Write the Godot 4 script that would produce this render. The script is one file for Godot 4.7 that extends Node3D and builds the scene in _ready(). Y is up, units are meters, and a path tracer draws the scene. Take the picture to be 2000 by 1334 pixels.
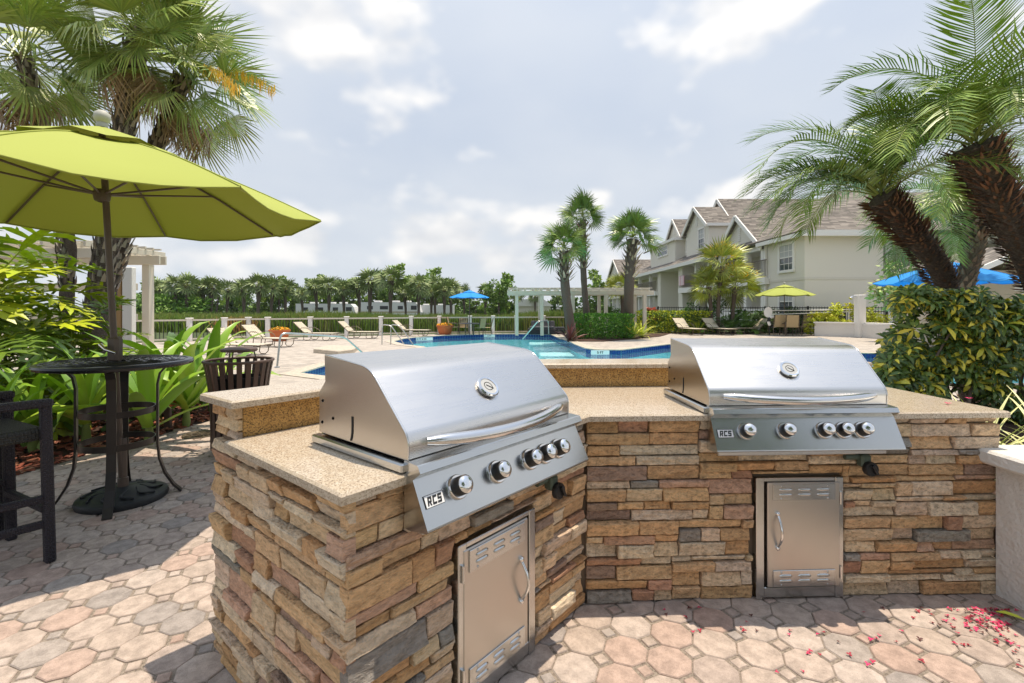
extends Node3D

# ---------- measuring: camera at eye height, level, shifted lens ----------
const F := 945.0
const HZ := 602.0
const EYE := 1.41
var rng := RandomNumberGenerator.new()
var M := {}
var used := {}
var swell := 1.0  # building drawings are in units of 1 / swell metres, measured from eye level

class MB:
	var v := PackedVector3Array()
	var n := PackedVector3Array()
	var uv := PackedVector2Array()
	var c := PackedColorArray()
	var ix := PackedInt32Array()
	var col := Color(1, 1, 1)

	func vert(p: Vector3, nn: Vector3, t: Vector2) -> int:
		v.append(p); n.append(nn); uv.append(t); c.append(col)
		return v.size() - 1

	func tri(a: Vector3, b: Vector3, d: Vector3) -> void:
		var nn := (b - a).cross(d - a).normalized()
		var i := v.size()
		vert(a, nn, Vector2(0, 0)); vert(b, nn, Vector2(1, 0)); vert(d, nn, Vector2(1, 1))
		ix.append(i); ix.append(i + 2); ix.append(i + 1)

	func quad(a: Vector3, b: Vector3, d: Vector3, e: Vector3) -> void:
		var nn := (d - a).cross(e - b).normalized()
		var i := v.size()
		vert(a, nn, Vector2(0, 0)); vert(b, nn, Vector2(1, 0)); vert(d, nn, Vector2(1, 1)); vert(e, nn, Vector2(0, 1))
		ix.append_array(PackedInt32Array([i, i + 2, i + 1, i, i + 3, i + 2]))

	func quad_out(a: Vector3, b: Vector3, d: Vector3, e: Vector3, inside: Vector3) -> void:
		if (d - a).cross(e - b).dot((a + b + d + e) * 0.25 - inside) >= 0.0:
			quad(a, b, d, e)
		else:
			quad(a, e, d, b)

	func tri_out(a: Vector3, b: Vector3, d: Vector3, inside: Vector3) -> void:
		if (b - a).cross(d - a).dot((a + b + d) / 3.0 - inside) >= 0.0:
			tri(a, b, d)
		else:
			tri(a, d, b)

	# box with chamfered edges
	func box(at: Vector3, s: Vector3, b := 0.0, xf := Transform3D()) -> void:
		var h := s * 0.5
		var mid := xf * at
		for ax in 3:
			var u := (ax + 1) % 3
			var w := (ax + 2) % 3
			for sg in [-1.0, 1.0]:
				var q := []
				for k in [[-1, -1], [1, -1], [1, 1], [-1, 1]]:
					var p := Vector3()
					p[ax] = sg * h[ax]; p[u] = k[0] * (h[u] - b); p[w] = k[1] * (h[w] - b)
					q.append(xf * (at + p))
				quad_out(q[0], q[1], q[2], q[3], mid)
			if b > 0.0:
				for su in [-1.0, 1.0]:
					for sw in [-1.0, 1.0]:
						var q := []
						for k in [[0, -1.0], [0, 1.0], [1, 1.0], [1, -1.0]]:
							var p := Vector3()
							p[ax] = k[1] * (h[ax] - b)
							p[u] = su * (h[u] - (b if k[0] == 1 else 0.0)); p[w] = sw * (h[w] - (b if k[0] == 0 else 0.0))
							q.append(xf * (at + p))
						quad_out(q[0], q[1], q[2], q[3], mid)
		if b > 0.0:
			for sx in [-1.0, 1.0]:
				for sy in [-1.0, 1.0]:
					for sz in [-1.0, 1.0]:
						tri_out(xf * (at + Vector3(sx * h.x, sy * (h.y - b), sz * (h.z - b))), xf * (at + Vector3(sx * (h.x - b), sy * h.y, sz * (h.z - b))), xf * (at + Vector3(sx * (h.x - b), sy * (h.y - b), sz * h.z)), mid)

	# rows of points; along a row the columns run counter-clockwise seen from outside
	func grid(rows: Array, shut := false, us := 1.0, vs := 1.0) -> void:
		var R := rows.size()
		var C: int = rows[0].size()
		var i0 := v.size()
		for r in R:
			var a: PackedVector3Array = rows[maxi(r - 1, 0)]
			var b: PackedVector3Array = rows[mini(r + 1, R - 1)]
			var m: PackedVector3Array = rows[r]
			for k in C:
				var l := m[(k - 1 + C) % C] if shut else m[maxi(k - 1, 0)]
				var g := m[(k + 1) % C] if shut else m[mini(k + 1, C - 1)]
				var nn := (g - l).cross(b[k] - a[k])
				if nn.length_squared() < 1e-16:
					nn = Vector3.UP
				vert(m[k], nn.normalized(), Vector2(us * k / (C if shut else C - 1), vs * r / (R - 1)))
		var CC := C if shut else C - 1
		for r in R - 1:
			for k in CC:
				var a := i0 + r * C + k
				var b := i0 + r * C + (k + 1) % C
				var d := b + C
				var e := a + C
				ix.append(a); ix.append(d); ix.append(b); ix.append(a); ix.append(e); ix.append(d)

	func tube(path: Array, radii: Array, sides := 8, caps := true, flat := 1.0) -> void:
		var rows := []
		var N := Vector3()
		for i in path.size():
			var t: Vector3 = (path[mini(i + 1, path.size() - 1)] - path[maxi(i - 1, 0)]).normalized()
			if i == 0:
				N = t.cross(Vector3.UP if absf(t.y) < 0.9 else Vector3.RIGHT).normalized()
			else:
				N = (N - t * N.dot(t)).normalized()
			var B := t.cross(N)
			var r: float = radii[mini(i, radii.size() - 1)]
			var ring := PackedVector3Array()
			for k in sides:
				var a := TAU * k / sides
				ring.append(path[i] + N * (cos(a) * r) + B * (sin(a) * r * flat))
			rows.append(ring)
		grid(rows, true, 1.0, 1.0)
		if caps:
			for e in [0, rows.size() - 1]:
				var ring: PackedVector3Array = rows[e]
				for k in sides:
					var a := ring[k]
					var b := ring[(k + 1) % sides]
					if e == 0:
						tri(path[e], b, a)
					else:
						tri(path[e], a, b)

	func rod(a: Vector3, b: Vector3, r: float, sides := 8) -> void:
		tube([a, b], [r], sides)

	# a bar of rectangular section from a to b
	func bar(a: Vector3, b: Vector3, w: float, t: float, up := Vector3.UP, bev := 0.0) -> void:
		var z := (b - a).normalized()
		var x := up.cross(z)
		if x.length() < 0.01:
			x = Vector3.RIGHT.cross(z)
		x = x.normalized()
		box(Vector3(), Vector3(w, t, a.distance_to(b)), bev, Transform3D(Basis(x, z.cross(x), z), (a + b) * 0.5))

	# profile of (radius, height) from the bottom up
	func lathe(prof: Array, sides := 24, xf := Transform3D()) -> void:
		var m := prof.size()
		var bn := []
		for i in m - 1:
			var d: Vector2 = prof[i + 1] - prof[i]
			bn.append(Vector2(d.y, -d.x).normalized())
		for i in m - 1:
			var n0: Vector2 = bn[i]
			var n1: Vector2 = bn[i]
			if i > 0 and bn[i - 1].dot(bn[i]) > 0.7:
				n0 = (bn[i - 1] + bn[i]).normalized()
			if i < m - 2 and bn[i + 1].dot(bn[i]) > 0.7:
				n1 = (bn[i + 1] + bn[i]).normalized()
			var i0 := v.size()
			for k in sides + 1:
				var a := TAU * k / sides
				var dir := Vector3(cos(a), 0, -sin(a))
				vert(xf * (dir * prof[i].x + Vector3(0, prof[i].y, 0)), (xf.basis * (dir * n0.x + Vector3(0, n0.y, 0))).normalized(), Vector2(float(k) / sides, prof[i].y))
				vert(xf * (dir * prof[i + 1].x + Vector3(0, prof[i + 1].y, 0)), (xf.basis * (dir * n1.x + Vector3(0, n1.y, 0))).normalized(), Vector2(float(k) / sides, prof[i + 1].y))
			for k in sides:
				var a := i0 + k * 2
				ix.append_array(PackedInt32Array([a, a + 3, a + 2, a, a + 1, a + 3]))

	# polygon in x/y pushed along z from z0 to z1
	func prism(poly: PackedVector2Array, z0: float, z1: float, xf := Transform3D(), caps := true) -> void:
		if Geometry2D.is_polygon_clockwise(poly):
			poly = poly.duplicate(); poly.reverse()
		var m := poly.size()
		for i in m:
			var a := poly[i]
			var b := poly[(i + 1) % m]
			quad(xf * Vector3(a.x, a.y, z0), xf * Vector3(b.x, b.y, z0), xf * Vector3(b.x, b.y, z1), xf * Vector3(a.x, a.y, z1))
		if caps:
			var t := Geometry2D.triangulate_polygon(poly)
			for i in range(0, t.size(), 3):
				var a := poly[t[i]]
				var b := poly[t[i + 1]]
				var d := poly[t[i + 2]]
				if (b - a).cross(d - a) < 0.0:
					var s := b; b = d; d = s
				tri(xf * Vector3(a.x, a.y, z1), xf * Vector3(b.x, b.y, z1), xf * Vector3(d.x, d.y, z1))
				tri(xf * Vector3(a.x, a.y, z0), xf * Vector3(d.x, d.y, z0), xf * Vector3(b.x, b.y, z0))

	# horizontal slab over a plan polygon (x, z), chamfered top edge
	func slab(plan: PackedVector2Array, y0: float, y1: float, bev := 0.0) -> void:
		if Geometry2D.is_polygon_clockwise(plan):
			plan = plan.duplicate(); plan.reverse()
		# plan is counter-clockwise in x/z: walked clockwise seen from above
		var m := plan.size()
		var inn := PackedVector2Array()
		for i in m:
			var a := plan[(i - 1 + m) % m]
			var p := plan[i]
			var b := plan[(i + 1) % m]
			var e0 := (p - a).normalized()
			var e1 := (b - p).normalized()
			var n0 := Vector2(-e0.y, e0.x)
			var n1 := Vector2(-e1.y, e1.x)
			var k := n0 + n1
			inn.append(p + k * (bev / maxf(0.3, 1.0 + n0.dot(n1))))
		for i in m:
			var j := (i + 1) % m
			var a := plan[i]
			var b := plan[j]
			quad(Vector3(b.x, y0, b.y), Vector3(a.x, y0, a.y), Vector3(a.x, y1 - bev, a.y), Vector3(b.x, y1 - bev, b.y))
			if bev > 0.0:
				quad(Vector3(b.x, y1 - bev, b.y), Vector3(a.x, y1 - bev, a.y), Vector3(inn[i].x, y1, inn[i].y), Vector3(inn[j].x, y1, inn[j].y))
		var top := inn if bev > 0.0 else plan
		var t := Geometry2D.triangulate_polygon(top)
		for i in range(0, t.size(), 3):
			for up in [true, false]:
				var q := top if up else plan
				var y := y1 if up else y0
				var a := Vector3(q[t[i]].x, y, q[t[i]].y)
				var b := Vector3(q[t[i + 1]].x, y, q[t[i + 1]].y)
				var d := Vector3(q[t[i + 2]].x, y, q[t[i + 2]].y)
				if ((b - a).cross(d - a).y > 0.0) == up:
					tri(a, b, d)
				else:
					tri(a, d, b)

	# tapered folded leaf along a path; up vectors give its face
	func blade(path: Array, ups: Array, widths: Array, fold := 0.15) -> void:
		var m := path.size()
		var i0 := v.size()
		for i in m:
			var t: Vector3 = (path[mini(i + 1, m - 1)] - path[maxi(i - 1, 0)]).normalized()
			var up: Vector3 = ups[mini(i, ups.size() - 1)]
			var s := t.cross(up).normalized()
			var nn := s.cross(t).normalized()
			var w: float = widths[i]
			vert(path[i] - s * w + nn * (w * fold), (nn - s * fold * -1.0).normalized(), Vector2(0, float(i) / (m - 1)))
			vert(path[i], nn, Vector2(0.5, float(i) / (m - 1)))
			vert(path[i] + s * w + nn * (w * fold), (nn - s * fold).normalized(), Vector2(1, float(i) / (m - 1)))
		for i in m - 1:
			for k in 2:
				var a := i0 + i * 3 + k
				ix.append(a); ix.append(a + 4); ix.append(a + 1); ix.append(a); ix.append(a + 3); ix.append(a + 4)

	# cheap pointed strip: two triangles pairs
	func strip(a: Vector3, b: Vector3, d: Vector3, side: Vector3, w0: float, w1: float) -> void:
		var nn := side.cross(b - a)
		nn = nn.normalized() if nn.length_squared() > 1e-14 else Vector3.UP
		var i := v.size()
		vert(a - side * w0, nn, Vector2(0, 0)); vert(a + side * w0, nn, Vector2(1, 0))
		vert(b - side * w1, nn, Vector2(0, 0.5)); vert(b + side * w1, nn, Vector2(1, 0.5)); vert(d, nn, Vector2(0.5, 1))
		ix.append_array(PackedInt32Array([i, i + 3, i + 1, i, i + 2, i + 3, i + 2, i + 4, i + 3]))

	func mesh() -> ArrayMesh:
		var am := ArrayMesh.new()
		var arr := []
		arr.resize(Mesh.ARRAY_MAX)
		arr[Mesh.ARRAY_VERTEX] = v; arr[Mesh.ARRAY_NORMAL] = n; arr[Mesh.ARRAY_TEX_UV] = uv; arr[Mesh.ARRAY_COLOR] = c; arr[Mesh.ARRAY_INDEX] = ix
		am.add_surface_from_arrays(Mesh.PRIMITIVE_TRIANGLES, arr)
		return am

# a place on the level ground (or at height h) and a place at a depth
func G(px: float, py: float, h := 0.0) -> Vector3:
	var d := (EYE - h) * F / (py - HZ)
	return Vector3((px - 1000.0) / F * d, h, -d)

func P(px: float, py: float, d: float) -> Vector3:
	return Vector3((px - 1000.0) / F * d, EYE - (py - HZ) / F * d, -d)

func numbered(called: String) -> String:
	var k: int = used.get(called, 0)
	used[called] = k + 1
	return called if k == 0 else "%s_%03d" % [called, k]

func tag(o: Node3D, label: String, category: String, group := "", kind := "") -> Node3D:
	if label: o.set_meta("label", label)
	if category: o.set_meta("category", category)
	if group: o.set_meta("group", group)
	if kind: o.set_meta("kind", kind)
	return o

func thing(called: String, label: String, category: String, at := Vector3(), turn := 0.0, group := "") -> Node3D:
	var o := Node3D.new()
	o.name = numbered(called)
	add_child(o)
	o.position = at
	o.rotation.y = turn
	tag(o, label, category, group)
	return o

func place(mesh: Mesh, called: String, mat: Material, parent: Node3D = null, xf := Transform3D()) -> MeshInstance3D:
	var o := MeshInstance3D.new()
	o.mesh = mesh
	o.material_override = mat
	o.transform = xf
	if parent:
		o.name = called
		parent.add_child(o, true)
	else:
		o.name = numbered(called)
		add_child(o)
	return o

func put(mb: MB, called: String, mat: Material, parent: Node3D = null, xf := Transform3D()) -> MeshInstance3D:
	if swell != 1.0:
		for i in mb.v.size():
			mb.v[i] = Vector3(mb.v[i].x * swell, EYE + (mb.v[i].y - EYE) * swell, mb.v[i].z * swell)
	return place(mb.mesh(), called, mat, parent, xf)

func struct(mb: MB, called: String, mat: Material) -> MeshInstance3D:
	var o := put(mb, called, mat)
	o.set_meta("kind", "structure")
	return o

func dup(src: Node3D, at: Vector3, turn: float, label: String, size := 1.0) -> Node3D:
	var o: Node3D = src.duplicate()
	o.name = numbered(str(src.name).rstrip("0123456789").rstrip("_"))
	add_child(o)
	o.position = at
	o.rotation = Vector3(0, turn, 0)
	o.scale = Vector3.ONE * size
	o.set_meta("label", label)
	return o

func scatter(mesh: Mesh, called: String, mat: Material, xfs: Array, cols := [], parent: Node3D = null) -> MultiMeshInstance3D:
	var mm := MultiMesh.new()
	mm.transform_format = MultiMesh.TRANSFORM_3D
	mm.use_colors = cols.size() > 0
	mm.mesh = mesh
	mm.instance_count = xfs.size()
	for i in xfs.size():
		mm.set_instance_transform(i, xfs[i])
		if cols.size(): mm.set_instance_color(i, cols[i])
	var o := MultiMeshInstance3D.new()
	o.multimesh = mm
	o.material_override = mat
	o.set_meta("kind", "stuff")
	if parent:
		o.name = called
		parent.add_child(o, true)
	else:
		o.name = numbered(called)
		add_child(o)
	return o

func rr(a: float, b: float) -> float:
	return rng.randf_range(a, b)

func jit(c: Color, k: float) -> Color:
	var f := 1.0 + rr(-k, k)
	return Color(c.r * f * (1.0 + rr(-k, k) * 0.3), c.g * f, c.b * f * (1.0 + rr(-k, k) * 0.3))

func turned(y: float, at := Vector3()) -> Transform3D:
	return Transform3D(Basis(Vector3.UP, y), at)

# ---------- textures ----------
func nz(size: int, freq: float, kind: int, octaves: int, sd: int) -> PackedByteArray:
	var f := FastNoiseLite.new()
	f.seed = sd
	f.noise_type = kind
	f.frequency = freq
	f.fractal_octaves = octaves
	f.fractal_type = FastNoiseLite.FRACTAL_FBM if octaves > 1 else FastNoiseLite.FRACTAL_NONE
	if kind == FastNoiseLite.TYPE_CELLULAR:
		f.cellular_return_type = FastNoiseLite.RETURN_CELL_VALUE
	var im := f.get_seamless_image(size, size)
	im.convert(Image.FORMAT_L8)
	return im.get_data()

func grey(size: int, freq: float, kind: int, octaves: int, sd: int) -> ImageTexture:
	return ImageTexture.create_from_image(Image.create_from_data(size, size, false, Image.FORMAT_L8, nz(size, freq, kind, octaves, sd)))

func painted(size: int, at: Callable) -> ImageTexture:
	var data := PackedByteArray()
	data.resize(size * size * 3)
	for i in size * size:
		var c: Color = at.call(i)
		data[i * 3] = int(clampf(c.r, 0, 1) * 255.0); data[i * 3 + 1] = int(clampf(c.g, 0, 1) * 255.0); data[i * 3 + 2] = int(clampf(c.b, 0, 1) * 255.0)
	return ImageTexture.create_from_image(Image.create_from_data(size, size, false, Image.FORMAT_RGB8, data))

func mat(called: String, c: Color, rough := 0.7, metal := 0.0, vc := false) -> StandardMaterial3D:
	var m := StandardMaterial3D.new()
	m.resource_name = called
	m.albedo_color = c.linear_to_srgb()
	m.roughness = rough
	m.metallic = metal
	m.vertex_color_use_as_albedo = vc
	m.cull_mode = BaseMaterial3D.CULL_DISABLED
	M[called] = m
	return m

func tex(m: StandardMaterial3D, albedo: Texture2D, bump: Texture2D, scale: Vector3, depth := 0.0, world := true) -> void:
	m.albedo_texture = albedo
	if bump:
		m.heightmap_enabled = true
		m.heightmap_texture = bump
		m.heightmap_scale = depth
	m.uv1_triplanar = true
	m.uv1_world_triplanar = world
	m.uv1_scale = scale

func leafy(called: String, through := 0.35, rough := 0.45) -> StandardMaterial3D:
	var m := mat(called, Color(1.75, 1.75, 1.75), rough, 0.0, true)
	m.backlight_enabled = true
	m.backlight = Color(through * 0.85, through, through * 0.4)
	return m

func make_materials() -> void:
	const SM := FastNoiseLite.TYPE_SIMPLEX_SMOOTH
	const CE := FastNoiseLite.TYPE_CELLULAR
	var S := 512
	var a := nz(S, 0.012, SM, 4, 11)
	var b := nz(S, 0.055, SM, 3, 12)
	var e := nz(S, 0.11, SM, 2, 13)
	var cell := nz(S, 0.09, CE, 1, 14)
	var fine := nz(S, 0.4, SM, 2, 15)
	var b2 := nz(S, 0.02, SM, 4, 16)
	# gold granite: cream and tan clouds, brown flecks
	var gr := painted(S, func(i: int) -> Color:
		var k := a[i] / 255.0 * 0.75 + cell[i] / 255.0 * 0.25
		var c := Color(0.74, 0.68, 0.60).lerp(Color(0.87, 0.845, 0.80), k)
		c = c.lerp(Color(0.94, 0.90, 0.84), clampf((e[i] / 255.0 - 0.60) * 4.0, 0, 0.7))
		var dark := clampf((b[i] / 255.0 * 0.6 + e[i] / 255.0 * 0.4 - 0.585) * 9.0, 0, 1) * clampf((fine[i] / 255.0 - 0.25) * 4.0, 0, 1)
		return c.lerp(Color(0.30, 0.22, 0.16), dark * 0.8))
	var m := mat("granite", Color(1, 1, 1), 0.22)
	tex(m, gr, null, Vector3(3.4, 3.4, 3.4))
	m.albedo_color = Color(0.93, 0.91, 0.88)
	# rougher honed face of the same stone (the upright splash)
	m = mat("granite_splash", Color(1, 1, 1), 0.35)
	var gs := painted(S, func(i: int) -> Color:
		var c := Color(0.66, 0.53, 0.33).lerp(Color(0.86, 0.75, 0.55), a[i] / 255.0)
		var dark := clampf((b[i] / 255.0 * 0.5 + e[i] / 255.0 * 0.5 - 0.545) * 9.0, 0, 1)
		return c.lerp(Color(0.22, 0.16, 0.10), dark * 0.9))
	tex(m, gs, null, Vector3(2.6, 2.6, 2.6))
	m.albedo_color = Color(0.95, 0.88, 0.72)
	# cultured ledge stone: tint comes from each stone, grain from here
	var st := painted(S, func(i: int) -> Color:
		var k := 0.74 + 0.30 * (a[i] / 255.0) + 0.20 * (b[i] / 255.0 - 0.5) + 0.16 * (fine[i] / 255.0 - 0.5)
		var warm := (e[i] / 255.0 - 0.5) * 0.10
		var c := Color(k + warm, k, k - warm)
		var smoke := clampf((b2[i] / 255.0 - 0.60) * 4.0, 0, 1)
		return c.lerp(Color(0.50, 0.48, 0.46), smoke * 0.55))
	var hs := painted(S, func(i: int) -> Color:
		var k := a[i] / 255.0 * 0.5 + b[i] / 255.0 * 0.3 + fine[i] / 255.0 * 0.2
		return Color(k, k, k))
	m = mat("ledge_stone", Color(1, 1, 1), 0.85, 0.0, true)
	tex(m, st, hs, Vector3(2.6, 4.6, 2.6), 1.7)
	m.vertex_color_use_as_albedo = true
	m = mat("mortar", Color(0.17, 0.125, 0.085), 0.95)
	# pavers
	var pv := painted(S, func(i: int) -> Color:
		var k := 0.80 + 0.22 * (a[i] / 255.0) + 0.22 * (fine[i] / 255.0 - 0.5) + 0.10 * (b[i] / 255.0 - 0.5)
		if fine[i] < 62: k *= 0.72
		return Color(k, k * 0.995, k * 0.985))
	m = mat("paver", Color(1, 1, 1), 0.9, 0.0, true)
	tex(m, pv, hs, Vector3(2.0, 2.0, 2.0), 0.35)
	m = mat("paver_joint", Color(0.34, 0.285, 0.235), 0.95)
	tex(m, st, hs, Vector3(6, 6, 6), 0.5)
	m = mat("deck", Color(0.50, 0.45, 0.40), 0.85)
	tex(m, pv, hs, Vector3(0.35, 0.35, 0.35), 0.2)
	m = mat("coping", Color(0.60, 0.535, 0.44), 0.7)
	tex(m, pv, hs, Vector3(1.2, 1.2, 1.2), 0.2)
	m = mat("lawn", Color(0.06, 0.09, 0.02), 0.95)
	tex(m, st, hs, Vector3(0.2, 0.2, 0.2), 2.0)
	m = mat("soil", Color(0.09, 0.045, 0.028), 0.95)
	tex(m, st, hs, Vector3(4, 4, 4), 2.0)
	mat("mulch_chip", Color(1, 1, 1), 0.85, 0.0, true)
	# stainless steel
	var br := painted(256, func(i: int) -> Color:
		var j := (i / 256) * 512 + (i % 256)
		var k := 0.47 + 0.10 * (fine[((i / 256) * 2) * 512 + (i % 256) / 24] / 255.0) + 0.09 * pow(b2[j] / 255.0, 2.0)
		return Color(k, k, k))
	mat("steel_side", Color(0.52, 0.49, 0.45), 0.26, 1.0)
	m = mat("steel", Color(0.70, 0.685, 0.665), 0.52, 1.0)
	m.roughness_texture = br
	m.uv1_triplanar = true
	m.uv1_scale = Vector3(0.6, 3.0, 3.0)
	m = mat("steel_panel", Color(0.56, 0.565, 0.555), 0.40, 1.0)
	m.roughness_texture = br
	m.uv1_triplanar = true
	m.uv1_scale = Vector3(0.6, 3.0, 3.0)
	m = mat("steel_door", Color(0.56, 0.535, 0.50), 0.62, 1.0)
	m.roughness_texture = br
	m.uv1_triplanar = true
	m.uv1_scale = Vector3(1.6, 1.2, 1.6)
	mat("chrome", Color(0.82, 0.82, 0.82), 0.04, 1.0)
	mat("satin_chrome", Color(0.72, 0.71, 0.70), 0.16, 1.0)
	mat("black_plastic", Color(0.012, 0.012, 0.013), 0.35)
	mat("dark_gap", Color(0.01, 0.01, 0.01), 0.9)
	mat("dial_face", Color(0.45, 0.46, 0.46), 0.4)
	mat("white_print", Color(0.82, 0.82, 0.82), 0.4)
	mat("old_brass", Color(0.10, 0.13, 0.10), 0.6, 0.4)
	# painted and woven things
	m = mat("lime_canvas", Color(0.33, 0.375, 0.065), 0.8)
	m.backlight_enabled = true
	m.backlight = Color(0.185, 0.20, 0.002)
	m = mat("blue_canvas", Color(0.01, 0.27, 0.72), 0.8)
	m.backlight_enabled = true
	m.backlight = Color(0.04, 0.2, 0.5)
	mat("bronze_metal", Color(0.115, 0.088, 0.070), 0.4, 0.2)
	mat("dark_bronze", Color(0.022, 0.018, 0.016), 0.35, 0.2)
	mat("brown_enamel", Color(0.085, 0.050, 0.036), 0.5)
	mat("finial_grey", Color(0.42, 0.42, 0.38), 0.6)
	var wk := painted(128, func(i: int) -> Color:
		var x := i % 128
		var y := i / 128
		var k := 0.0
		if ((x / 16) + (y / 16)) % 2 == 0: k = sin(PI * (y % 16) / 16.0)
		else: k = sin(PI * (x % 16) / 16.0)
		return Color(k, k, k))
	m = mat("wicker", Color(0.020, 0.016, 0.024), 0.5)
	tex(m, null, wk, Vector3(11, 11, 11), 0.6, false)
	m = mat("wicker_seat", Color(0.030, 0.030, 0.026), 0.6)
	tex(m, null, wk, Vector3(8, 8, 8), 0.8, false)
	m = mat("table_metal", Color(0.016, 0.017, 0.020), 0.26, 0.3)
	mat("black_base", Color(0.014, 0.017, 0.020), 0.5)
	m = mat("white_paint", Color(0.76, 0.74, 0.70), 0.5)
	m = mat("stucco_white", Color(0.66, 0.64, 0.60), 0.9)
	tex(m, null, hs, Vector3(1.4, 1.4, 1.4), 1.2)
	m = mat("cream_paint", Color(0.62, 0.57, 0.47), 0.6)
	m = mat("tan_wood", Color(0.36, 0.22, 0.09), 0.7)
	m = mat("cream_strap", Color(0.62, 0.55, 0.42), 0.55)
	m.backlight_enabled = true
	m.backlight = Color(0.2, 0.18, 0.12)
	mat("tan_mesh", Color(0.40, 0.30, 0.16), 0.7)
	mat("bronze_frame", Color(0.13, 0.10, 0.07), 0.4, 0.3)
	mat("terracotta", Color(0.50, 0.14, 0.045), 0.75)
	mat("black_iron", Color(0.012, 0.012, 0.013), 0.45)
	mat("galvanised", Color(0.55, 0.55, 0.53), 0.3, 1.0)
	# building
	m = mat("siding", Color(0.72, 0.685, 0.60), 0.85)
	m = mat("siding_deep", Color(0.66, 0.625, 0.545), 0.85)
	m = mat("trim_white", Color(0.80, 0.78, 0.74), 0.6)
	var sh := painted(256, func(i: int) -> Color:
		var x := i % 256
		var y := i / 256
		var row := y / 16
		var cx := (x + (row % 2) * 13 + (row * 37) % 11) / 26
		var k := 0.62 + 0.34 * fposmod(sin(cx * 12.9898 + row * 78.233) * 43758.5453, 1.0)
		if y % 16 < 2: k *= 0.6
		return Color(k, k * 0.97, k * 0.93))
	m = mat("shingle", Color(0.30, 0.285, 0.275), 0.95)
	m.albedo_texture = sh
	mat("window_glass", Color(0.06, 0.075, 0.085), 0.05)
	mat("blind", Color(0.45, 0.46, 0.46), 0.7)
	mat("dark_opening", Color(0.05, 0.05, 0.05), 0.8)
	# pool
	m = mat("pool_plaster", Color(0.20, 0.68, 0.74), 0.7)
	mat("pool_step", Color(0.36, 0.74, 0.78), 0.7)
	mat("blue_tile", Color(0.012, 0.045, 0.22), 0.15, 0.0, false)
	mat("tile_grout", Color(0.35, 0.45, 0.55), 0.7)
	m = mat("water", Color(0.55, 0.85, 0.9), 0.03)
	m.albedo_color.a = 0.08
	m.metallic_specular = 0.36
	m.transparency = BaseMaterial3D.TRANSPARENCY_ALPHA
	m.heightmap_enabled = true
	m.heightmap_texture = grey(256, 0.02, SM, 2, 77)
	m.heightmap_scale = 1.2
	m.uv1_triplanar = true
	m.uv1_world_triplanar = true
	m.uv1_scale = Vector3(0.5, 0.5, 0.5)
	# plants
	leafy("fan_leaf", 0.35, 0.4)
	leafy("frond_leaf", 0.32, 0.42)
	leafy("broad_leaf", 0.42, 0.35)
	leafy("hedge_leaf", 0.3, 0.38)
	leafy("tree_leaf", 0.3, 0.6)
	leafy("petal_red", 0.3, 0.6)
	var bk := painted(256, func(i: int) -> Color:
		var k := 0.45 + 0.6 * (b[(i / 256) * 512 + (i % 256)] / 255.0) + 0.2 * (fine[(i / 256) * 512 + (i % 256)] / 255.0 - 0.5)
		return Color(k, k, k))
	m = mat("bark", Color(0.24, 0.185, 0.145), 0.95, 0.0, true)
	tex(m, bk, hs, Vector3(2.5, 7.0, 2.5), 3.0)
	m = mat("boot", Color(1, 1, 1), 0.9, 0.0, true)
	mat("rv_white", Color(0.74, 0.74, 0.73), 0.4)
	mat("rv_dark", Color(0.05, 0.05, 0.055), 0.3)
	mat("rubber", Color(0.02, 0.02, 0.02), 0.8)
	mat("grey_cloth", Color(0.07, 0.07, 0.08), 0.85)

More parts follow.
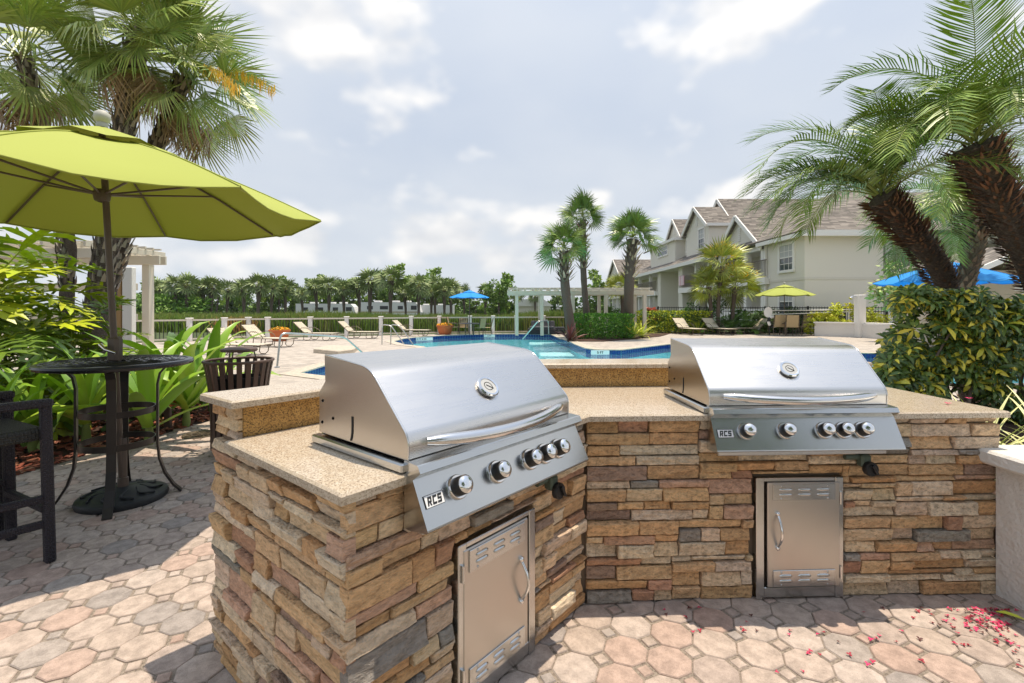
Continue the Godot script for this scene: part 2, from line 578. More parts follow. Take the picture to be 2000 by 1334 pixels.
func make_sky() -> PanoramaSkyMaterial:
	var W := 1024
	var Hh := 512
	var f := FastNoiseLite.new()
	f.seed = 5; f.noise_type = FastNoiseLite.TYPE_SIMPLEX_SMOOTH; f.frequency = 0.55; f.fractal_octaves = 5
	var q := FastNoiseLite.new()
	q.seed = 21; q.noise_type = FastNoiseLite.TYPE_SIMPLEX_SMOOTH; q.frequency = 1.0; q.fractal_octaves = 5; q.fractal_gain = 0.55
	var heaps := [[0.46, 0.525, 0.27, 0.15, 0.58], [0.47, 0.19, 0.12, 0.10, 0.8], [-0.15, 0.13, 0.15, 0.075, 0.55], [-0.42, 0.13, 0.12, 0.07, 0.5], [0.18, 0.225, 0.07, 0.04, 0.40], [-0.46, 0.50, 0.42, 0.22, 0.34], [-0.02, 0.10, 0.14, 0.05, 0.48], [1.3, 0.35, 0.4, 0.15, 0.36], [-1.4, 0.3, 0.4, 0.15, 0.36], [2.3, 0.4, 0.4, 0.16, 0.36], [-2.4, 0.35, 0.4, 0.16, 0.36]]
	var im := Image.create(W, Hh, false, Image.FORMAT_RGBF)
	for y in Hh:
		var el := PI * (0.5 - (y + 0.5) / Hh)
		var s := sin(el)
		for x in W:
			if s < 0.0:
				im.set_pixel(x, y, Color(0.42, 0.40, 0.36))
				continue
			var az := wrapf(TAU * (x + 0.5) / W, -PI, PI)
			var dir := Vector3(sin(az) * cos(el), s, -cos(az) * cos(el))
			var glow := 1.0 + 0.8 * exp(-pow(acos(clampf(dir.dot(Vector3(0.152, 0.984, -0.09).normalized()), -1, 1)) / 0.62, 2))  # brighter sky around the overhead sun, centred out of view, to lift the shade
			var up := pow(clampf(s, 0.0, 1.0), 0.55)
			var c := Color(0.74, 0.785, 0.82).lerp(Color(0.50, 0.585, 0.745), clampf(up * 1.2, 0, 1))
			# thin high veil
			var pl := dir / (s + 0.22)
			var veil := f.get_noise_3d(pl.x * 1.3 + 4.0, pl.z * 1.3, 1.0) * 0.5 + 0.5
			veil = clampf((veil - 0.36) * 2.0, 0, 1)
			c = c.lerp(Color(0.80, 0.83, 0.865), veil * 0.65)
			# heaped clouds: a low bank all round, and bigger ones here and there
			var cu := q.get_noise_3d(dir.x * 4.2 + 2.0, s * 8.5, dir.z * 4.2) * 0.5 + 0.5
			var band := clampf(1.0 - absf(el - 0.115) / 0.13, 0, 1) * 0.20
			for h in heaps:
				var da: float = wrapf(az - h[0], -PI, PI) * cos(el)
				band = maxf(band, h[4] * (1.0 - sqrt(pow(da / h[2], 2) + pow((el - h[1]) / h[3], 2))))
			var thick := clampf((cu + band - 0.66) * 4.6, 0, 1)
			var lit := clampf(0.55 + 2.6 * (cu - q.get_noise_3d(dir.x * 4.2 + 2.0 - 0.1, s * 8.5 + 0.35, dir.z * 4.2) * 0.5 - 0.5), 0, 1)
			c = c.lerp(Color(0.74, 0.755, 0.785).lerp(Color(1.02, 1.0, 0.975), lit), thick * 0.9)
			im.set_pixel(x, y, c * glow)
	var m := PanoramaSkyMaterial.new()
	m.panorama = ImageTexture.create_from_image(im)
	return m

const CORNER := Vector3(0.35, 0, -2.313)
var uL := Vector3(0.646, 0, -0.763)
var uR := Vector3(0.9991, 0, -0.042)
var POOL := PackedVector2Array()
var SPA := PackedVector2Array()
var PATIO := PackedVector2Array()
var BED := PackedVector2Array()

func _ready() -> void:
	rng.seed = 4
	# ---------- camera, sky, sun, exposure ----------
	var cam := Camera3D.new()
	cam.name = "camera"
	cam.projection = Camera3D.PROJECTION_FRUSTUM
	cam.near = 0.05
	cam.far = 3000.0
	cam.size = 2.0 * 0.05 * 667.0 / F
	cam.frustum_offset = Vector2(0, -0.05 * (667.0 - HZ) / F)
	cam.position = Vector3(0, EYE, 0)
	add_child(cam)
	cam.current = true
	var env := Environment.new()
	env.background_mode = Environment.BG_SKY
	env.sky = Sky.new()
	env.sky.sky_material = make_sky()
	env.background_energy_multiplier = 1.0
	env.tonemap_mode = Environment.TONE_MAPPER_LINEAR
	env.tonemap_exposure = 1.03
	env.sdfgi_enabled = true
	env.ssao_enabled = true
	env.ssil_enabled = true
	env.fog_enabled = true
	env.fog_density = 0.00018
	env.fog_light_color = Color(0.86, 0.9, 0.95)
	var we := WorldEnvironment.new()
	we.name = "surroundings"
	we.environment = env
	add_child(we)
	var sun := DirectionalLight3D.new()
	sun.name = "sun"
	sun.light_energy = 1.6
	sun.light_color = Color(1.0, 0.94, 0.85)
	sun.light_angular_distance = 0.55
	sun.shadow_enabled = true
	add_child(sun)
	sun.look_at_from_position(Vector3(), Vector3(-0.118, -0.763, 0.070), Vector3.FORWARD)

	make_materials()
	build_ground()
	build_island()
	build_pool()
	build_building()
	build_background()
	build_terrace_left()
	build_garden_right()
	build_far_side()

func plan(pts: Array) -> PackedVector2Array:
	var o := PackedVector2Array()
	for p in pts:
		o.append(Vector2(p[0], -p[1]))
	return o

func plan_px(pts: Array) -> PackedVector2Array:
	var o := PackedVector2Array()
	for p in pts:
		var g := G(p[0], p[1])
		o.append(Vector2(g.x, g.z))
	return o

func build_ground() -> void:
	POOL = plan_px([[767, 667], [787, 661.5], [810, 659], [863, 655.5], [943, 652.8], [1017, 652.2], [1077, 653.5], [1094, 661], [1111, 666], [1125, 673], [1145, 680.5], [1165, 683], [1213, 683.5], [1305, 672.5], [1400, 676], [1500, 684], [1690, 690], [1990, 694]])
	POOL.append_array(plan([[14.5, 12.5], [12.5, 9.2], [4.0, 8.6], [0.0, 9.8], [-2.0, 14.2]]))
	POOL.append_array(plan_px([[827, 677.5], [790, 673.5]]))
	SPA = plan([[-4.62, 10.45], [-4.62, 13.6], [-2.2, 13.6], [-2.2, 8.9]])
	PATIO = plan([[-6.2, 3.35], [-4.23, 4.0], [-4.08, 4.58], [-3.8, 6.1], [-1.0, 6.1], [2.55, 6.1], [2.55, -1.5], [-6.2, -1.5]])
	BED = plan([[-6.2, 3.35], [-4.23, 4.0], [-4.08, 4.58], [-3.8, 6.1], [-4.0, 7.4], [-5.2, 8.6], [-7.0, 9.2], [-13, 9.2], [-13, 2.0], [-6.2, 2.0]])
	# lawn: sheets round the deck, falling away to the pond bank behind the fence
	var lawn := MB.new()
	var rows := []
	for d in [28.7, 32, 36, 42, 50, 62, 80, 110, 160, 240, 400, 800, 1600]:
		var row := PackedVector3Array()
		for k in 41:
			var x: float = (k - 20) / 20.0
			x = signf(x) * pow(absf(x), 1.7) * 1500.0
			var fall := smoothstep(30.0, 60.0, d) * (1.0 - smoothstep(3.0, 12.0, x) * (1.0 - smoothstep(110.0, 200.0, d)))
			row.append(Vector3(x, -0.02 - 1.15 * fall + 0.12 * sin(x * 0.31 + d), -d))
		rows.append(row)
	lawn.grid(rows)
	for r in [[-1500, -45, -60, 28.7], [21.25, 1500, -60, 28.7], [-45, 21.25, -60, -3.0]]:
		lawn.quad(Vector3(r[0], -0.02, -r[2]), Vector3(r[1], -0.02, -r[2]), Vector3(r[1], -0.02, -r[3]), Vector3(r[0], -0.02, -r[3]))
	struct(lawn, "lawn", M.lawn)
	# pool deck: strips with the pools, the terrace and the planting bed cut out
	var deck := MB.new()
	var x0 := -45.0
	while x0 < 21.2:
		var x1 := x0 + 1.25
		var polys := [plan([[x0, -3.0], [x1, -3.0], [x1, 28.7], [x0, 28.7]])]
		for hole in [POOL, SPA, PATIO, BED]:
			var next := []
			for p in polys:
				next.append_array(Geometry2D.clip_polygons(p, hole))
			polys = next
		for p in polys:
			if p.size() > 2:
				var t := Geometry2D.triangulate_polygon(p)
				for i in range(0, t.size(), 3):
					var a := Vector3(p[t[i]].x, 0, p[t[i]].y)
					var b := Vector3(p[t[i + 1]].x, 0, p[t[i + 1]].y)
					var c := Vector3(p[t[i + 2]].x, 0, p[t[i + 2]].y)
					if (b - a).cross(c - a).y > 0: deck.tri(a, b, c)
					else: deck.tri(a, c, b)
		x0 = x1
	struct(deck, "pool_deck", M.deck)
	# octagon and square pavers on a sand bed
	var sand := MB.new()
	sand.slab(PATIO, -0.12, -0.006)
	var patio := struct(sand, "paved_terrace", M.paver_joint)
	var tones := [Color(0.51, 0.42, 0.365), Color(0.54, 0.445, 0.39), Color(0.48, 0.395, 0.35), Color(0.51, 0.385, 0.33), Color(0.49, 0.36, 0.305), Color(0.44, 0.385, 0.355), Color(0.55, 0.47, 0.42), Color(0.385, 0.345, 0.325)]
	var pick := [0, 1, 0, 2, 1, 6, 3, 0, 5, 2, 6, 4, 1, 0, 3, 1, 6, 7, 2, 1]
	var meshes := [[], []]
	var pitch := 0.172
	for kind in 2:
		for tone in tones:
			var mb := MB.new()
			mb.col = tone
			var m := 8 if kind == 0 else 4
			var R := (pitch * 0.5 / cos(PI / 8) if kind == 0 else pitch * 0.2929 / sqrt(2.0)) - 0.0022
			var rings := []
			for lv in [[0.0, -0.03], [0.0, -0.004], [0.0035, 0.0]]:
				var ring := []
				for k in m:
					var a := TAU * (k + (0.5 if kind == 0 else 0.0)) / m
					var rad: float = R - lv[0]
					ring.append(Vector3(cos(a) * rad, lv[1], -sin(a) * rad))
				rings.append(ring)
			for l in 2:
				for k in m:
					var k2 := (k + 1) % m
					mb.quad(rings[l][k], rings[l][k2], rings[l + 1][k2], rings[l + 1][k])
			for k in m:
				mb.tri(Vector3(0, 0.0012, 0), rings[2][k], rings[2][(k + 1) % m])
			meshes[kind].append(mb.mesh())
	var spots := []
	var island := Geometry2D.offset_polygon(island_plan(0.0, 1.0), -0.12)[0]
	var phi := 0.36
	for i in range(-60, 60):
		for j in range(-60, 60):
			for kind in 2:
				var q := (Vector2(i, j) + Vector2(0.5, 0.5) * kind) * pitch
				q = q.rotated(phi) + Vector2(-1.0, -2.0)
				var d := -q.y
				if d < 1.55 or d > 6.4 or absf(q.x / d) > 1.16 or not Geometry2D.is_point_in_polygon(q, PATIO) or Geometry2D.is_point_in_polygon(q, island):
					continue
				if d > 3.5 and q.x > -1.7: continue
				spots.append([d, kind, q])
	spots.sort_custom(func(a, b): return a[0] < b[0])
	var rest := {}
	for k in spots.size():
		var s = spots[k]
		var tone: int = pick[rng.randi() % pick.size()]
		var xf := Transform3D(Basis.from_euler(Vector3(rr(-0.008, 0.008), -phi + (rng.randi() % 8) * PI / 4 * (1 if s[1] == 0 else 0), rr(-0.008, 0.008))), Vector3(s[2].x, rr(-0.0025, 0.0015), s[2].y))
		if k < 300:
			place(meshes[s[1]][tone], "paver", M.paver, patio, xf)
		else:
			var key: int = s[1] * 10 + tone
			if not rest.has(key): rest[key] = []
			rest[key].append(xf)
	var far := MB.new()
	for key in rest:
		var src: ArrayMesh = meshes[key / 10][key % 10]
		var arr := src.surface_get_arrays(0)
		for xf in rest[key]:
			var i0 := far.v.size()
			for p in arr[Mesh.ARRAY_VERTEX]: far.v.append(xf * p)
			for p in arr[Mesh.ARRAY_NORMAL]: far.n.append(xf.basis * p)
			far.uv.append_array(arr[Mesh.ARRAY_TEX_UV])
			far.c.append_array(arr[Mesh.ARRAY_COLOR])
			for p in arr[Mesh.ARRAY_INDEX]: far.ix.append(p + i0)
	if far.v.size():
		put(far, "far_pavers", M.paver, patio).set_meta("kind", "stuff")
	# planting bed with bark mulch
	var soil := MB.new()
	soil.slab(BED, -0.12, -0.01)
	struct(soil, "planting_bed", M.soil)
	var chip := MB.new()
	for k in 3:
		chip.box(Vector3(rr(-0.03, 0.03), 0.006 * k, rr(-0.03, 0.03)), Vector3(rr(0.035, 0.07), 0.008, rr(0.012, 0.022)), 0.0, Transform3D(Basis.from_euler(Vector3(rr(-0.4, 0.4), rr(0, 6), rr(-0.3, 0.3))), Vector3()))
	var xfs := []
	var cols := []
	while xfs.size() < 4200:
		var q := Vector2(rr(-9.5, -3.7), -rr(2.2, 8.8))
		if Geometry2D.is_point_in_polygon(q, BED):
			xfs.append(Transform3D(Basis.from_euler(Vector3(rr(-0.25, 0.25), rr(0, 6.3), rr(-0.25, 0.25))).scaled(Vector3.ONE * rr(0.7, 1.3)), Vector3(q.x, rr(-0.005, 0.012), q.y)))
			cols.append([Color(0.22, 0.055, 0.03), Color(0.28, 0.085, 0.045), Color(0.15, 0.05, 0.03), Color(0.33, 0.14, 0.08)][rng.randi() % 4])
	scatter(chip.mesh(), "bark_mulch", M.mulch_chip, xfs, cols)

# ---------- the barbecue island ----------
func nrm(u: Vector3) -> Vector3:
	return u.cross(Vector3.UP)

func LP(t: float, v: float) -> Vector2:
	var p := CORNER - uL * t - nrm(uL) * v
	return Vector2(p.x, p.z)

func RP(t: float, v: float) -> Vector2:
	var p := CORNER + uR * t - nrm(uR) * v
	return Vector2(p.x, p.z)

func JP(v: float) -> Vector2:
	return Geometry2D.line_intersects_line(LP(0, v), Vector2(uL.x, uL.z), RP(0, v), Vector2(uR.x, uR.z))

var stones := []
const ENDL := 1.261
const ENDR := 2.06

func island_plan(v0: float, v1: float, over := 0.0) -> PackedVector2Array:
	return PackedVector2Array([LP(ENDL + over, v0), JP(v0), RP(ENDR + over, v0), RP(ENDR + over, v1), JP(v1), LP(ENDL + over, v1)])

func build_island() -> void:
	var isl := thing("barbecue_island", "angled outdoor kitchen island clad in tan ledge stone with granite counters", "barbecue island", CORNER)
	var back := Transform3D(Basis(), -CORNER)
	var core := MB.new()
	core.slab(Geometry2D.offset_polygon(island_plan(0.0, 1.02), -0.03)[0], 0.0, 0.872)
	put(core, "core", M.mortar, isl, back)
	var rise := MB.new()
	rise.slab(island_plan(0.822, 0.99, -0.03), 0.872, 1.026)
	put(rise, "riser", M.mortar, isl, back)
	var top := MB.new()
	top.slab(island_plan(-0.032, 0.80, 0.032), 0.874, 0.905, 0.007)
	put(top, "countertop", M.granite, isl, back)
	var spl := MB.new()
	spl.slab(PackedVector2Array([LP(ENDL - 0.035, 0.797), JP(0.797), RP(ENDR - 0.05, 0.797), RP(ENDR - 0.05, 0.82), JP(0.82), LP(ENDL - 0.035, 0.82)]), 0.9055, 1.026)
	put(spl, "backsplash", M.granite_splash, isl, back)
	var led := MB.new()
	led.slab(PackedVector2Array([LP(ENDL + 0.02, 0.765), JP(0.765), RP(ENDR - 0.02, 0.765), RP(ENDR - 0.02, 1.06), JP(1.06), LP(ENDL + 0.035, 1.06)]), 1.027, 1.057, 0.007)
	put(led, "raised_ledge", M.granite, isl, back)
	var fL := Transform3D(Basis(uL, Vector3.UP, nrm(uL)), Vector3())
	var fR := Transform3D(Basis(uR, Vector3.UP, nrm(uR)), Vector3())
	var cl := LP(ENDL, 0.0)
	var fS := Transform3D(Basis(nrm(uL), Vector3.UP, -uL), Vector3(cl.x, 0, cl.y) - CORNER)
	ledge_wall(isl, fL, -ENDL, -0.005, 0.0, 0.872, [Rect2(-0.626 - 0.225, 0, 0.45, 0.60), Rect2(-0.626 - 0.43, 0.775, 0.86, 0.2)])
	ledge_wall(isl, fR, 0.005, ENDR, 0.0, 0.872, [Rect2(1.046 - 0.225, 0, 0.45, 0.60), Rect2(1.046 - 0.43, 0.775, 0.86, 0.2)])
	ledge_wall(isl, fS, -1.02, 0.0, 0.0, 0.872, [])
	ledge_wall(isl, fS, -1.02, -0.80, 0.895, 1.026, [])
	stones.sort_custom(func(p, q): return p[0] > q[0])
	var rest := MB.new()
	for k in stones.size():
		if k < 300:
			put(stones[k][1], "stone", M.ledge_stone, isl, stones[k][2])
			continue
		var mb: MB = stones[k][1]
		var xf: Transform3D = stones[k][2]
		var i0 := rest.v.size()
		for p in mb.v: rest.v.append(xf * p)
		for p in mb.n: rest.n.append(xf.basis * p)
		rest.uv.append_array(mb.uv)
		rest.c.append_array(mb.c)
		for p in mb.ix: rest.ix.append(p + i0)
	if rest.v.size():
		put(rest, "small_stones", M.ledge_stone, isl).set_meta("kind", "stuff")
	for side in 2:
		var fr := fL if side == 0 else fR
		var cx := -0.626 if side == 0 else 1.046
		access_door(isl, fr * Transform3D(Basis(), Vector3(cx, 0, 0)), 1.0 if side == 0 else -1.0)
		gas_valve(isl, fr * Transform3D(Basis(), Vector3(cx + 0.305, 0.655, 0)))
	var gl := grill("built-in stainless steel gas grill on the near left counter, its hood turned right", Transform3D(fL.basis, CORNER + fL.basis * Vector3(-0.63, 0, 0)))
	var gr: Node3D = gl.duplicate()
	gr.name = numbered("gas_grill")
	add_child(gr)
	gr.transform = Transform3D(fR.basis, CORNER + fR.basis * Vector3(1.028, 0, 0))
	gr.set_meta("label", "built-in stainless steel gas grill on the right counter, facing the viewer squarely")

func ledge_wall(par: Node3D, fr: Transform3D, x0: float, x1: float, y0: float, y1: float, holes: Array) -> void:
	var tones := [Color(0.78, 0.51, 0.29), Color(0.82, 0.565, 0.34), Color(0.87, 0.665, 0.465), Color(0.89, 0.74, 0.585), Color(0.71, 0.44, 0.235), Color(0.72, 0.47, 0.36), Color(0.62, 0.36, 0.25), Color(0.40, 0.375, 0.355), Color(0.47, 0.335, 0.275), Color(0.83, 0.655, 0.525)]
	var pick := [0, 1, 2, 3, 0, 1, 2, 4, 5, 9, 3, 1, 6, 2, 7, 0, 9, 8, 4, 1, 3, 2, 9, 5, 3]
	var y := y0
	while y < y1 - 0.02:
		var ph := rr(0.17, 0.23)
		if y + ph > y1 - 0.12: ph = y1 - y
		var x := x0
		while x < x1 - 0.02:
			var pw := rr(0.40, 0.62)
			if x + pw > x1 - 0.25: pw = x1 - x
			# one cast panel: a few courses
			var cy := y
			while cy < y + ph - 0.008:
				var ch := rr(0.026, 0.072)
				if cy + ch > y + ph - 0.026: ch = y + ph - cy
				var cx := x
				while cx < x + pw - 0.01:
					var cw := rr(0.07, 0.31)
					if ch < 0.05: cw *= 1.15
					if cx + cw > x + pw - 0.07: cw = x + pw - cx
					var bits := [Rect2(cx, cy, cw, ch)]
					for hole in holes:
						var next := []
						for r in bits:
							var k: Rect2 = r.intersection(hole)
							if k.get_area() < 1e-5:
								next.append(r)
								continue
							if k.position.x - r.position.x > 0.03: next.append(Rect2(r.position, Vector2(k.position.x - r.position.x, r.size.y)))
							if r.end.x - k.end.x > 0.03: next.append(Rect2(k.end.x, r.position.y, r.end.x - k.end.x, r.size.y))
							if k.position.x - r.position.x <= 0.03 or r.end.x - k.end.x <= 0.03 or true:
								if r.end.y - k.end.y > 0.012: next.append(Rect2(k.position.x, k.end.y, k.size.x, r.end.y - k.end.y))
								if k.position.y - r.position.y > 0.012: next.append(Rect2(k.position.x, r.position.y, k.size.x, k.position.y - r.position.y))
						bits = next
					for r in bits:
						var mb := MB.new()
						mb.col = jit(tones[pick[rng.randi() % pick.size()]], 0.12) * Color(1.0, 0.965, 0.87)
						stone(mb, r)
						var mid := CORNER + fr * Vector3(r.get_center().x, r.get_center().y, 0)
						stones.append([r.get_area() / (mid - Vector3(0, EYE, 0)).length_squared(), mb, fr])
					cx += cw
				cy += ch
			x += pw
		y += ph

func stone(mb: MB, r: Rect2) -> void:
	var g := 0.0012
	var x0 := r.position.x + g
	var x1 := r.end.x - g
	var y0 := r.position.y + g
	var y1 := r.end.y - g
	var dep := rr(-0.013, 0.014)
	var tilt := rr(-0.006, 0.007)
	var nx := clampi(int((x1 - x0) / 0.034), 3, 8)
	var ny := 3 if y1 - y0 > 0.036 else 2
	# split face: broken along a wandering line, flat facets either side
	var brk := rr(0.25, 0.75)
	var step := rr(0.002, 0.008) * (1.0 if rng.randf() < 0.6 else -1.0)
	var xs := [0.0, 0.0035 / (x1 - x0)]
	for i in range(1, nx): xs.append((i + rr(-0.3, 0.3)) / nx)
	xs.append(1.0 - 0.0035 / (x1 - x0)); xs.append(1.0)
	var ys := [0.0, 0.003 / (y1 - y0)]
	for j in range(1, ny): ys.append((j + rr(-0.2, 0.2)) / ny)
	ys.append(1.0 - 0.003 / (y1 - y0)); ys.append(1.0)
	var NX := xs.size() - 1
	var NY := ys.size() - 1
	var low := []
	var high := []
	for i in NX + 1:
		low.append(rr(0.0, 0.0035)); high.append(-rr(0.0, 0.0035))
	var rows := []
	for j in NY + 1:
		var row := PackedVector3Array()
		var off0 := rr(0.0, 0.003)
		var off1 := -rr(0.0, 0.003)
		for i in NX + 1:
			var fx: float = xs[i]
			var fy: float = ys[j]
			var edge := i == 0 or i == NX or j == 0 or j == NY
			var z := dep + tilt * (fy - 0.5) * 2.0 + rr(-0.0016, 0.0016)
			if fy > brk + 0.22 * sin(fx * 8.0 + dep * 900.0): z += step
			if edge: z -= 0.0035
			var ox := off0 if i <= 1 else off1 if i >= NX - 1 else 0.0
			var oy: float = low[i] if j <= 1 else high[i] if j >= NY - 1 else 0.0
			row.append(Vector3(lerpf(x0, x1, fx) + ox, lerpf(y0, y1, fy) + oy, z))
		rows.append(row)
	for j in NY:
		for i in NX:
			if rng.randi() % 2:
				mb.tri(rows[j][i], rows[j][i + 1], rows[j + 1][i + 1]); mb.tri(rows[j][i], rows[j + 1][i + 1], rows[j + 1][i])
			else:
				mb.tri(rows[j][i], rows[j][i + 1], rows[j + 1][i]); mb.tri(rows[j][i + 1], rows[j + 1][i + 1], rows[j + 1][i])
	var inside := Vector3((x0 + x1) * 0.5, (y0 + y1) * 0.5, -0.02)
	for q in [[Vector3(x0, y0, 0), Vector3(x1, y0, 0), 0], [Vector3(x0, y1, 0), Vector3(x1, y1, 0), NY]]:
		for i in NX:
			var p: Vector3 = rows[q[2]][i]
			var e: Vector3 = rows[q[2]][i + 1]
			mb.quad_out(Vector3(p.x, p.y, -0.034), Vector3(e.x, e.y, -0.034), e, p, inside)
	for i in [0, NX]:
		for j in NY:
			var p: Vector3 = rows[j][i]
			var e: Vector3 = rows[j + 1][i]
			mb.quad_out(Vector3(p.x, p.y, -0.034), Vector3(e.x, e.y, -0.034), e, p, inside)

func access_door(par: Node3D, fr: Transform3D, hand: float) -> void:
	var w := 0.434
	var h := 0.59
	var f := MB.new()
	for b in [[-w / 2 + 0.02, h / 2, 0.04, h - 0.002], [w / 2 - 0.02, h / 2, 0.04, h - 0.002]]:
		f.box(Vector3(b[0], b[1], -0.006), Vector3(b[2], b[3], 0.04), 0.003)
	f.box(Vector3(0, 0.035, -0.007), Vector3(w - 0.081, 0.05, 0.038), 0.003)
	f.box(Vector3(0, h - 0.011, -0.007), Vector3(w - 0.081, 0.018, 0.038), 0.003)
	var door := MB.new()
	var dx := 0.016 * hand * -1.0
	door.box(Vector3(dx, 0.315, 0.006), Vector3(w - 0.075, 0.505, 0.024), 0.004)
	var o := put(door, "access_door", M.steel_door, par, fr)
	put(f, "door_frame", M.steel_panel, o)
	for py: float in [0.522, 0.107]:
		var pl := MB.new()
		pl.box(Vector3(dx, py, 0.0205), Vector3(w - 0.125, 0.078, 0.005), 0.0015)
		for k in 3:
			for j in 2:
				var at := Vector3(dx + (k - 1) * 0.093, py - 0.011 + j * 0.024, 0.023)
				var rows := []
				for s in 5:
					var a := PI * s / 4
					var row := PackedVector3Array()
					for q in 6:
						var e: float = [0.0, 0.55, 1.0, 1.0, 0.55, 0.0][q]
						var ex: float = [-0.033, -0.029, -0.02, 0.02, 0.029, 0.033][q]
						row.append(at + Vector3(ex, -cos(a) * 0.008 * maxf(e, 0.15), sin(a) * 0.007 * e))
					rows.append(row)
				pl.grid(rows)
		for sx in [-1, 1]:
			for sy in [-1, 1]:
				pl.lathe([Vector2(0.005, 0), Vector2(0.0045, 0.002), Vector2(0.002, 0.0035), Vector2(0, 0.0037)], 8, Transform3D(Basis(Vector3.RIGHT, Vector3(0, 0, 1), Vector3(0, -1, 0)), Vector3(dx + sx * 0.115, py + sy * 0.03, 0.0228)))
		put(pl, "vent_plate", M.steel_panel, o)
	var hx := dx + hand * 0.132
	var hd := MB.new()
	var path := []
	for k in 15:
		var a := float(k) / 14
		path.append(Vector3(hx, 0.255 + 0.165 * a, 0.018 + 0.040 * sin(PI * a)))
	hd.tube(path, [0.0065], 10)
	for py: float in [0.255, 0.42]:
		hd.lathe([Vector2(0.011, 0), Vector2(0.011, 0.008), Vector2(0.007, 0.013), Vector2(0, 0.014)], 12, Transform3D(Basis(Vector3.RIGHT, Vector3(0, 0, 1), Vector3(0, -1, 0)), Vector3(hx, py, 0.018)))
	put(hd, "handle", M.chrome, o)
	for py: float in [0.49, 0.13]:
		var hg := MB.new()
		hg.rod(Vector3(dx - hand * (w / 2 - 0.034), py - 0.03, 0.019), Vector3(dx - hand * (w / 2 - 0.034), py + 0.03, 0.019), 0.006, 8)
		put(hg, "hinge", M.satin_chrome, o)

func gas_valve(par: Node3D, fr: Transform3D) -> void:
	var p := MB.new()
	p.rod(Vector3(-0.09, 0.035, 0.022), Vector3(0.03, 0.035, 0.022), 0.014, 10)
	p.box(Vector3(0.0, 0.02, 0.03), Vector3(0.05, 0.06, 0.045), 0.008)
	var o := put(p, "gas_valve", M.old_brass, par, fr)
	var k := MB.new()
	k.lathe([Vector2(0.034, 0), Vector2(0.034, 0.018), Vector2(0.030, 0.024), Vector2(0, 0.025)], 20, Transform3D(Basis(Vector3.RIGHT, Vector3(0, 0, 1), Vector3(0, -1, 0)), Vector3(0.008, -0.012, 0.052)))
	k.box(Vector3(0.008, -0.012, 0.083), Vector3(0.012, 0.05, 0.016), 0.003, Transform3D(Basis(Vector3(0, 0, 1), 0.5), Vector3(0.002, -0.004, 0)))
	put(k, "valve_knob", M.black_plastic, o)

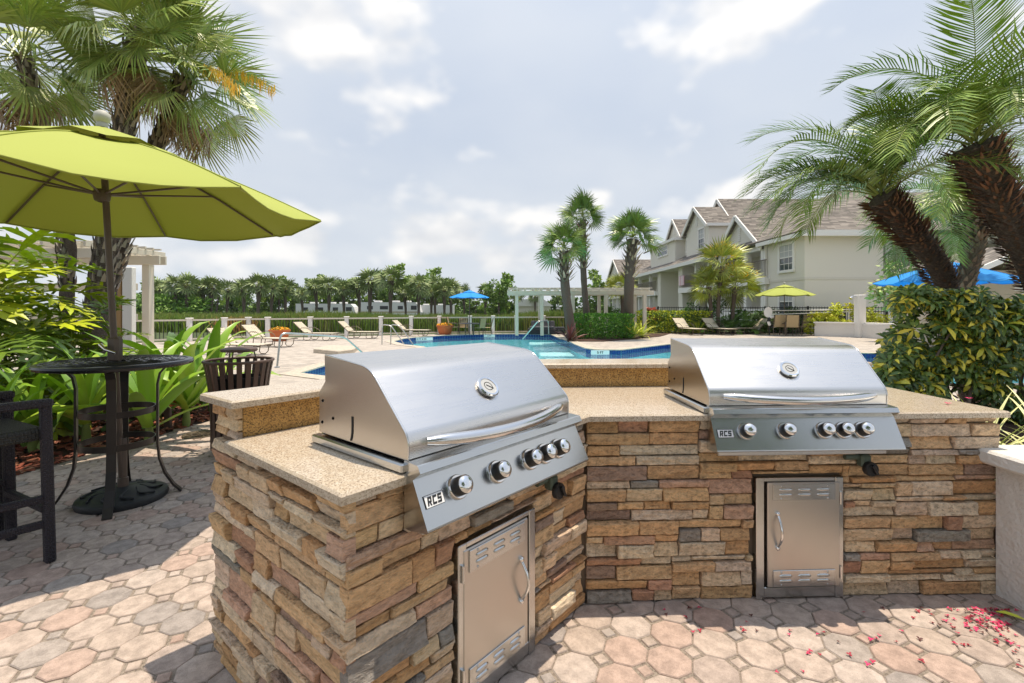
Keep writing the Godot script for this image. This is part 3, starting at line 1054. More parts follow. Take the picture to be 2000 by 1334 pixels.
func grill(label: String, xf: Transform3D) -> Node3D:
	var g := thing("gas_grill", label, "gas grill", Vector3(), 0.0, "stainless grills set into the island")
	g.transform = xf
	var W := 0.437
	# hood section (z, y) from the front bottom over the top to the back
	var sec := [Vector2(0.03, 0.946), Vector2(0.031, 0.985)]
	for k in 6:
		var a := lerpf(0.0, PI / 4, k / 5.0)
		sec.append(Vector2(0.031 - 0.06 * (1 - cos(a)), 0.988 + 0.06 * sin(a)))
	for k in range(1, 4):
		sec.append(sec[7].lerp(Vector2(-0.140, 1.178), k / 4.0))
	var c0 := Vector2(-0.140, 1.178)
	for k in 8:
		var q := k / 7.0
		sec.append(c0.lerp(Vector2(-0.175, 1.213), q).lerp(Vector2(-0.175, 1.213).lerp(Vector2(-0.232, 1.2165), q), q))
	sec.append(Vector2(-0.35, 1.2265)); sec.append(Vector2(-0.462, 1.236))
	var shell := MB.new()
	var rows := []
	for s in sec:
		var row := PackedVector3Array()
		for k in 9:
			row.append(Vector3(lerpf(-W, W, k / 8.0), s.y, s.x))
		rows.append(row)
	shell.grid(rows, false, 0.87, 0.6)
	shell.quad(Vector3(W, 0.95, -0.505), Vector3(-W, 0.95, -0.505), Vector3(-W, 1.095, -0.505), Vector3(W, 1.095, -0.505))
	shell.quad(Vector3(W, 1.095, -0.505), Vector3(-W, 1.095, -0.505), Vector3(-W, 1.138, -0.462), Vector3(W, 1.138, -0.462))
	shell.quad(Vector3(W, 1.138, -0.462), Vector3(-W, 1.138, -0.462), Vector3(-W, 1.236, -0.462), Vector3(W, 1.236, -0.462))
	put(shell, "hood", M.steel, g)
	var prof := PackedVector2Array()
	for s in sec: prof.append(Vector2(s.x - 0.003 if s.y > 0.95 else s.x, s.y - 0.002))
	prof.append_array(PackedVector2Array([Vector2(-0.460, 1.138), Vector2(-0.503, 1.095), Vector2(-0.503, 0.946)]))
	for sd: float in [-1.0, 1.0]:
		var s := MB.new()
		s.prism(prof, -0.003, 0.003, Transform3D(Basis(Vector3(0, 0, 1), Vector3.UP, Vector3(-1, 0, 0)), Vector3(sd * W, 0, 0)))
		var o := put(s, "hood_side", M.steel_side, g)
		var lip := MB.new()
		var lr := []
		for q in sec:
			lr.append(Vector3(sd * (W + 0.001), q.y, q.x))
		lip.tube(lr, [0.0035], 6)
		put(lip, "edge_bead", M.satin_chrome, o)
		var slot := MB.new()
		for k in 6:
			var y0 := lerpf(0.950, 1.035, k / 6.0)
			var y1 := lerpf(0.950, 1.035, (k + 1) / 6.0)
			var z0 := -0.276 + 0.012 * pow((y0 - 0.99) / 0.045, 2) * (1 if y0 < 0.99 else 0) * -1.0
			var z1 := -0.276 + 0.012 * pow((y1 - 0.99) / 0.045, 2) * (1 if y1 < 0.99 else 0) * -1.0
			var X := sd * (W + 0.0042)
			slot.quad_out(Vector3(X, y0, z0 - 0.006), Vector3(X, y0, z0 + 0.006), Vector3(X, y1, z1 + 0.006), Vector3(X, y1, z1 - 0.006), Vector3(0, 1, -0.28))
		put(slot, "slot", M.dark_gap, o)
		var sc := MB.new()
		for q in [[-0.478, 1.065], [-0.482, 0.985], [-0.405, 1.01]]:
			sc.lathe([Vector2(0.006, 0), Vector2(0.005, 0.0025), Vector2(0.002, 0.004), Vector2(0, 0.0042)], 10, Transform3D(Basis(Vector3(0, 0, -sd), Vector3(sd, 0, 0), Vector3(0, 1, 0)), Vector3(sd * (W + 0.003), q[1], q[0])))
		put(sc, "screws", M.chrome, o)
	var fl := MB.new()
	for sd in [-1, 1]:
		fl.box(Vector3(sd * 0.444, 0.922, -0.247), Vector3(0.036, 0.030, 0.55), 0.005)
	fl.box(Vector3(0, 0.922, -0.513), Vector3(0.85, 0.030, 0.024), 0.005)
	fl.box(Vector3(0, 0.926, -0.2), Vector3(0.84, 0.022, 0.5))
	put(fl, "trim_flange", M.steel_panel, g)
	# control panel
	var pn := MB.new()
	pn.prism(PackedVector2Array([Vector2(0.020, 0.944), Vector2(0.081, 0.941), Vector2(0.086, 0.939), Vector2(0.097, 0.919), Vector2(0.0925, 0.915), Vector2(0.0615, 0.893), Vector2(0.130, 0.760), Vector2(0.131, 0.755), Vector2(0.126, 0.750), Vector2(0.05, 0.738), Vector2(0.020, 0.738)]), -0.446, 0.446, Transform3D(Basis(Vector3(0, 0, 1), Vector3.UP, Vector3(-1, 0, 0)), Vector3()))
	var panel := put(pn, "control_panel", M.steel_panel, g)
	var hl := MB.new()
	var hn := Vector3(0, -0.815, 0.579)
	for k in 34:
		var x := -0.41 + 0.82 * k / 33.0
		hl.lathe([Vector2(0.0042, 0), Vector2(0, 0.0006)], 8, Transform3D(Basis(Vector3.RIGHT, hn, Vector3.RIGHT.cross(hn)), Vector3(x, 0.905, 0.078)))
	put(hl, "vent_holes", M.dark_gap, panel)
	var tr := MB.new()
	tr.box(Vector3(0, 0.725, 0.035), Vector3(0.82, 0.022, 0.06), 0.004)
	put(tr, "drip_tray", M.steel, g)
	var N := Vector3(0, 0.458, 0.889)
	var upv := Vector3(0, 0.889, -0.458)
	for kx: float in [-0.292, -0.104, 0.080, 0.172, 0.264]:
		var base := Transform3D(Basis(Vector3.RIGHT, N, Vector3.RIGHT.cross(N)), Vector3(kx, 0.836, 0.0905))
		var k := MB.new()
		k.lathe([Vector2(0.030, 0.004), Vector2(0.0295, 0.042), Vector2(0.027, 0.045)], 28, base)
		var o := put(k, "knob", M.black_plastic, g)
		var bz := MB.new()
		bz.lathe([Vector2(0.039, 0.0), Vector2(0.039, 0.008), Vector2(0.036, 0.012), Vector2(0.029, 0.012)], 28, base)
		put(bz, "bezel", M.satin_chrome, o)
		var cp := MB.new()
		var pr := [Vector2(0.0280, 0.043), Vector2(0.0292, 0.046), Vector2(0.0282, 0.049)]
		for q in 7:
			var a := lerpf(0.15, PI / 2, q / 6.0)
			pr.append(Vector2(0.027 * cos(a), 0.0487 + 0.012 * sin(a)))
		cp.lathe(pr, 28, base)
		put(cp, "cap", M.chrome, o)
	# badge: white plate, black rule, slanted letters
	var bx := Transform3D(Basis(Vector3.RIGHT, upv, N), Vector3(-0.392, 0.828, 0.0955))
	var bg := MB.new()
	bg.box(Vector3(0, 0, 0.0012), Vector3(0.074, 0.038, 0.0024))
	var badge := put(bg, "badge", M.black_plastic, g, bx)
	var pt := MB.new()
	pt.box(Vector3(0, 0, 0.0026), Vector3(0.0705, 0.0345, 0.0008))
	put(pt, "badge_face", M.white_print, badge)
	var glyphs := {
		"R": [[[0, 0], [0.30, 0], [0.30, 1], [0, 1]], [[0.30, 0.78], [0.92, 0.78], [0.92, 1], [0.30, 1]], [[0.64, 0.45], [0.92, 0.45], [0.92, 0.78], [0.64, 0.78]], [[0.30, 0.36], [0.92, 0.36], [0.92, 0.55], [0.30, 0.55]], [[0.42, 0.36], [0.70, 0.36], [0.98, 0], [0.66, 0]]],
		"C": [[[0, 0], [0.30, 0], [0.30, 1], [0, 1]], [[0.30, 0.76], [0.95, 0.76], [0.95, 1], [0.30, 1]], [[0.30, 0], [0.95, 0], [0.95, 0.24], [0.30, 0.24]]],
		"S": [[[0, 0.76], [0.95, 0.76], [0.95, 1], [0, 1]], [[0, 0.40], [0.30, 0.40], [0.30, 0.76], [0, 0.76]], [[0.30, 0.40], [0.95, 0.40], [0.95, 0.62], [0.30, 0.62]], [[0.65, 0.2], [0.95, 0.2], [0.95, 0.40], [0.65, 0.40]], [[0, 0], [0.95, 0], [0.95, 0.24], [0, 0.24]]],
	}
	var lt := MB.new()
	for li in 3:
		for poly in glyphs["RCS"[li]]:
			var pp := PackedVector2Array()
			for q in poly:
				pp.append(Vector2(-0.0295 + li * 0.0195 + q[0] * 0.0165 + q[1] * 0.005, -0.013 + q[1] * 0.026))
			lt.prism(pp, 0.0028, 0.0040)
	put(lt, "letters", M.black_plastic, badge)
	# thermometer on the slope
	var tn := Vector3(0, 0.7071, 0.7071)
	var tb := Transform3D(Basis(Vector3.RIGHT, tn, Vector3.RIGHT.cross(tn)), Vector3(0.005, 1.098, -0.0605))
	var th := MB.new()
	th.lathe([Vector2(0.034, 0), Vector2(0.034, 0.010), Vector2(0.047, 0.012), Vector2(0.048, 0.016), Vector2(0.044, 0.020), Vector2(0.036, 0.019), Vector2(0.035, 0.016)], 32, tb)
	var to := put(th, "thermometer", M.chrome, g)
	var dl := MB.new()
	dl.lathe([Vector2(0.0355, 0.0165), Vector2(0.0, 0.0168)], 28, tb)
	put(dl, "dial", M.dial_face, to)
	var nd := MB.new()
	nd.box(Vector3(0, 0.018, 0.006), Vector3(0.003, 0.001, 0.034), 0.0, tb * turned(0.9))
	nd.lathe([Vector2(0.02, 0.0172), Vector2(0.0185, 0.0178), Vector2(0.017, 0.0172)], 24, tb)
	put(nd, "needle", M.dark_gap, to)
	# bowed handle
	var hd := MB.new()
	var path := []
	var rad := []
	for k in 25:
		var x := lerpf(-0.372, 0.372, k / 24.0)
		var b := 1.0 - pow(x / 0.372, 2)
		path.append(Vector3(x, 0.990 - 0.012 * b, 0.036 + 0.070 * b))
		rad.append(0.013 + 0.0075 * minf(1.0, b * 4.0))
	hd.tube(path, rad, 16)
	put(hd, "handle", M.satin_chrome, g)
	return g

# ---------- pool and what stands round it ----------
func edge_offset(poly: PackedVector2Array, w: float) -> PackedVector2Array:
	if Geometry2D.is_polygon_clockwise(poly):
		poly = poly.duplicate(); poly.reverse()
	var o := PackedVector2Array()
	var m := poly.size()
	for i in m:
		var e0 := (poly[i] - poly[(i - 1 + m) % m]).normalized()
		var e1 := (poly[(i + 1) % m] - poly[i]).normalized()
		var n0 := Vector2(e0.y, -e0.x)
		var n1 := Vector2(e1.y, -e1.x)
		o.append(poly[i] + (n0 + n1) * (w / maxf(0.45, 1.0 + n0.dot(n1))))
	return o

func basin(poly: PackedVector2Array, called: String, label: String, depth: float, level: float) -> Node3D:
	if Geometry2D.is_polygon_clockwise(poly):
		poly = poly.duplicate(); poly.reverse()
	var m := poly.size()
	var pool := thing(called, label, "pool", Vector3())
	var wall := MB.new()
	var tiles := MB.new()
	for i in m:
		var a := poly[i]
		var b := poly[(i + 1) % m]
		wall.quad(Vector3(a.x, -depth, a.y), Vector3(b.x, -depth, b.y), Vector3(b.x, 0.0, b.y), Vector3(a.x, 0.0, a.y))
		var L := a.distance_to(b)
		var cnt := maxi(1, int(round(L / 0.152)))
		var dir := (b - a) / L
		var inn := Vector2(-dir.y, dir.x) * 0.012
		for k in cnt:
			var p := a + dir * (L * k / cnt + 0.004) + inn
			var q := a + dir * (L * (k + 1) / cnt - 0.004) + inn
			for row in [[-0.012, -0.158], [-0.166, -0.31]]:
				tiles.quad(Vector3(p.x, row[1], p.y), Vector3(q.x, row[1], q.y), Vector3(q.x, row[0], q.y), Vector3(p.x, row[0], p.y))
	var fl := MB.new()
	fl.slab(poly, -depth - 0.1, -depth)
	put(fl, "floor", M.pool_plaster, pool)
	put(wall, "wall", M.pool_plaster, pool)
	put(tiles, "tile_band", M.blue_tile, pool).set_meta("kind", "stuff")
	var out := edge_offset(poly, 0.33)
	var lip := edge_offset(poly, -0.035)
	var cp := MB.new()
	for i in m:
		var j := (i + 1) % m
		cp.quad(Vector3(out[j].x, -0.01, out[j].y), Vector3(out[i].x, -0.01, out[i].y), Vector3(out[i].x, 0.016, out[i].y), Vector3(out[j].x, 0.016, out[j].y))
		cp.quad(Vector3(out[j].x, 0.016, out[j].y), Vector3(out[i].x, 0.016, out[i].y), Vector3(lip[i].x, 0.016, lip[i].y), Vector3(lip[j].x, 0.016, lip[j].y))
		cp.quad(Vector3(lip[i].x, -0.014, lip[i].y), Vector3(lip[j].x, -0.014, lip[j].y), Vector3(lip[j].x, 0.016, lip[j].y), Vector3(lip[i].x, 0.016, lip[i].y))
	put(cp, "coping", M.coping, pool)
	var wt := MB.new()
	var t := Geometry2D.triangulate_polygon(poly)
	for i in range(0, t.size(), 3):
		var a := Vector3(poly[t[i]].x, level, poly[t[i]].y)
		var b := Vector3(poly[t[i + 1]].x, level, poly[t[i + 1]].y)
		var c := Vector3(poly[t[i + 2]].x, level, poly[t[i + 2]].y)
		if (b - a).cross(c - a).y > 0: wt.tri(a, b, c)
		else: wt.tri(a, c, b)
	struct(wt, "pool_water" if called == "swimming_pool" else "spa_water", M.water)
	return pool

func depth_mark(pool: Node3D, at: Vector3, face: Vector3, words: String, w: float) -> void:
	var z := face.normalized()
	var xf := Transform3D(Basis(Vector3.UP.cross(z), Vector3.UP, z), at)
	var pl := MB.new()
	pl.box(Vector3(), Vector3(w, 0.15, 0.02))
	var o := put(pl, "depth_tile", M.white_print, pool, xf)
	var tm := TextMesh.new()
	var sf := SystemFont.new()
	sf.font_names = PackedStringArray(["Droid Sans"])
	sf.font_weight = 700
	tm.font = sf
	tm.text = words
	tm.font_size = 64
	tm.pixel_size = 0.0018
	tm.depth = 0.004
	place(tm, "depth_letters", M.black_plastic, o, Transform3D(Basis(), Vector3(0, 0, 0.0125)))

func build_pool() -> void:
	var pool := basin(POOL, "swimming_pool", "large freeform swimming pool with blue waterline tiles and pale coping", 1.25, -0.17)
	basin(SPA, "wading_pool", "small corner pool with dark blue tile behind the left counter", 0.6, -0.16)
	# pale steps under the water by the planted point
	var a := G(1094, 662)
	for k in 4:
		var st := MB.new()
		var p := G([1070, 1083, 1098, 1118][k], [661, 667, 673, 681][k])
		st.box(Vector3(p.x, -0.42 - 0.07 * k, p.z - 0.6), Vector3(1.7, 0.3, 1.5), 0.03)
		put(st, "pool_step", M.pool_step, pool)
	depth_mark(pool, G(1169, 683.2) + Vector3(0.05, -0.09, 0.03), Vector3(-0.04, 0, 1), "5 FT", 0.62)
	depth_mark(pool, G(956, 652.7) + Vector3(0, -0.09, 0.06), Vector3(0, 0, 1), "4 FT", 0.6)
	depth_mark(pool, G(822, 658.4) + Vector3(0.05, -0.09, 0.10), Vector3(0.35, 0, 1), "3 FT 6 IN", 1.1)
	# handrails
	var hr := MB.new()
	var p0 := G(541, 718)
	var bend := func(pts: Array, r: float) -> Array:
		var o := [pts[0]]
		for i in range(1, pts.size() - 1):
			var u: Vector3 = (pts[i - 1] - pts[i]).normalized()
			var w: Vector3 = (pts[i + 1] - pts[i]).normalized()
			for k in 6:
				var q := k / 5.0
				var e0: Vector3 = pts[i] + u * r
				var e1: Vector3 = pts[i] + w * r
				o.append(e0.lerp(pts[i], q).lerp(Vector3(pts[i]).lerp(e1, q), q))
		o.append(pts[-1])
		return o
	hr.tube(bend.call([p0, P(548, 650, 11.6), P(673, 658, 13.0), P(716, 696, 13.4)], 0.16), [0.024], 10)
	hr.lathe([Vector2(0.06, 0.0), Vector2(0.055, 0.02), Vector2(0.026, 0.03)], 16, Transform3D(Basis(), p0 + Vector3(0, 0.005, 0)))
	tag(put(hr, "spa_handrail", M.galvanised), "stainless steel grab rail beside the small pool, behind the trash bin", "handrail")
	var ld := thing("pool_ladder", "pair of stainless ladder rails curving into the left end of the pool", "pool ladder", G(746, 673))
	for k in 2:
		var lm := MB.new()
		var off := Vector3(0.34, 0, 0.0) * k
		lm.tube(bend.call([off, off + Vector3(0.0, 0.78, 0), off + Vector3(0.36, 0.74, 0.05), off + Vector3(0.9, 0.0, 0.1), off + Vector3(1.0, -0.5, 0.1)], 0.12), [0.022], 8)
		put(lm, "ladder_rail", M.galvanised, ld)
	var gr := MB.new()
	var q0 := G(1021, 662, -0.1)
	gr.tube(bend.call([q0, P(1050, 628, 22.2), P(1071, 625, 22.6), P(1072, 652, 22.6)], 0.15), [0.03], 8)
	tag(put(gr, "pool_handrail", M.galvanised), "single white handrail arching out of the pool before the pergola", "handrail")
	# raised step of the deck near the ladder
	var stp := MB.new()
	stp.slab(plan_px([[612, 689], [640, 681], [700, 683], [690, 690], [660, 694]]), 0.002, 0.13, 0.02)
	tag(put(stp, "deck_step", M.coping), "low pale raised step on the deck left of the pool", "step")
	# fence with white posts and dark pickets
	var fp := []
	for q in [[130, 674], [250, 670.5], [370, 666.5], [438, 664], [485, 661], [523, 660.5], [606, 658.5], [677, 656.8], [744, 655.2], [803, 653.7], [858, 652.8], [918, 651.9], [963, 651.3], [1008, 650.9], [1062, 650.5], [1116, 650.3], [1172, 650.1]]:
		fp.append(G(q[0], q[1]))
	var fence := thing("picket_fence", "fence of square white posts and dark slim pickets behind the pool", "fence", fp[0])
	var o3: Vector3 = fp[0]
	for i in fp.size():
		var p: Vector3 = fp[i] - o3
		var pm := MB.new()
		pm.box(p + Vector3(0, 0.48, 0), Vector3(0.17, 0.96, 0.17), 0.01)
		pm.box(p + Vector3(0, 0.975, 0), Vector3(0.23, 0.05, 0.23), 0.015)
		put(pm, "post", M.white_paint, fence)
		if i + 1 < fp.size():
			var q: Vector3 = fp[i + 1] - o3
			for h in [[0.90, 0.07], [0.10, 0.06]]:
				var rm := MB.new()
				rm.bar(p + Vector3(0, h[0], 0), q + Vector3(0, h[0], 0), 0.06, h[1])
				put(rm, "rail", M.cream_paint, fence)
			var km := MB.new()
			var cnt := int(p.distance_to(q) / 0.125)
			for k in range(1, cnt):
				var c := p.lerp(q, float(k) / cnt)
				km.bar(c + Vector3(0, 0.12, 0), c + Vector3(0, 0.88, 0), 0.02, 0.02, Vector3(1, 0, 0))
			put(km, "pickets", M.black_iron, fence).set_meta("kind", "stuff")
	var verge := PackedVector2Array()
	for p in fp: verge.append(Vector2(p.x, p.z - 0.12))
	verge.append(Vector2(5.5, -30)); verge.append(Vector2(-40, -30)); verge.append(Vector2(-40, -17))
	var vg := MB.new()
	vg.slab(verge, -0.01, 0.012)
	struct(vg, "grass_verge", M.lawn)
	# loungers
	var proto := lounger("cream strap lounger with a raised back nearest the leafy plants, left of the pool")
	proto.position = G(452, 692)
	proto.rotation.y = -0.25
	for q in [[512, 677, -0.2, 1.0, "cream strap lounger with looping arms before the third fence post"], [606, 664.5, -0.12, 1.0, "cream strap lounger just right of the small terracotta planter"], [690, 661, -0.1, 1.0, "cream strap lounger standing alone between grab rail and ladder"], [793, 656.5, -0.15, 1.0, "cream strap lounger standing behind the pool ladder"],
			[1338, 653.0, -1.3, 1.08, "cream strap lounger with upright back by the yellow hedge, left of two"], [1396, 653.0, -1.3, 1.08, "cream strap lounger with upright back by the ferns, right of two"], [1474, 652.5, PI + 0.12, 1.05, "cream lounger seen from the side left of the life ring"]]:
		dup(proto, G(q[0], q[1]), q[2], q[4], q[3])
	# planters
	var pl := planter("terracotta bowl planter with yellow flowers behind the grab rail", G(546, 666))
	dup(pl, G(869, 653.6), 0.7, "terracotta bowl planter with orange flowers beside the far dining set", 1.05)
	# dining sets under far umbrellas
	var ub := umbrella("patio_umbrella", "bright blue umbrella over the dining set by the fence", M.blue_canvas, M.bronze_metal, G(917, 654.5), 1.05, 1.98, 0.32, 0.2)
	var ul := umbrella("patio_umbrella", "lime green umbrella beyond the pool before the apartment building", M.lime_canvas, M.bronze_metal, G(1532, 654.5), 1.42, 2.10, 0.50, 0.3)
	umbrella("patio_umbrella", "blue umbrella behind the variegated hedge on the right", M.blue_canvas, M.bronze_metal, Vector3(10.8, 0, -12.0), 1.5, 2.06, 0.46, 0.25)
	var tb := thing("dining_table", "round dark dining table under the far blue umbrella", "table", G(917, 654.5), 0.0, "dining tables under the far umbrellas")
	var tm := MB.new()
	tm.lathe([Vector2(0, 0.60), Vector2(0.50, 0.60), Vector2(0.52, 0.615), Vector2(0.50, 0.63), Vector2(0, 0.63)], 24)
	put(tm, "table_top", M.bronze_metal, tb)
	for k in 4:
		var lg := MB.new()
		var a4 := TAU * (k + 0.5) / 4
		lg.rod(Vector3(cos(a4) * 0.3, 0, sin(a4) * 0.3), Vector3(cos(a4) * 0.28, 0.6, sin(a4) * 0.28), 0.018, 6)
		put(lg, "leg", M.bronze_metal, tb)
	dup(tb, G(1536, 655), 0.3, "round dark dining table under the far lime umbrella")
	var ch := sling_chair("tan sling chair on the left of the table under the far blue umbrella")
	ch.position = G(886, 653.5)
	ch.rotation.y = PI / 2
	for q in [[906, 652.6, 0.2, "tan sling chair behind the table under the far blue umbrella"], [936, 654, -2.2, "tan sling chair on the right of the table under the far blue umbrella"], [952, 653, -1.6, "tan sling chair farthest right under the far blue umbrella"],
			[1517, 655, PI, "tan sling chair turned away left under the lime umbrella"], [1545, 656, PI - 0.3, "tan sling chair in front of the table under the lime umbrella"], [1566, 655, -1.4, "tan sling chair on the right under the far lime umbrella"]]:
		dup(ch, G(q[0], q[1]), q[2], q[3], 1.12 if q[0] > 1200 else 0.92)
	var _x := [ub, ul]
	# far pergola with a lounge sofa
	pergola("garden_pergola", "long cream pergola beyond the pool behind the cabbage palms", M.cream_paint, 0.25, 7.2, 25.0, 27.0, 2.3, [0.0, 1.3, 2.9, 4.6, 6.6])
	var sofa := thing("lounge_sofa", "dark wicker lounge sofa with grey cushions under the cream pergola", "sofa", G(1058, 653))
	var sm := MB.new()
	sm.box(Vector3(0, 0.17, 0), Vector3(1.5, 0.3, 0.8), 0.03)
	put(sm, "sofa_base", M.wicker, sofa)
	var sb := MB.new()
	sb.box(Vector3(0.1, 0.52, -0.33), Vector3(1.3, 0.5, 0.14), 0.04, Transform3D(Basis(Vector3.RIGHT, -0.25), Vector3(0, 0.05, -0.12)))
	put(sb, "back_cushion", M.grey_cloth, sofa)
	var sc := MB.new()
	sc.box(Vector3(0, 0.38, 0.05), Vector3(1.3, 0.12, 0.66), 0.04)
	put(sc, "seat_cushion", M.grey_cloth, sofa)
	var ot := thing("wicker_ottoman", "low dark wicker ottoman beside the lounge sofa under the pergola", "ottoman", G(1091, 652.5))
	var om := MB.new()
	om.box(Vector3(0, 0.16, 0), Vector3(0.7, 0.28, 0.6), 0.03)
	put(om, "ottoman_base", M.wicker, ot)
	var oc := MB.new()
	oc.box(Vector3(0, 0.34, 0), Vector3(0.66, 0.1, 0.56), 0.03)
	put(oc, "ottoman_cushion", M.grey_cloth, ot)

func lounger(label: String) -> Node3D:
	var o := thing("pool_lounger", label, "lounger", Vector3(), 0.0, "strap loungers round the pool")
	var fr := MB.new()
	for s in [-1, 1]:
		var z: float = s * 0.31
		fr.tube([Vector3(-0.62, 0.80, z), Vector3(-0.12, 0.34, z), Vector3(0.0, 0.31, z), Vector3(1.15, 0.31, z), Vector3(1.24, 0.30, z)], [0.016], 8)
		fr.tube([Vector3(-0.10, 0.32, z), Vector3(-0.14, 0.06, z), Vector3(-0.05, 0.015, z), Vector3(0.12, 0.02, z), Vector3(0.20, 0.10, z), Vector3(0.22, 0.31, z)], [0.014], 8)
		fr.tube([Vector3(0.78, 0.31, z), Vector3(0.74, 0.08, z), Vector3(0.80, 0.015, z), Vector3(0.96, 0.015, z), Vector3(1.06, 0.10, z), Vector3(1.10, 0.31, z)], [0.014], 8)
	fr.rod(Vector3(1.24, 0.30, -0.31), Vector3(1.24, 0.30, 0.31), 0.016)
	fr.rod(Vector3(-0.62, 0.80, -0.31), Vector3(-0.62, 0.80, 0.31), 0.016)
	put(fr, "frame", M.bronze_frame, o)
	for s in [-1, 1]:
		var am := MB.new()
		var z: float = s * 0.34
		am.tube([Vector3(-0.28, 0.50, z), Vector3(-0.20, 0.56, z), Vector3(0.02, 0.55, z), Vector3(0.22, 0.44, z), Vector3(0.3, 0.32, z)], [0.013], 8)
		put(am, "armrest", M.bronze_frame, o)
	for k in 24:
		var st := MB.new()
		if k < 9:
			var q := (k + 0.5) / 9.0
			var p := Vector3(-0.61, 0.79, 0).lerp(Vector3(-0.12, 0.35, 0), q)
			st.box(Vector3(), Vector3(0.056, 0.008, 0.64), 0.002, Transform3D(Basis(Vector3(0, 0, 1), -0.73), p + Vector3(0.012, 0.012, 0)))
		else:
			st.box(Vector3(-0.02 + (k - 9) * 0.084, 0.325, 0), Vector3(0.066, 0.008, 0.64), 0.002)
		put(st, "strap", M.cream_strap, o)
	for k in 5:
		pass
	var lw := MB.new()
	for k in 5:
		var z := -0.22 + 0.11 * k
		lw.bar(Vector3(-0.60, 0.795, z), Vector3(-0.10, 0.355, z), 0.05, 0.006, Vector3(0.66, 0.75, 0))
	put(lw, "woven_straps", M.cream_strap, o)
	return o

func sling_chair(label: String) -> Node3D:
	var o := thing("sling_chair", label, "chair", Vector3(), 0.0, "sling dining chairs")
	var st := MB.new()
	st.box(Vector3(0, 0.40, 0.02), Vector3(0.50, 0.015, 0.46), 0.004)
	put(st, "seat", M.tan_mesh, o)
	var bk := MB.new()
	bk.box(Vector3(0, 0.28, 0), Vector3(0.48, 0.56, 0.015), 0.004, Transform3D(Basis(Vector3.RIGHT, -0.22), Vector3(0, 0.40, -0.22)))
	put(bk, "backrest", M.tan_mesh, o)
	for s in [-1, 1]:
		var f := MB.new()
		var x: float = s * 0.27
		f.tube([Vector3(x, 0.0, 0.26), Vector3(x, 0.38, 0.24), Vector3(x, 0.60, 0.18), Vector3(x, 0.62, -0.22)], [0.014], 6)
		f.tube([Vector3(x, 0.0, -0.26), Vector3(x, 0.38, -0.20), Vector3(x, 0.96, -0.34)], [0.014], 6)
		put(f, "side_frame", M.bronze_frame, o)
	return o

func planter(label: String, at: Vector3) -> Node3D:
	var o := thing("flower_planter", label, "planter", at, 0.0, "terracotta planters on the pool deck")
	var p := MB.new()
	p.lathe([Vector2(0.0, 0.0), Vector2(0.26, 0.0), Vector2(0.33, 0.12), Vector2(0.40, 0.40), Vector2(0.44, 0.42), Vector2(0.44, 0.48), Vector2(0.38, 0.48), Vector2(0.36, 0.42), Vector2(0, 0.42)], 28)
	put(p, "bowl", M.terracotta, o)
	var f := MB.new()
	for k in 420:
		var a := rr(0, TAU)
		var r := 0.38 * sqrt(rng.randf())
		f.col = [Color(0.62, 0.38, 0.02), Color(0.70, 0.30, 0.02), Color(0.06, 0.11, 0.02)][rng.randi() % 3]
		var c := Vector3(cos(a) * r, 0.46 + rr(0.0, 0.14) * (1.2 - r * 2), sin(a) * r)
		var d := Vector3(rr(-1, 1), rr(0.2, 1), rr(-1, 1)).normalized()
		f.strip(c, c + d * 0.03, c + d * 0.055, d.cross(Vector3(rr(-1, 1), 0.3, rr(-1, 1))).normalized(), 0.012, 0.02)
	put(f, "flowers", M.tree_leaf, o).set_meta("kind", "stuff")
	return o

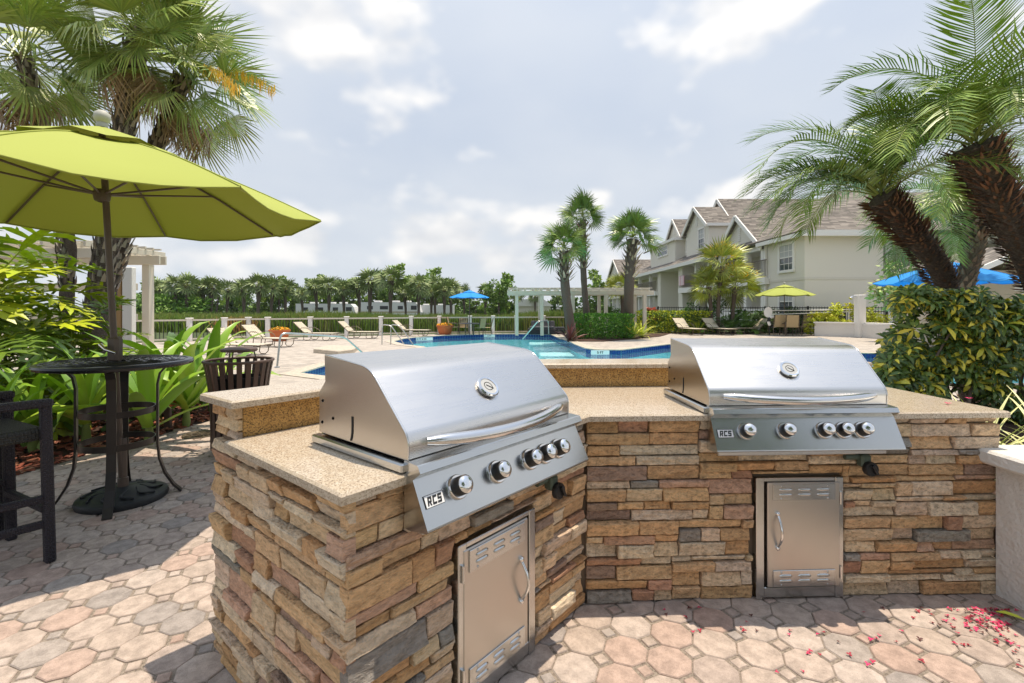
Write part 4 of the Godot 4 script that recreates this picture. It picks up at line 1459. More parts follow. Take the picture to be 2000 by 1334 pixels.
func umbrella(called: String, label: String, cloth: Material, metal: Material, at: Vector3, R: float, rim: float, rise: float, turn: float, lean := Vector3()) -> Node3D:
	var u := thing(called, label, "umbrella", at, 0.0, "patio umbrellas")
	var top := rim + rise
	var ax := Vector3(lean.x, 0, lean.z)
	var pole := MB.new()
	pole.tube([ax * 0.0 + Vector3(0, 0.02, 0), ax * 0.5 + Vector3(0, top * 0.5, 0), ax + Vector3(0, top + 0.02, 0)], [0.021], 14)
	put(pole, "pole", metal, u)
	var hub := ax + Vector3(0, rim + 0.10, 0)
	var peak := ax + Vector3(0, top, 0)
	var tips := []
	for k in 8:
		var a := turn + TAU * k / 8
		tips.append(ax + Vector3(cos(a) * R, rim, -sin(a) * R))
	var vr := 0.24
	for k in 8:
		var a: Vector3 = tips[k]
		var b: Vector3 = tips[(k + 1) % 8]
		var pan := MB.new()
		var rows := []
		for i in 9:
			var q := lerpf(1.0, vr, i / 8.0)
			var row := PackedVector3Array()
			for j in 7:
				var w := j / 6.0
				var e := peak.lerp(a.lerp(b, w), q)
				var mid := sin(PI * w)
				e.y += 0.05 * rise * sin(PI * q) * 1.6 - 0.055 * mid * q * (R / 1.5)
				e.y += 0.007 * sin(w * 17.0 + k * 2.3) * sin(q * 11.0 + k) * mid * (R / 1.5)
				if i == 0: e = e.lerp(ax + Vector3(0, e.y, 0), 0.035 * mid)
				row.append(e)
			rows.append(row)
		pan.grid(rows)
		# hem
		var hem := []
		for j in 7: hem.append(rows[0][j] + Vector3(0, -0.004, 0))
		pan.tube(hem, [0.006], 5, false)
		var seam := []
		for i in 9: seam.append(rows[i][0] + Vector3(0, 0.003, 0))
		pan.tube(seam, [0.005], 5, false)
		put(pan, "canopy_panel", cloth, u)
	var vent := MB.new()
	for k in 8:
		var a2 := peak.lerp(tips[k], vr + 0.075) + Vector3(0, 0.085 * (rise / 0.6), 0)
		var b2 := peak.lerp(tips[(k + 1) % 8], vr + 0.075) + Vector3(0, 0.085 * (rise / 0.6), 0)
		var m2 := (a2 + b2) * 0.5 - Vector3(0, 0.018, 0)
		var pk := peak + Vector3(0, 0.065, 0)
		vent.tri(pk, a2, m2); vent.tri(pk, m2, b2)
	put(vent, "vent_flap", cloth, u)
	for k in 8:
		var tip: Vector3 = tips[k]
		var rb := MB.new()
		var drop := Vector3(0, -0.018, 0)
		var on := func(q: float) -> Vector3:
			var e: Vector3 = peak.lerp(tip, q)
			e.y += 0.05 * rise * sin(PI * q) * 1.6
			return e + drop
		rb.tube([on.call(0.03), on.call(0.3), on.call(0.6), on.call(0.97)], [0.009], 6)
		var rib := put(rb, "rib", metal, u)
		var sb := MB.new()
		sb.rod(hub + (tip - hub) * Vector3(1, 0, 1) * 0.03, on.call(0.56), 0.008, 6)
		put(sb, "strut", metal, rib)
	var hb := MB.new()
	hb.lathe([Vector2(0.022, -0.06), Vector2(0.045, -0.05), Vector2(0.055, 0.0), Vector2(0.045, 0.03), Vector2(0.022, 0.035)], 16, Transform3D(Basis(), hub))
	hb.lathe([Vector2(0.022, -0.03), Vector2(0.05, -0.02), Vector2(0.05, 0.01), Vector2(0.0, 0.02)], 16, Transform3D(Basis(), peak + Vector3(0, -0.04, 0)))
	put(hb, "hub", metal, u)
	var fn := MB.new()
	fn.lathe([Vector2(0.0, 0.0), Vector2(0.034, 0.005), Vector2(0.036, 0.03), Vector2(0.028, 0.04), Vector2(0.046, 0.055), Vector2(0.052, 0.08), Vector2(0.044, 0.108), Vector2(0.025, 0.125), Vector2(0, 0.13)], 20, Transform3D(Basis(), peak + Vector3(0, 0.05, 0)))
	put(fn, "finial", M.finial_grey, u)
	return u

func pergola(called: String, label: String, m: Material, x0: float, x1: float, d0: float, d1: float, h: float, posts: Array) -> Node3D:
	var o := thing(called, label, "pergola", Vector3(x0, 0, -d0), 0.0, "cream pergolas")
	for p in posts:
		for d in [0.0, d1 - d0]:
			var pm := MB.new()
			pm.box(Vector3(p, h * 0.5 - 0.1, -d), Vector3(0.17, h - 0.2, 0.17), 0.008)
			put(pm, "post", m, o)
	var w := x1 - x0
	for d in [0.0, d1 - d0]:
		for s in [-0.1, 0.1]:
			var bm := MB.new()
			bm.box(Vector3(w * 0.5 - 0.2, h - 0.09, -d + s), Vector3(w + 0.6, 0.2, 0.05), 0.006)
			put(bm, "beam", m, o)
	var k := -0.4
	while k < w:
		var sl := MB.new()
		sl.box(Vector3(k, h + 0.07, -(d1 - d0) * 0.5), Vector3(0.05, 0.13, d1 - d0 + 0.8), 0.006)
		put(sl, "rafter", m, o)
		k += 0.42
	for d in 7:
		var lt := MB.new()
		lt.box(Vector3(w * 0.5 - 0.2, h + 0.155, -(d1 - d0) * d / 6.0), Vector3(w + 0.5, 0.035, 0.045))
		put(lt, "lath", m, o)
	return o

# ---------- apartment building: front along x = 13, near end wall at 21.5 m ----------
func bx(mb: MB, x0: float, x1: float, y0: float, y1: float, d0: float, d1: float, bev := 0.0) -> void:
	mb.box(Vector3((x0 + x1) * 0.5, (y0 + y1) * 0.5, -(d0 + d1) * 0.5), Vector3(absf(x1 - x0), absf(y1 - y0), absf(d1 - d0)), bev)

func part(par: Node3D, called: String, m: Material, b: Array, bev := 0.0) -> MeshInstance3D:
	var mb := MB.new()
	bx(mb, b[0], b[1], b[2], b[3], b[4], b[5], bev)
	return put(mb, called, m, par)

# a roof plane with shingle courses running level: a, b along the eave, c, d along the top
func roof_plane(par: Node3D, a: Vector3, b: Vector3, c: Vector3, d: Vector3) -> void:
	var mb := MB.new()
	var n := (b - a).cross(d - a).normalized()
	if n.y < 0:
		n = -n
	var al := (b - a).normalized()
	var up := n.cross(al)
	var q := [a, b, c, d]
	var i0 := mb.v.size()
	for p in q:
		mb.vert(p, n, Vector2((p - a).dot(al) * 0.28, (p - a).dot(up) * 0.42))
	var flip := (b - a).cross(c - a).dot(n) < 0
	for t in [[0, 1, 2], [0, 2, 3]]:
		mb.ix.append(i0 + t[0])
		mb.ix.append(i0 + t[1 if flip else 2])
		mb.ix.append(i0 + t[2 if flip else 1])
	# underside
	mb.quad(a - n * 0.12, b - n * 0.12, c - n * 0.12, d - n * 0.12)
	for k in 4:
		mb.quad_out(q[k], q[(k + 1) % 4], q[(k + 1) % 4] - n * 0.12, q[k] - n * 0.12, (a + b + c + d) * 0.25 - n * 0.06)
	put(mb, "roof", M.shingle, par)

# window in the plane x = X (facing -x) or d = D (facing the pool)
func window(par: Node3D, X: float, d0: float, d1: float, y0: float, y1: float, muntins := true) -> void:
	var f := MB.new()
	var t := 0.13
	bx(f, X - 0.06, X + 0.05, y1, y1 + t, d0 - t, d1 + t)
	bx(f, X - 0.09, X + 0.05, y0 - t, y0, d0 - t, d1 + t)
	bx(f, X - 0.06, X + 0.05, y0, y1, d0 - t, d0)
	bx(f, X - 0.06, X + 0.05, y0, y1, d1, d1 + t)
	var o := put(f, "window", M.trim_white, par)
	var ym := (y0 + y1) * 0.5
	part(o, "pane", M.window_glass, [X - 0.010, X - 0.004, y0, ym, d0, d1])
	part(o, "blind_pane", M.blind, [X - 0.012, X - 0.004, ym + 0.03, y1, d0, d1])
	part(o, "sash_rail", M.trim_white, [X - 0.03, X - 0.004, ym - 0.02, ym + 0.03, d0, d1])
	if muntins:
		var mm := MB.new()
		for k in [1, 2]:
			bx(mm, X - 0.02, X - 0.012, y0, y1, d0 + (d1 - d0) * k / 3 - 0.012, d0 + (d1 - d0) * k / 3 + 0.012)
		for k in [1, 3]:
			bx(mm, X - 0.022, X - 0.012, y0 + (y1 - y0) * k / 4 - 0.012, y0 + (y1 - y0) * k / 4 + 0.012, d0, d1)
		put(mm, "muntins", M.trim_white, o)

func gable(par: Node3D, X: float, d0: float, d1: float, y0: float, peak: float, wall: bool, back: float, over := 0.25) -> void:
	var dm := (d0 + d1) * 0.5
	var g := MB.new()
	g.prism(PackedVector2Array([Vector2(-d0, y0), Vector2(-d1, y0), Vector2(-dm, peak)]), -0.10, 0.10, Transform3D(Basis(Vector3(0, 0, 1), Vector3.UP, Vector3(-1, 0, 0)), Vector3(X + 0.11, 0, 0)))
	put(g, "gable_wall", M.siding, par)
	var k := (peak - y0) / (dm - d0)
	for s in [-1.0, 1.0]:
		var de: float = dm + s * ((dm - d0) + over)
		var ye := y0 - k * over
		roof_plane(par, Vector3(X - over, ye + 0.12, -de), Vector3(back, ye + 0.12, -de), Vector3(back, peak + 0.12, -dm), Vector3(X - over, peak + 0.12, -dm))
		var rk := MB.new()
		rk.bar(Vector3(X - over - 0.02, ye + 0.02, -de), Vector3(X - over - 0.02, peak + 0.02, -dm), 0.07, 0.24, Vector3(0, 1, 0))
		put(rk, "rake_board", M.trim_white, par)
	if wall:
		var vt := MB.new()
		for q in 7:
			bx(vt, X - 0.03, X + 0.01, peak - 1.35 + q * 0.11, peak - 1.28 + q * 0.11, dm - 0.16, dm + 0.16)
		put(vt, "gable_vent", M.trim_white, par)

func railing(par: Node3D, X: float, d0: float, d1: float, y: float) -> void:
	var r := MB.new()
	r.bar(Vector3(X, y + 0.92, -d0), Vector3(X, y + 0.92, -d1), 0.05, 0.04)
	r.bar(Vector3(X, y + 0.08, -d0), Vector3(X, y + 0.08, -d1), 0.04, 0.03)
	var d := d0 + 0.06
	while d < d1:
		r.bar(Vector3(X, y + 0.08, -d), Vector3(X, y + 0.92, -d), 0.02, 0.02, Vector3(1, 0, 0))
		d += 0.14
	put(r, "railing", M.bronze_frame, par)

func build_building() -> void:
	var b := thing("apartment_building", "long beige two storey apartment building with white trim and grey shingle gables", "apartment building", Vector3(13, 0, -21.5))
	b.position = Vector3()
	swell = 1.25
	var X := 13.0
	# near solid block
	part(b, "wall", M.siding, [X, 16.5, 0.0, 4.75, 21.5, 25.0])
	part(b, "wall", M.siding, [14.8, 17.5, 0.0, 4.9, 25.0, 66.0])
	window(b, X, 22.35, 23.45, 3.22, 4.40)
	window(b, X, 22.35, 23.45, 1.15, 2.30)
	part(b, "downspout", M.trim_white, [X - 0.12, X - 0.02, 0.0, 4.6, 24.62, 24.74])
	part(b, "belt_board", M.siding_deep, [X - 0.02, 16.52, 2.68, 2.80, 21.48, 25.0])
	part(b, "eave_board", M.trim_white, [X - 0.42, X - 0.32, 4.56, 4.82, 21.05, 25.0])
	part(b, "eave_board", M.trim_white, [X - 0.42, 17.0, 4.56, 4.82, 21.0, 21.1])
	part(b, "soffit", M.trim_white, [X - 0.32, 17.0, 4.70, 4.76, 21.1, 25.0])
	# hip roof of the near block
	var e := 4.80
	roof_plane(b, Vector3(X - 0.45, e, -21.0), Vector3(23.0, e, -21.0), Vector3(19.0, 7.9, -26.5), Vector3(18.2, 7.9, -26.5))
	roof_plane(b, Vector3(X - 0.45, e, -21.0), Vector3(X - 0.45, e, -32.0), Vector3(18.2, 7.9, -32.0), Vector3(18.2, 7.9, -26.5))
	# first bay under the near gable
	gable(b, X, 25.0, 30.3, 4.62, 6.60, true, 18.5)
	part(b, "gable_beam", M.trim_white, [X - 0.10, X + 0.2, 4.42, 4.66, 25.0, 30.3])
	for d in [25.05, 26.9, 30.15]:
		part(b, "column", M.trim_white, [X - 0.05, X + 0.25, 0.4, 4.45, d - 0.15, d + 0.15])
	part(b, "balcony_floor", M.trim_white, [X - 0.25, 14.8, 2.62, 2.95, 24.4, 30.4])
	part(b, "balcony_ceiling", M.siding, [X + 0.02, 14.8, 4.5, 4.6, 25.2, 30.3])
	part(b, "patio_wall", M.trim_white, [X - 0.05, X + 0.12, 0.2, 1.35, 25.2, 30.0])
	railing(b, X - 0.15, 24.45, 30.2, 2.95)
	# middle run
	for d in [31.9, 34.2, 37.2, 42.6, 45.6, 49.5, 56.2]:
		var wide := 0.45 if d in [37.2, 42.6] else 0.14
		part(b, "column", M.siding if wide > 0.3 else M.trim_white, [X - 0.05, X + (1.7 if wide > 0.3 else 0.22), 0.2, 4.6, d - wide, d + wide])
	for q in [[30.6, 37.0], [43.0, 50.0]]:
		part(b, "balcony_floor", M.trim_white, [X - 0.3, 14.8, 2.55, 2.92, q[0], q[1]])
		railing(b, X - 0.2, q[0], q[1], 2.92)
		part(b, "patio_wall", M.trim_white, [X - 0.02, X + 0.1, 0.2, 1.05, q[0], q[1]])
	for q in [[33.0, 2.95], [35.5, 0.6], [47.0, 2.95], [47.0, 0.6], [27.8, 2.95], [26.2, 0.6]]:
		var dr := part(b, "door", M.trim_white, [14.72, 14.8, q[1], q[1] + 1.7, q[0] - 0.5, q[0] + 0.5])
		part(dr, "door_pane", M.window_glass, [14.70, 14.715, q[1] + 0.2, q[1] + 1.55, q[0] - 0.34, q[0] + 0.34])
	for q in [[26.0, 4.0], [26.0, 2.1], [34.8, 3.9], [45.0, 3.9]]:
		part(b, "wall_lamp", M.bronze_metal, [14.62, 14.8, q[1], q[1] + 0.2, q[0] - 0.08, q[0] + 0.08])
	roof_plane(b, Vector3(X - 0.5, 4.72, -30.3), Vector3(X - 0.5, 4.72, -56.5), Vector3(14.9, 6.0, -56.5), Vector3(14.9, 6.0, -30.3))
	part(b, "eave_board", M.trim_white, [X - 0.56, X - 0.46, 4.50, 4.76, 30.5, 56.5])
	part(b, "soffit", M.trim_white, [X - 0.46, 14.8, 4.56, 4.62, 30.5, 56.5])
	# third storey: two dormer blocks, upper roofs
	part(b, "dormer_wall", M.siding, [14.0, 19.0, 4.9, 7.45, 34.4, 38.8])
	gable(b, 14.0, 34.4, 38.8, 7.42, 8.95, true, 21.0, 0.28)
	window(b, 14.0, 35.2, 36.2, 5.85, 7.25)
	part(b, "dormer_eave", M.trim_white, [13.7, 19.0, 7.24, 7.44, 34.1, 34.2])
	window(b, 14.4, 39.35, 39.8, 6.1, 7.1, false)
	part(b, "dormer_wall", M.siding, [14.5, 19.0, 4.9, 7.4, 38.9, 50.6])
	part(b, "dormer_wall", M.siding, [13.7, 15.0, 4.9, 7.1, 40.6, 47.6])
	part(b, "dormer_eave", M.trim_white, [13.45, 15.2, 7.1, 7.32, 40.3, 47.9])
	window(b, 13.7, 42.6, 45.2, 6.2, 6.95, false)
	roof_plane(b, Vector3(14.1, 7.35, -38.9), Vector3(14.1, 7.35, -52.0), Vector3(18.0, 9.3, -52.0), Vector3(18.0, 9.3, -38.9))
	gable(b, 16.0, 33.0, 41.6, 6.0, 9.72, true, 25.0, 0.2)
	gable(b, 15.8, 43.2, 51.0, 6.4, 9.95, true, 25.0, 0.2)
	# far gable
	part(b, "wall", M.siding, [X + 0.6, 16.0, 0.0, 4.8, 57.0, 65.5])
	gable(b, X, 56.7, 65.6, 4.75, 7.45, true, 19.0)
	part(b, "gable_beam", M.trim_white, [X - 0.1, X + 0.2, 4.5, 4.8, 56.7, 65.6])
	for d in [57.0, 59.8, 62.5, 65.3]:
		part(b, "column", M.trim_white, [X - 0.05, X + 0.25, 0.2, 4.6, d - 0.16, d + 0.16])
	part(b, "balcony_floor", M.trim_white, [X - 0.2, 14.0, 2.6, 2.95, 56.6, 65.6])
	for d in [58.5, 61.0, 63.6]:
		window(b, X + 0.6, d - 0.5, d + 0.5, 3.2, 4.2, false)
		window(b, X + 0.6, d - 0.5, d + 0.5, 0.9, 1.9, false)
	# towel hung over the middle balcony rail
	var tw := MB.new()
	tw.box(Vector3(X - 0.24, 3.48, -36.4), Vector3(0.03, 0.72, 1.1), 0.01)
	var tm := mat("towel_pink", Color(0.62, 0.30, 0.36), 0.9)
	tag(put(tw, "beach_towel", tm), "pink and white towel hung over a middle balcony railing", "towel")
	var ts := MB.new()
	for k in 3:
		ts.box(Vector3(X - 0.258, 3.48, -36.75 + k * 0.34), Vector3(0.01, 0.70, 0.12))
	var towel := get_node("beach_towel")
	put(ts, "stripes", M.white_print, towel)
	# second wing, right of the near end wall
	var w := thing("apartment_wing", "beige apartment wing with white porch columns behind the leaning palms", "apartment building", Vector3())
	part(w, "wall", M.siding_deep, [16.5, 34.0, 0.0, 4.85, 24.3, 30.0])
	for x in [17.15, 20.2, 24.0, 27.5]:
		part(w, "column", M.trim_white, [x - 0.17, x + 0.17, 0.0, 4.6, 22.0, 22.34])
	part(w, "eave_board", M.trim_white, [17.0, 34.0, 4.45, 4.78, 21.7, 21.82])
	part(w, "soffit", M.trim_white, [17.0, 34.0, 4.62, 4.7, 21.82, 24.3])
	part(w, "balcony_floor", M.trim_white, [16.52, 34.0, 2.55, 2.92, 21.6, 24.3])
	roof_plane(w, Vector3(17.0, 4.8, -21.5), Vector3(34.0, 4.8, -21.5), Vector3(34.0, 8.0, -27.5), Vector3(19.0, 8.0, -27.5))
	for x in [16.85, 22.2, 26.0]:
		for y in [0.4, 3.0]:
			var dr := part(w, "door", M.trim_white, [x - 0.45, x + 0.45, y, y + 1.6, 24.22, 24.3])
			part(dr, "door_pane", M.dark_opening, [x - 0.32, x + 0.32, y + 0.1, y + 1.5, 24.2, 24.215])
	var rl := MB.new()
	for y in [3.0, 3.84]:
		rl.bar(Vector3(16.6, y, -21.7), Vector3(30, y, -21.7), 0.04, 0.04)
	var xx := 16.6
	while xx < 30:
		rl.bar(Vector3(xx, 3.0, -21.7), Vector3(xx, 3.84, -21.7), 0.02, 0.02, Vector3(0, 0, 1))
		xx += 0.15
	put(rl, "railing", M.bronze_frame, w)
	swell = 1.0
	# small pavilion with a flared pale roof at the right edge
	var c := thing("pool_cabana", "cream pool cabana with a pale gabled canopy behind the right hedge", "cabana", Vector3(17.3, 0, -18.4))
	c.scale = Vector3.ONE * 1.3
	var cw := MB.new()
	cw.box(Vector3(1.6, 1.1, -1.2), Vector3(3.6, 2.2, 2.2))
	put(cw, "wall", M.cream_paint, c)
	var ci := MB.new()
	ci.box(Vector3(-0.15, 1.62, 0.0), Vector3(0.55, 0.5, 0.1))
	put(ci, "window", M.dark_opening, c)
	for s in [-1.0, 1.0]:
		var rf := MB.new()
		var rows := []
		for j in 2:
			var row := PackedVector3Array()
			for i in 9:
				var q := i / 8.0
				row.append(Vector3(0.6 + s * 2.1 * q, 2.85 - 0.95 * pow(q, 0.8) + 0.06 * sin(PI * q), 1.3 - 3.2 * j))
			rows.append(row)
		rf.grid(rows)
		put(rf, "roof", M.shingle, c)
		var fs := MB.new()
		for i in 8:
			fs.bar(rows[0][i] + Vector3(0, -0.07, 0.02), rows[0][i + 1] + Vector3(0, -0.07, 0.02), 0.06, 0.14)
		put(fs, "fascia", M.trim_white, c)
		var cp := MB.new()
		var sr := []
		for j in 2:
			var row := PackedVector3Array()
			for i in 9:
				row.append(rows[j][i] + Vector3(0, -0.13, -0.03))
			sr.append(row)
		cp.grid(sr)
		put(cp, "ceiling", M.cream_paint, c)
	for x in [0.75, 2.4]:
		var pm := MB.new()
		pm.box(Vector3(x, 1.0, 1.1), Vector3(0.3, 2.0, 0.3), 0.01)
		pm.box(Vector3(x, 1.62, 1.1), Vector3(0.5, 0.12, 0.5), 0.01)
		put(pm, "column", M.trim_white, c)

# ---------- plant kinds ----------
# fan leaf: petiole along +x from the origin, blade beyond it, upper face +y
func fan_mesh(petiole: float, R: float, segs: int, spread: float, droop: float, green: Color, tip: Color, thick := 0.012) -> ArrayMesh:
	var mb := MB.new()
	mb.col = green.lerp(Color(0.20, 0.20, 0.04), 0.5)
	mb.tube([Vector3(0, 0, 0), Vector3(petiole * 0.5, 0.03 * petiole, 0), Vector3(petiole, 0, 0)], [thick, thick * 0.8, thick * 0.6], 5, false)
	var hub := Vector3(petiole, 0, 0)
	for k in segs:
		var q := (k + 0.5) / segs - 0.5
		var a := q * spread
		var s := Vector3(cos(a), 0.05 + 0.75 * absf(q), sin(a)).normalized()
		var len := R * (1.0 - 0.35 * pow(absf(q) * 2.0, 2)) * rr(0.9, 1.05)
		var side := Vector3(-sin(a), 0, cos(a))
		var w := len * spread / segs * 0.215
		var mid := hub + s * len * 0.5 + Vector3(0, -droop * 0.12 * len, 0)
		var end := hub + s * len + Vector3(0, -droop * rr(0.6, 1.2) * len, 0) + side * rr(-0.04, 0.04) * len
		mb.col = jit(green.lerp(tip, rr(0, 0.35)), 0.25)
		var tilt := Vector3(0, rr(-0.5, 0.5), 0)
		mb.strip(hub + s * 0.02, mid, mid.lerp(end, 0.6), (side + tilt * 0.4).normalized(), w * 0.12, w)
		mb.strip(mid, mid.lerp(end, 0.5) + Vector3(0, droop * 0.03 * len, 0), end, (side + tilt * 0.4).normalized(), w, w * 0.6)
	return mb.mesh()

# feather frond: rachis from the origin along +x curving down, leaflets left and right
func feather_mesh(L: float, pairs: int, leaf: float, bend: float, green: Color, w := 0.010) -> ArrayMesh:
	var mb := MB.new()
	var pts := []
	var p := Vector3()
	var tang := []
	var N := 20
	for k in N + 1:
		var q := float(k) / N
		var a := -bend * pow(q, 1.35)
		tang.append(Vector3(cos(a), sin(a), 0))
		pts.append(p)
		p += tang[k] * (L / N)
	mb.col = green.lerp(Color(0.16, 0.17, 0.04), 0.6)
	mb.tube(pts, [0.012, 0.010, 0.008, 0.007, 0.006, 0.006, 0.005, 0.005, 0.004, 0.004, 0.003], 5, false)
	for k in pairs:
		var q := lerpf(0.10, 0.995, float(k) / (pairs - 1))
		var fi := q * N
		var i := mini(int(fi), N - 1)
		var at: Vector3 = pts[i].lerp(pts[i + 1], fi - i)
		var t: Vector3 = tang[i]
		var up := Vector3(-t.y, t.x, 0)
		for s in [-1.0, 1.0]:
			var ll := leaf * (0.45 + 0.75 * sin(PI * clampf(q * 0.85 + 0.12, 0, 1))) * rr(0.88, 1.1)
			var fwd := lerpf(0.35, 0.9, q)
			var dir: Vector3 = (t * fwd + Vector3(0, 0, s) * 0.85 + up * rr(0.05, 0.35)).normalized()
			var mid: Vector3 = at + dir * ll * 0.5
			var end: Vector3 = at + dir * ll + Vector3(0, -rr(0.12, 0.38) * ll, 0)
			mb.col = jit(green, 0.3)
			mb.strip(at, mid, end, dir.cross(up).normalized(), w * 0.6, w)
	return mb.mesh()

# strap leaf along +x, arching
func strap_mesh(L: float, w: float, bend: float, green: Color) -> ArrayMesh:
	var mb := MB.new()
	var path := []
	var ups := []
	var wd := []
	var p := Vector3()
	var twist := rr(-0.5, 0.5)
	for k in 9:
		var q := k / 8.0
		var a := -bend * q * q
		path.append(p)
		p += Vector3(cos(a), sin(a), twist * 0.12 * q) * (L / 8)
		ups.append(Vector3(-sin(a), cos(a), twist * q).normalized())
		wd.append(w * (0.55 + 0.45 * sin(PI * minf(q * 0.9 + 0.12, 1.0))) * (1.0 - pow(q, 5)) + 0.001)
	mb.col = green
	mb.blade(path, ups, wd, 0.30)
	return mb.mesh()

# split leaf: petiole then a deeply lobed blade that hangs
func split_mesh(petiole: float, L: float, green: Color) -> ArrayMesh:
	var mb := MB.new()
	mb.col = green.lerp(Color(0.25, 0.28, 0.05), 0.6)
	mb.tube([Vector3(), Vector3(petiole * 0.55, petiole * 0.10, 0), Vector3(petiole, 0, 0)], [0.014, 0.011, 0.008], 6, false)
	var rib := []
	var p := Vector3(petiole, 0, 0)
	for k in 9:
		var a := -0.25 - 0.75 * k / 8.0
		rib.append(p)
		p += Vector3(cos(a), sin(a), 0) * (L / 8)
	mb.tube(rib, [0.006, 0.005, 0.004, 0.003, 0.002], 4, false)
	for k in 8:
		for s in [-1.0, 1.0]:
			var q := k / 7.0
			var at: Vector3 = rib[k]
			var t: Vector3 = (rib[k + 1] - rib[k]).normalized()
			var up := Vector3(-t.y, t.x, 0)
			var ll := L * (0.30 + 0.36 * sin(PI * clampf(q * 0.8 + 0.1, 0, 1))) * rr(0.85, 1.1)
			var dir := (Vector3(0, 0, s) * 0.9 + t * lerpf(-0.35, 0.95, q) + up * rr(0.1, 0.3)).normalized()
			mb.col = jit(green, 0.22)
			var w := L * rr(0.045, 0.06)
			var path := [at, at + dir * ll * 0.35 + up * 0.01, at + dir * ll * 0.7 - Vector3(0, 0.05 * ll, 0), at + dir * ll - Vector3(0, 0.22 * ll, 0)]
			mb.blade(path, [up], [w * 0.45, w, w * 0.95, 0.002], rr(0.1, 0.4))
			# finger lobes
			for f in 2:
				var b: Vector3 = at + dir * ll * (0.4 + 0.3 * f)
				var fd := (dir + t * (0.9 if f == 0 else -0.7)).normalized()
				mb.strip(b, b + fd * ll * 0.18, b + fd * ll * 0.34 - Vector3(0, 0.05, 0) * ll, fd.cross(up).normalized(), w * 0.5, w * 0.5)
	mb.col = jit(green, 0.1)
	mb.blade(rib, [Vector3(0.5, 0.85, 0).normalized()], [0.02, 0.05, 0.06, 0.06, 0.055, 0.05, 0.05, 0.04, 0.002].map(func(x): return x * L * 1.5), 0.15)
	return mb.mesh()

# loose crown of small leaves: clumps through an ellipsoid
func leaf_cloud(mb: MB, at: Vector3, size: Vector3, clumps: int, leaves: int, leaf: float, green: Color, vary := 0.35, hollow := 0.3) -> void:
	for c in clumps:
		var d := Vector3(rr(-1, 1), rr(-1, 1), rr(-1, 1))
		while d.length() > 1.0 or d.length() < hollow:
			d = Vector3(rr(-1, 1), rr(-1, 1), rr(-1, 1))
		var cc := at + d * size
		var tone := jit(green, vary)
		var cr := rr(0.14, 0.27) * (size.x + size.y + size.z) / 3.0
		for k in leaves:
			var e := Vector3(rr(-1, 1), rr(-0.8, 0.8), rr(-1, 1))
			var p := cc + e * cr
			var dir := (e + Vector3(rr(-0.6, 0.6), rr(-0.5, 0.4), rr(-0.6, 0.6))).normalized()
			var side := dir.cross(Vector3(rr(-1, 1), rr(0.1, 1), rr(-1, 1))).normalized()
			mb.col = jit(tone, 0.18)
			var l := leaf * rr(0.7, 1.3)
			mb.strip(p, p + dir * l * 0.5, p + dir * l, side, l * 0.12, l * 0.30)

# box-clipped hedge of small leaves, denser at the surface
func leaf_box(mb: MB, c: Vector3, s: Vector3, count: int, leaf: float, greens: Array) -> void:
	for k in count:
		var p := Vector3(rr(-1, 1), rr(-1, 1), rr(-1, 1))
		var ax := rng.randi() % 4
		if ax < 3 and not (ax == 1 and p.y < 0):
			var sg := 1.0 if (ax == 1 or rng.randf() < 0.5) else -1.0
			p[ax] = sg * (1.0 - 0.30 * rng.randf() * rng.randf())
		var lump := 1.0 + 0.07 * sin(p.x * 5.0 * s.x + 1.0) * cos(p.z * 4.0 * s.z) + 0.05 * sin(p.y * 9.0)
		var w := c + p * s * 0.5 * lump
		var dir := (p * Vector3(0.6, 0.4, 0.6) + Vector3(rr(-1, 1), rr(-0.3, 1.2), rr(-1, 1))).normalized()
		mb.col = jit(greens[rng.randi() % greens.size()], 0.28)
		var l := leaf * rr(0.7, 1.3)
		mb.strip(w, w + dir * l * 0.5, w + dir * l, dir.cross(Vector3(rr(-1, 1), rr(-1, 1), rr(-1, 1))).normalized(), l * 0.15, l * 0.30)

func aim(dir: Vector3, roll := 0.0) -> Basis:
	var x := dir.normalized()
	var z := x.cross(Vector3.UP)
	z = z.normalized() if z.length() > 0.05 else Vector3(0, 0, 1)
	var y := z.cross(x)
	return Basis(x, y, z) * Basis(Vector3(1, 0, 0), roll)

func crown_of(par: Node3D, at: Vector3, count: int, meshes: Array, m: Material, el0: float, el1: float, sz := 1.0, called := "frond", roll := 0.3) -> void:
	for k in count:
		var q := (k + 0.5) / count
		var az := k * 2.39996 + rr(-0.25, 0.25)
		var el := lerpf(el0, el1, q) + rr(-0.12, 0.12)
		var d := Vector3(cos(el) * cos(az), sin(el), cos(el) * sin(az))
		place(meshes[rng.randi() % meshes.size()], called, m, par, Transform3D(aim(d, rr(-roll, roll)).scaled(Vector3.ONE * sz * rr(0.85, 1.12)), at + Vector3(0, rr(-0.1, 0.05), 0) + d * 0.05))

# trunk through points, optional criss-cross leaf bases near the top
func trunk_mesh(pts: Array, radii: Array, sides := 12) -> MB:
	var mb := MB.new()
	mb.col = Color(1, 1, 1)
	var fine := []
	var fr := []
	var cv := Curve3D.new()
	for i in pts.size():
		var t: Vector3 = (pts[mini(i + 1, pts.size() - 1)] - pts[maxi(i - 1, 0)]) * 0.17
		cv.add_point(pts[i], -t, t)
	var n := 22
	for k in n + 1:
		var q := float(k) / n
		fine.append(cv.sample_baked(cv.get_baked_length() * q))
		var f := q * (radii.size() - 1)
		var i := mini(int(f), radii.size() - 2)
		fr.append(lerpf(radii[i], radii[i + 1], f - i) * rr(0.94, 1.06))
	mb.tube(fine, fr, sides)
	return mb

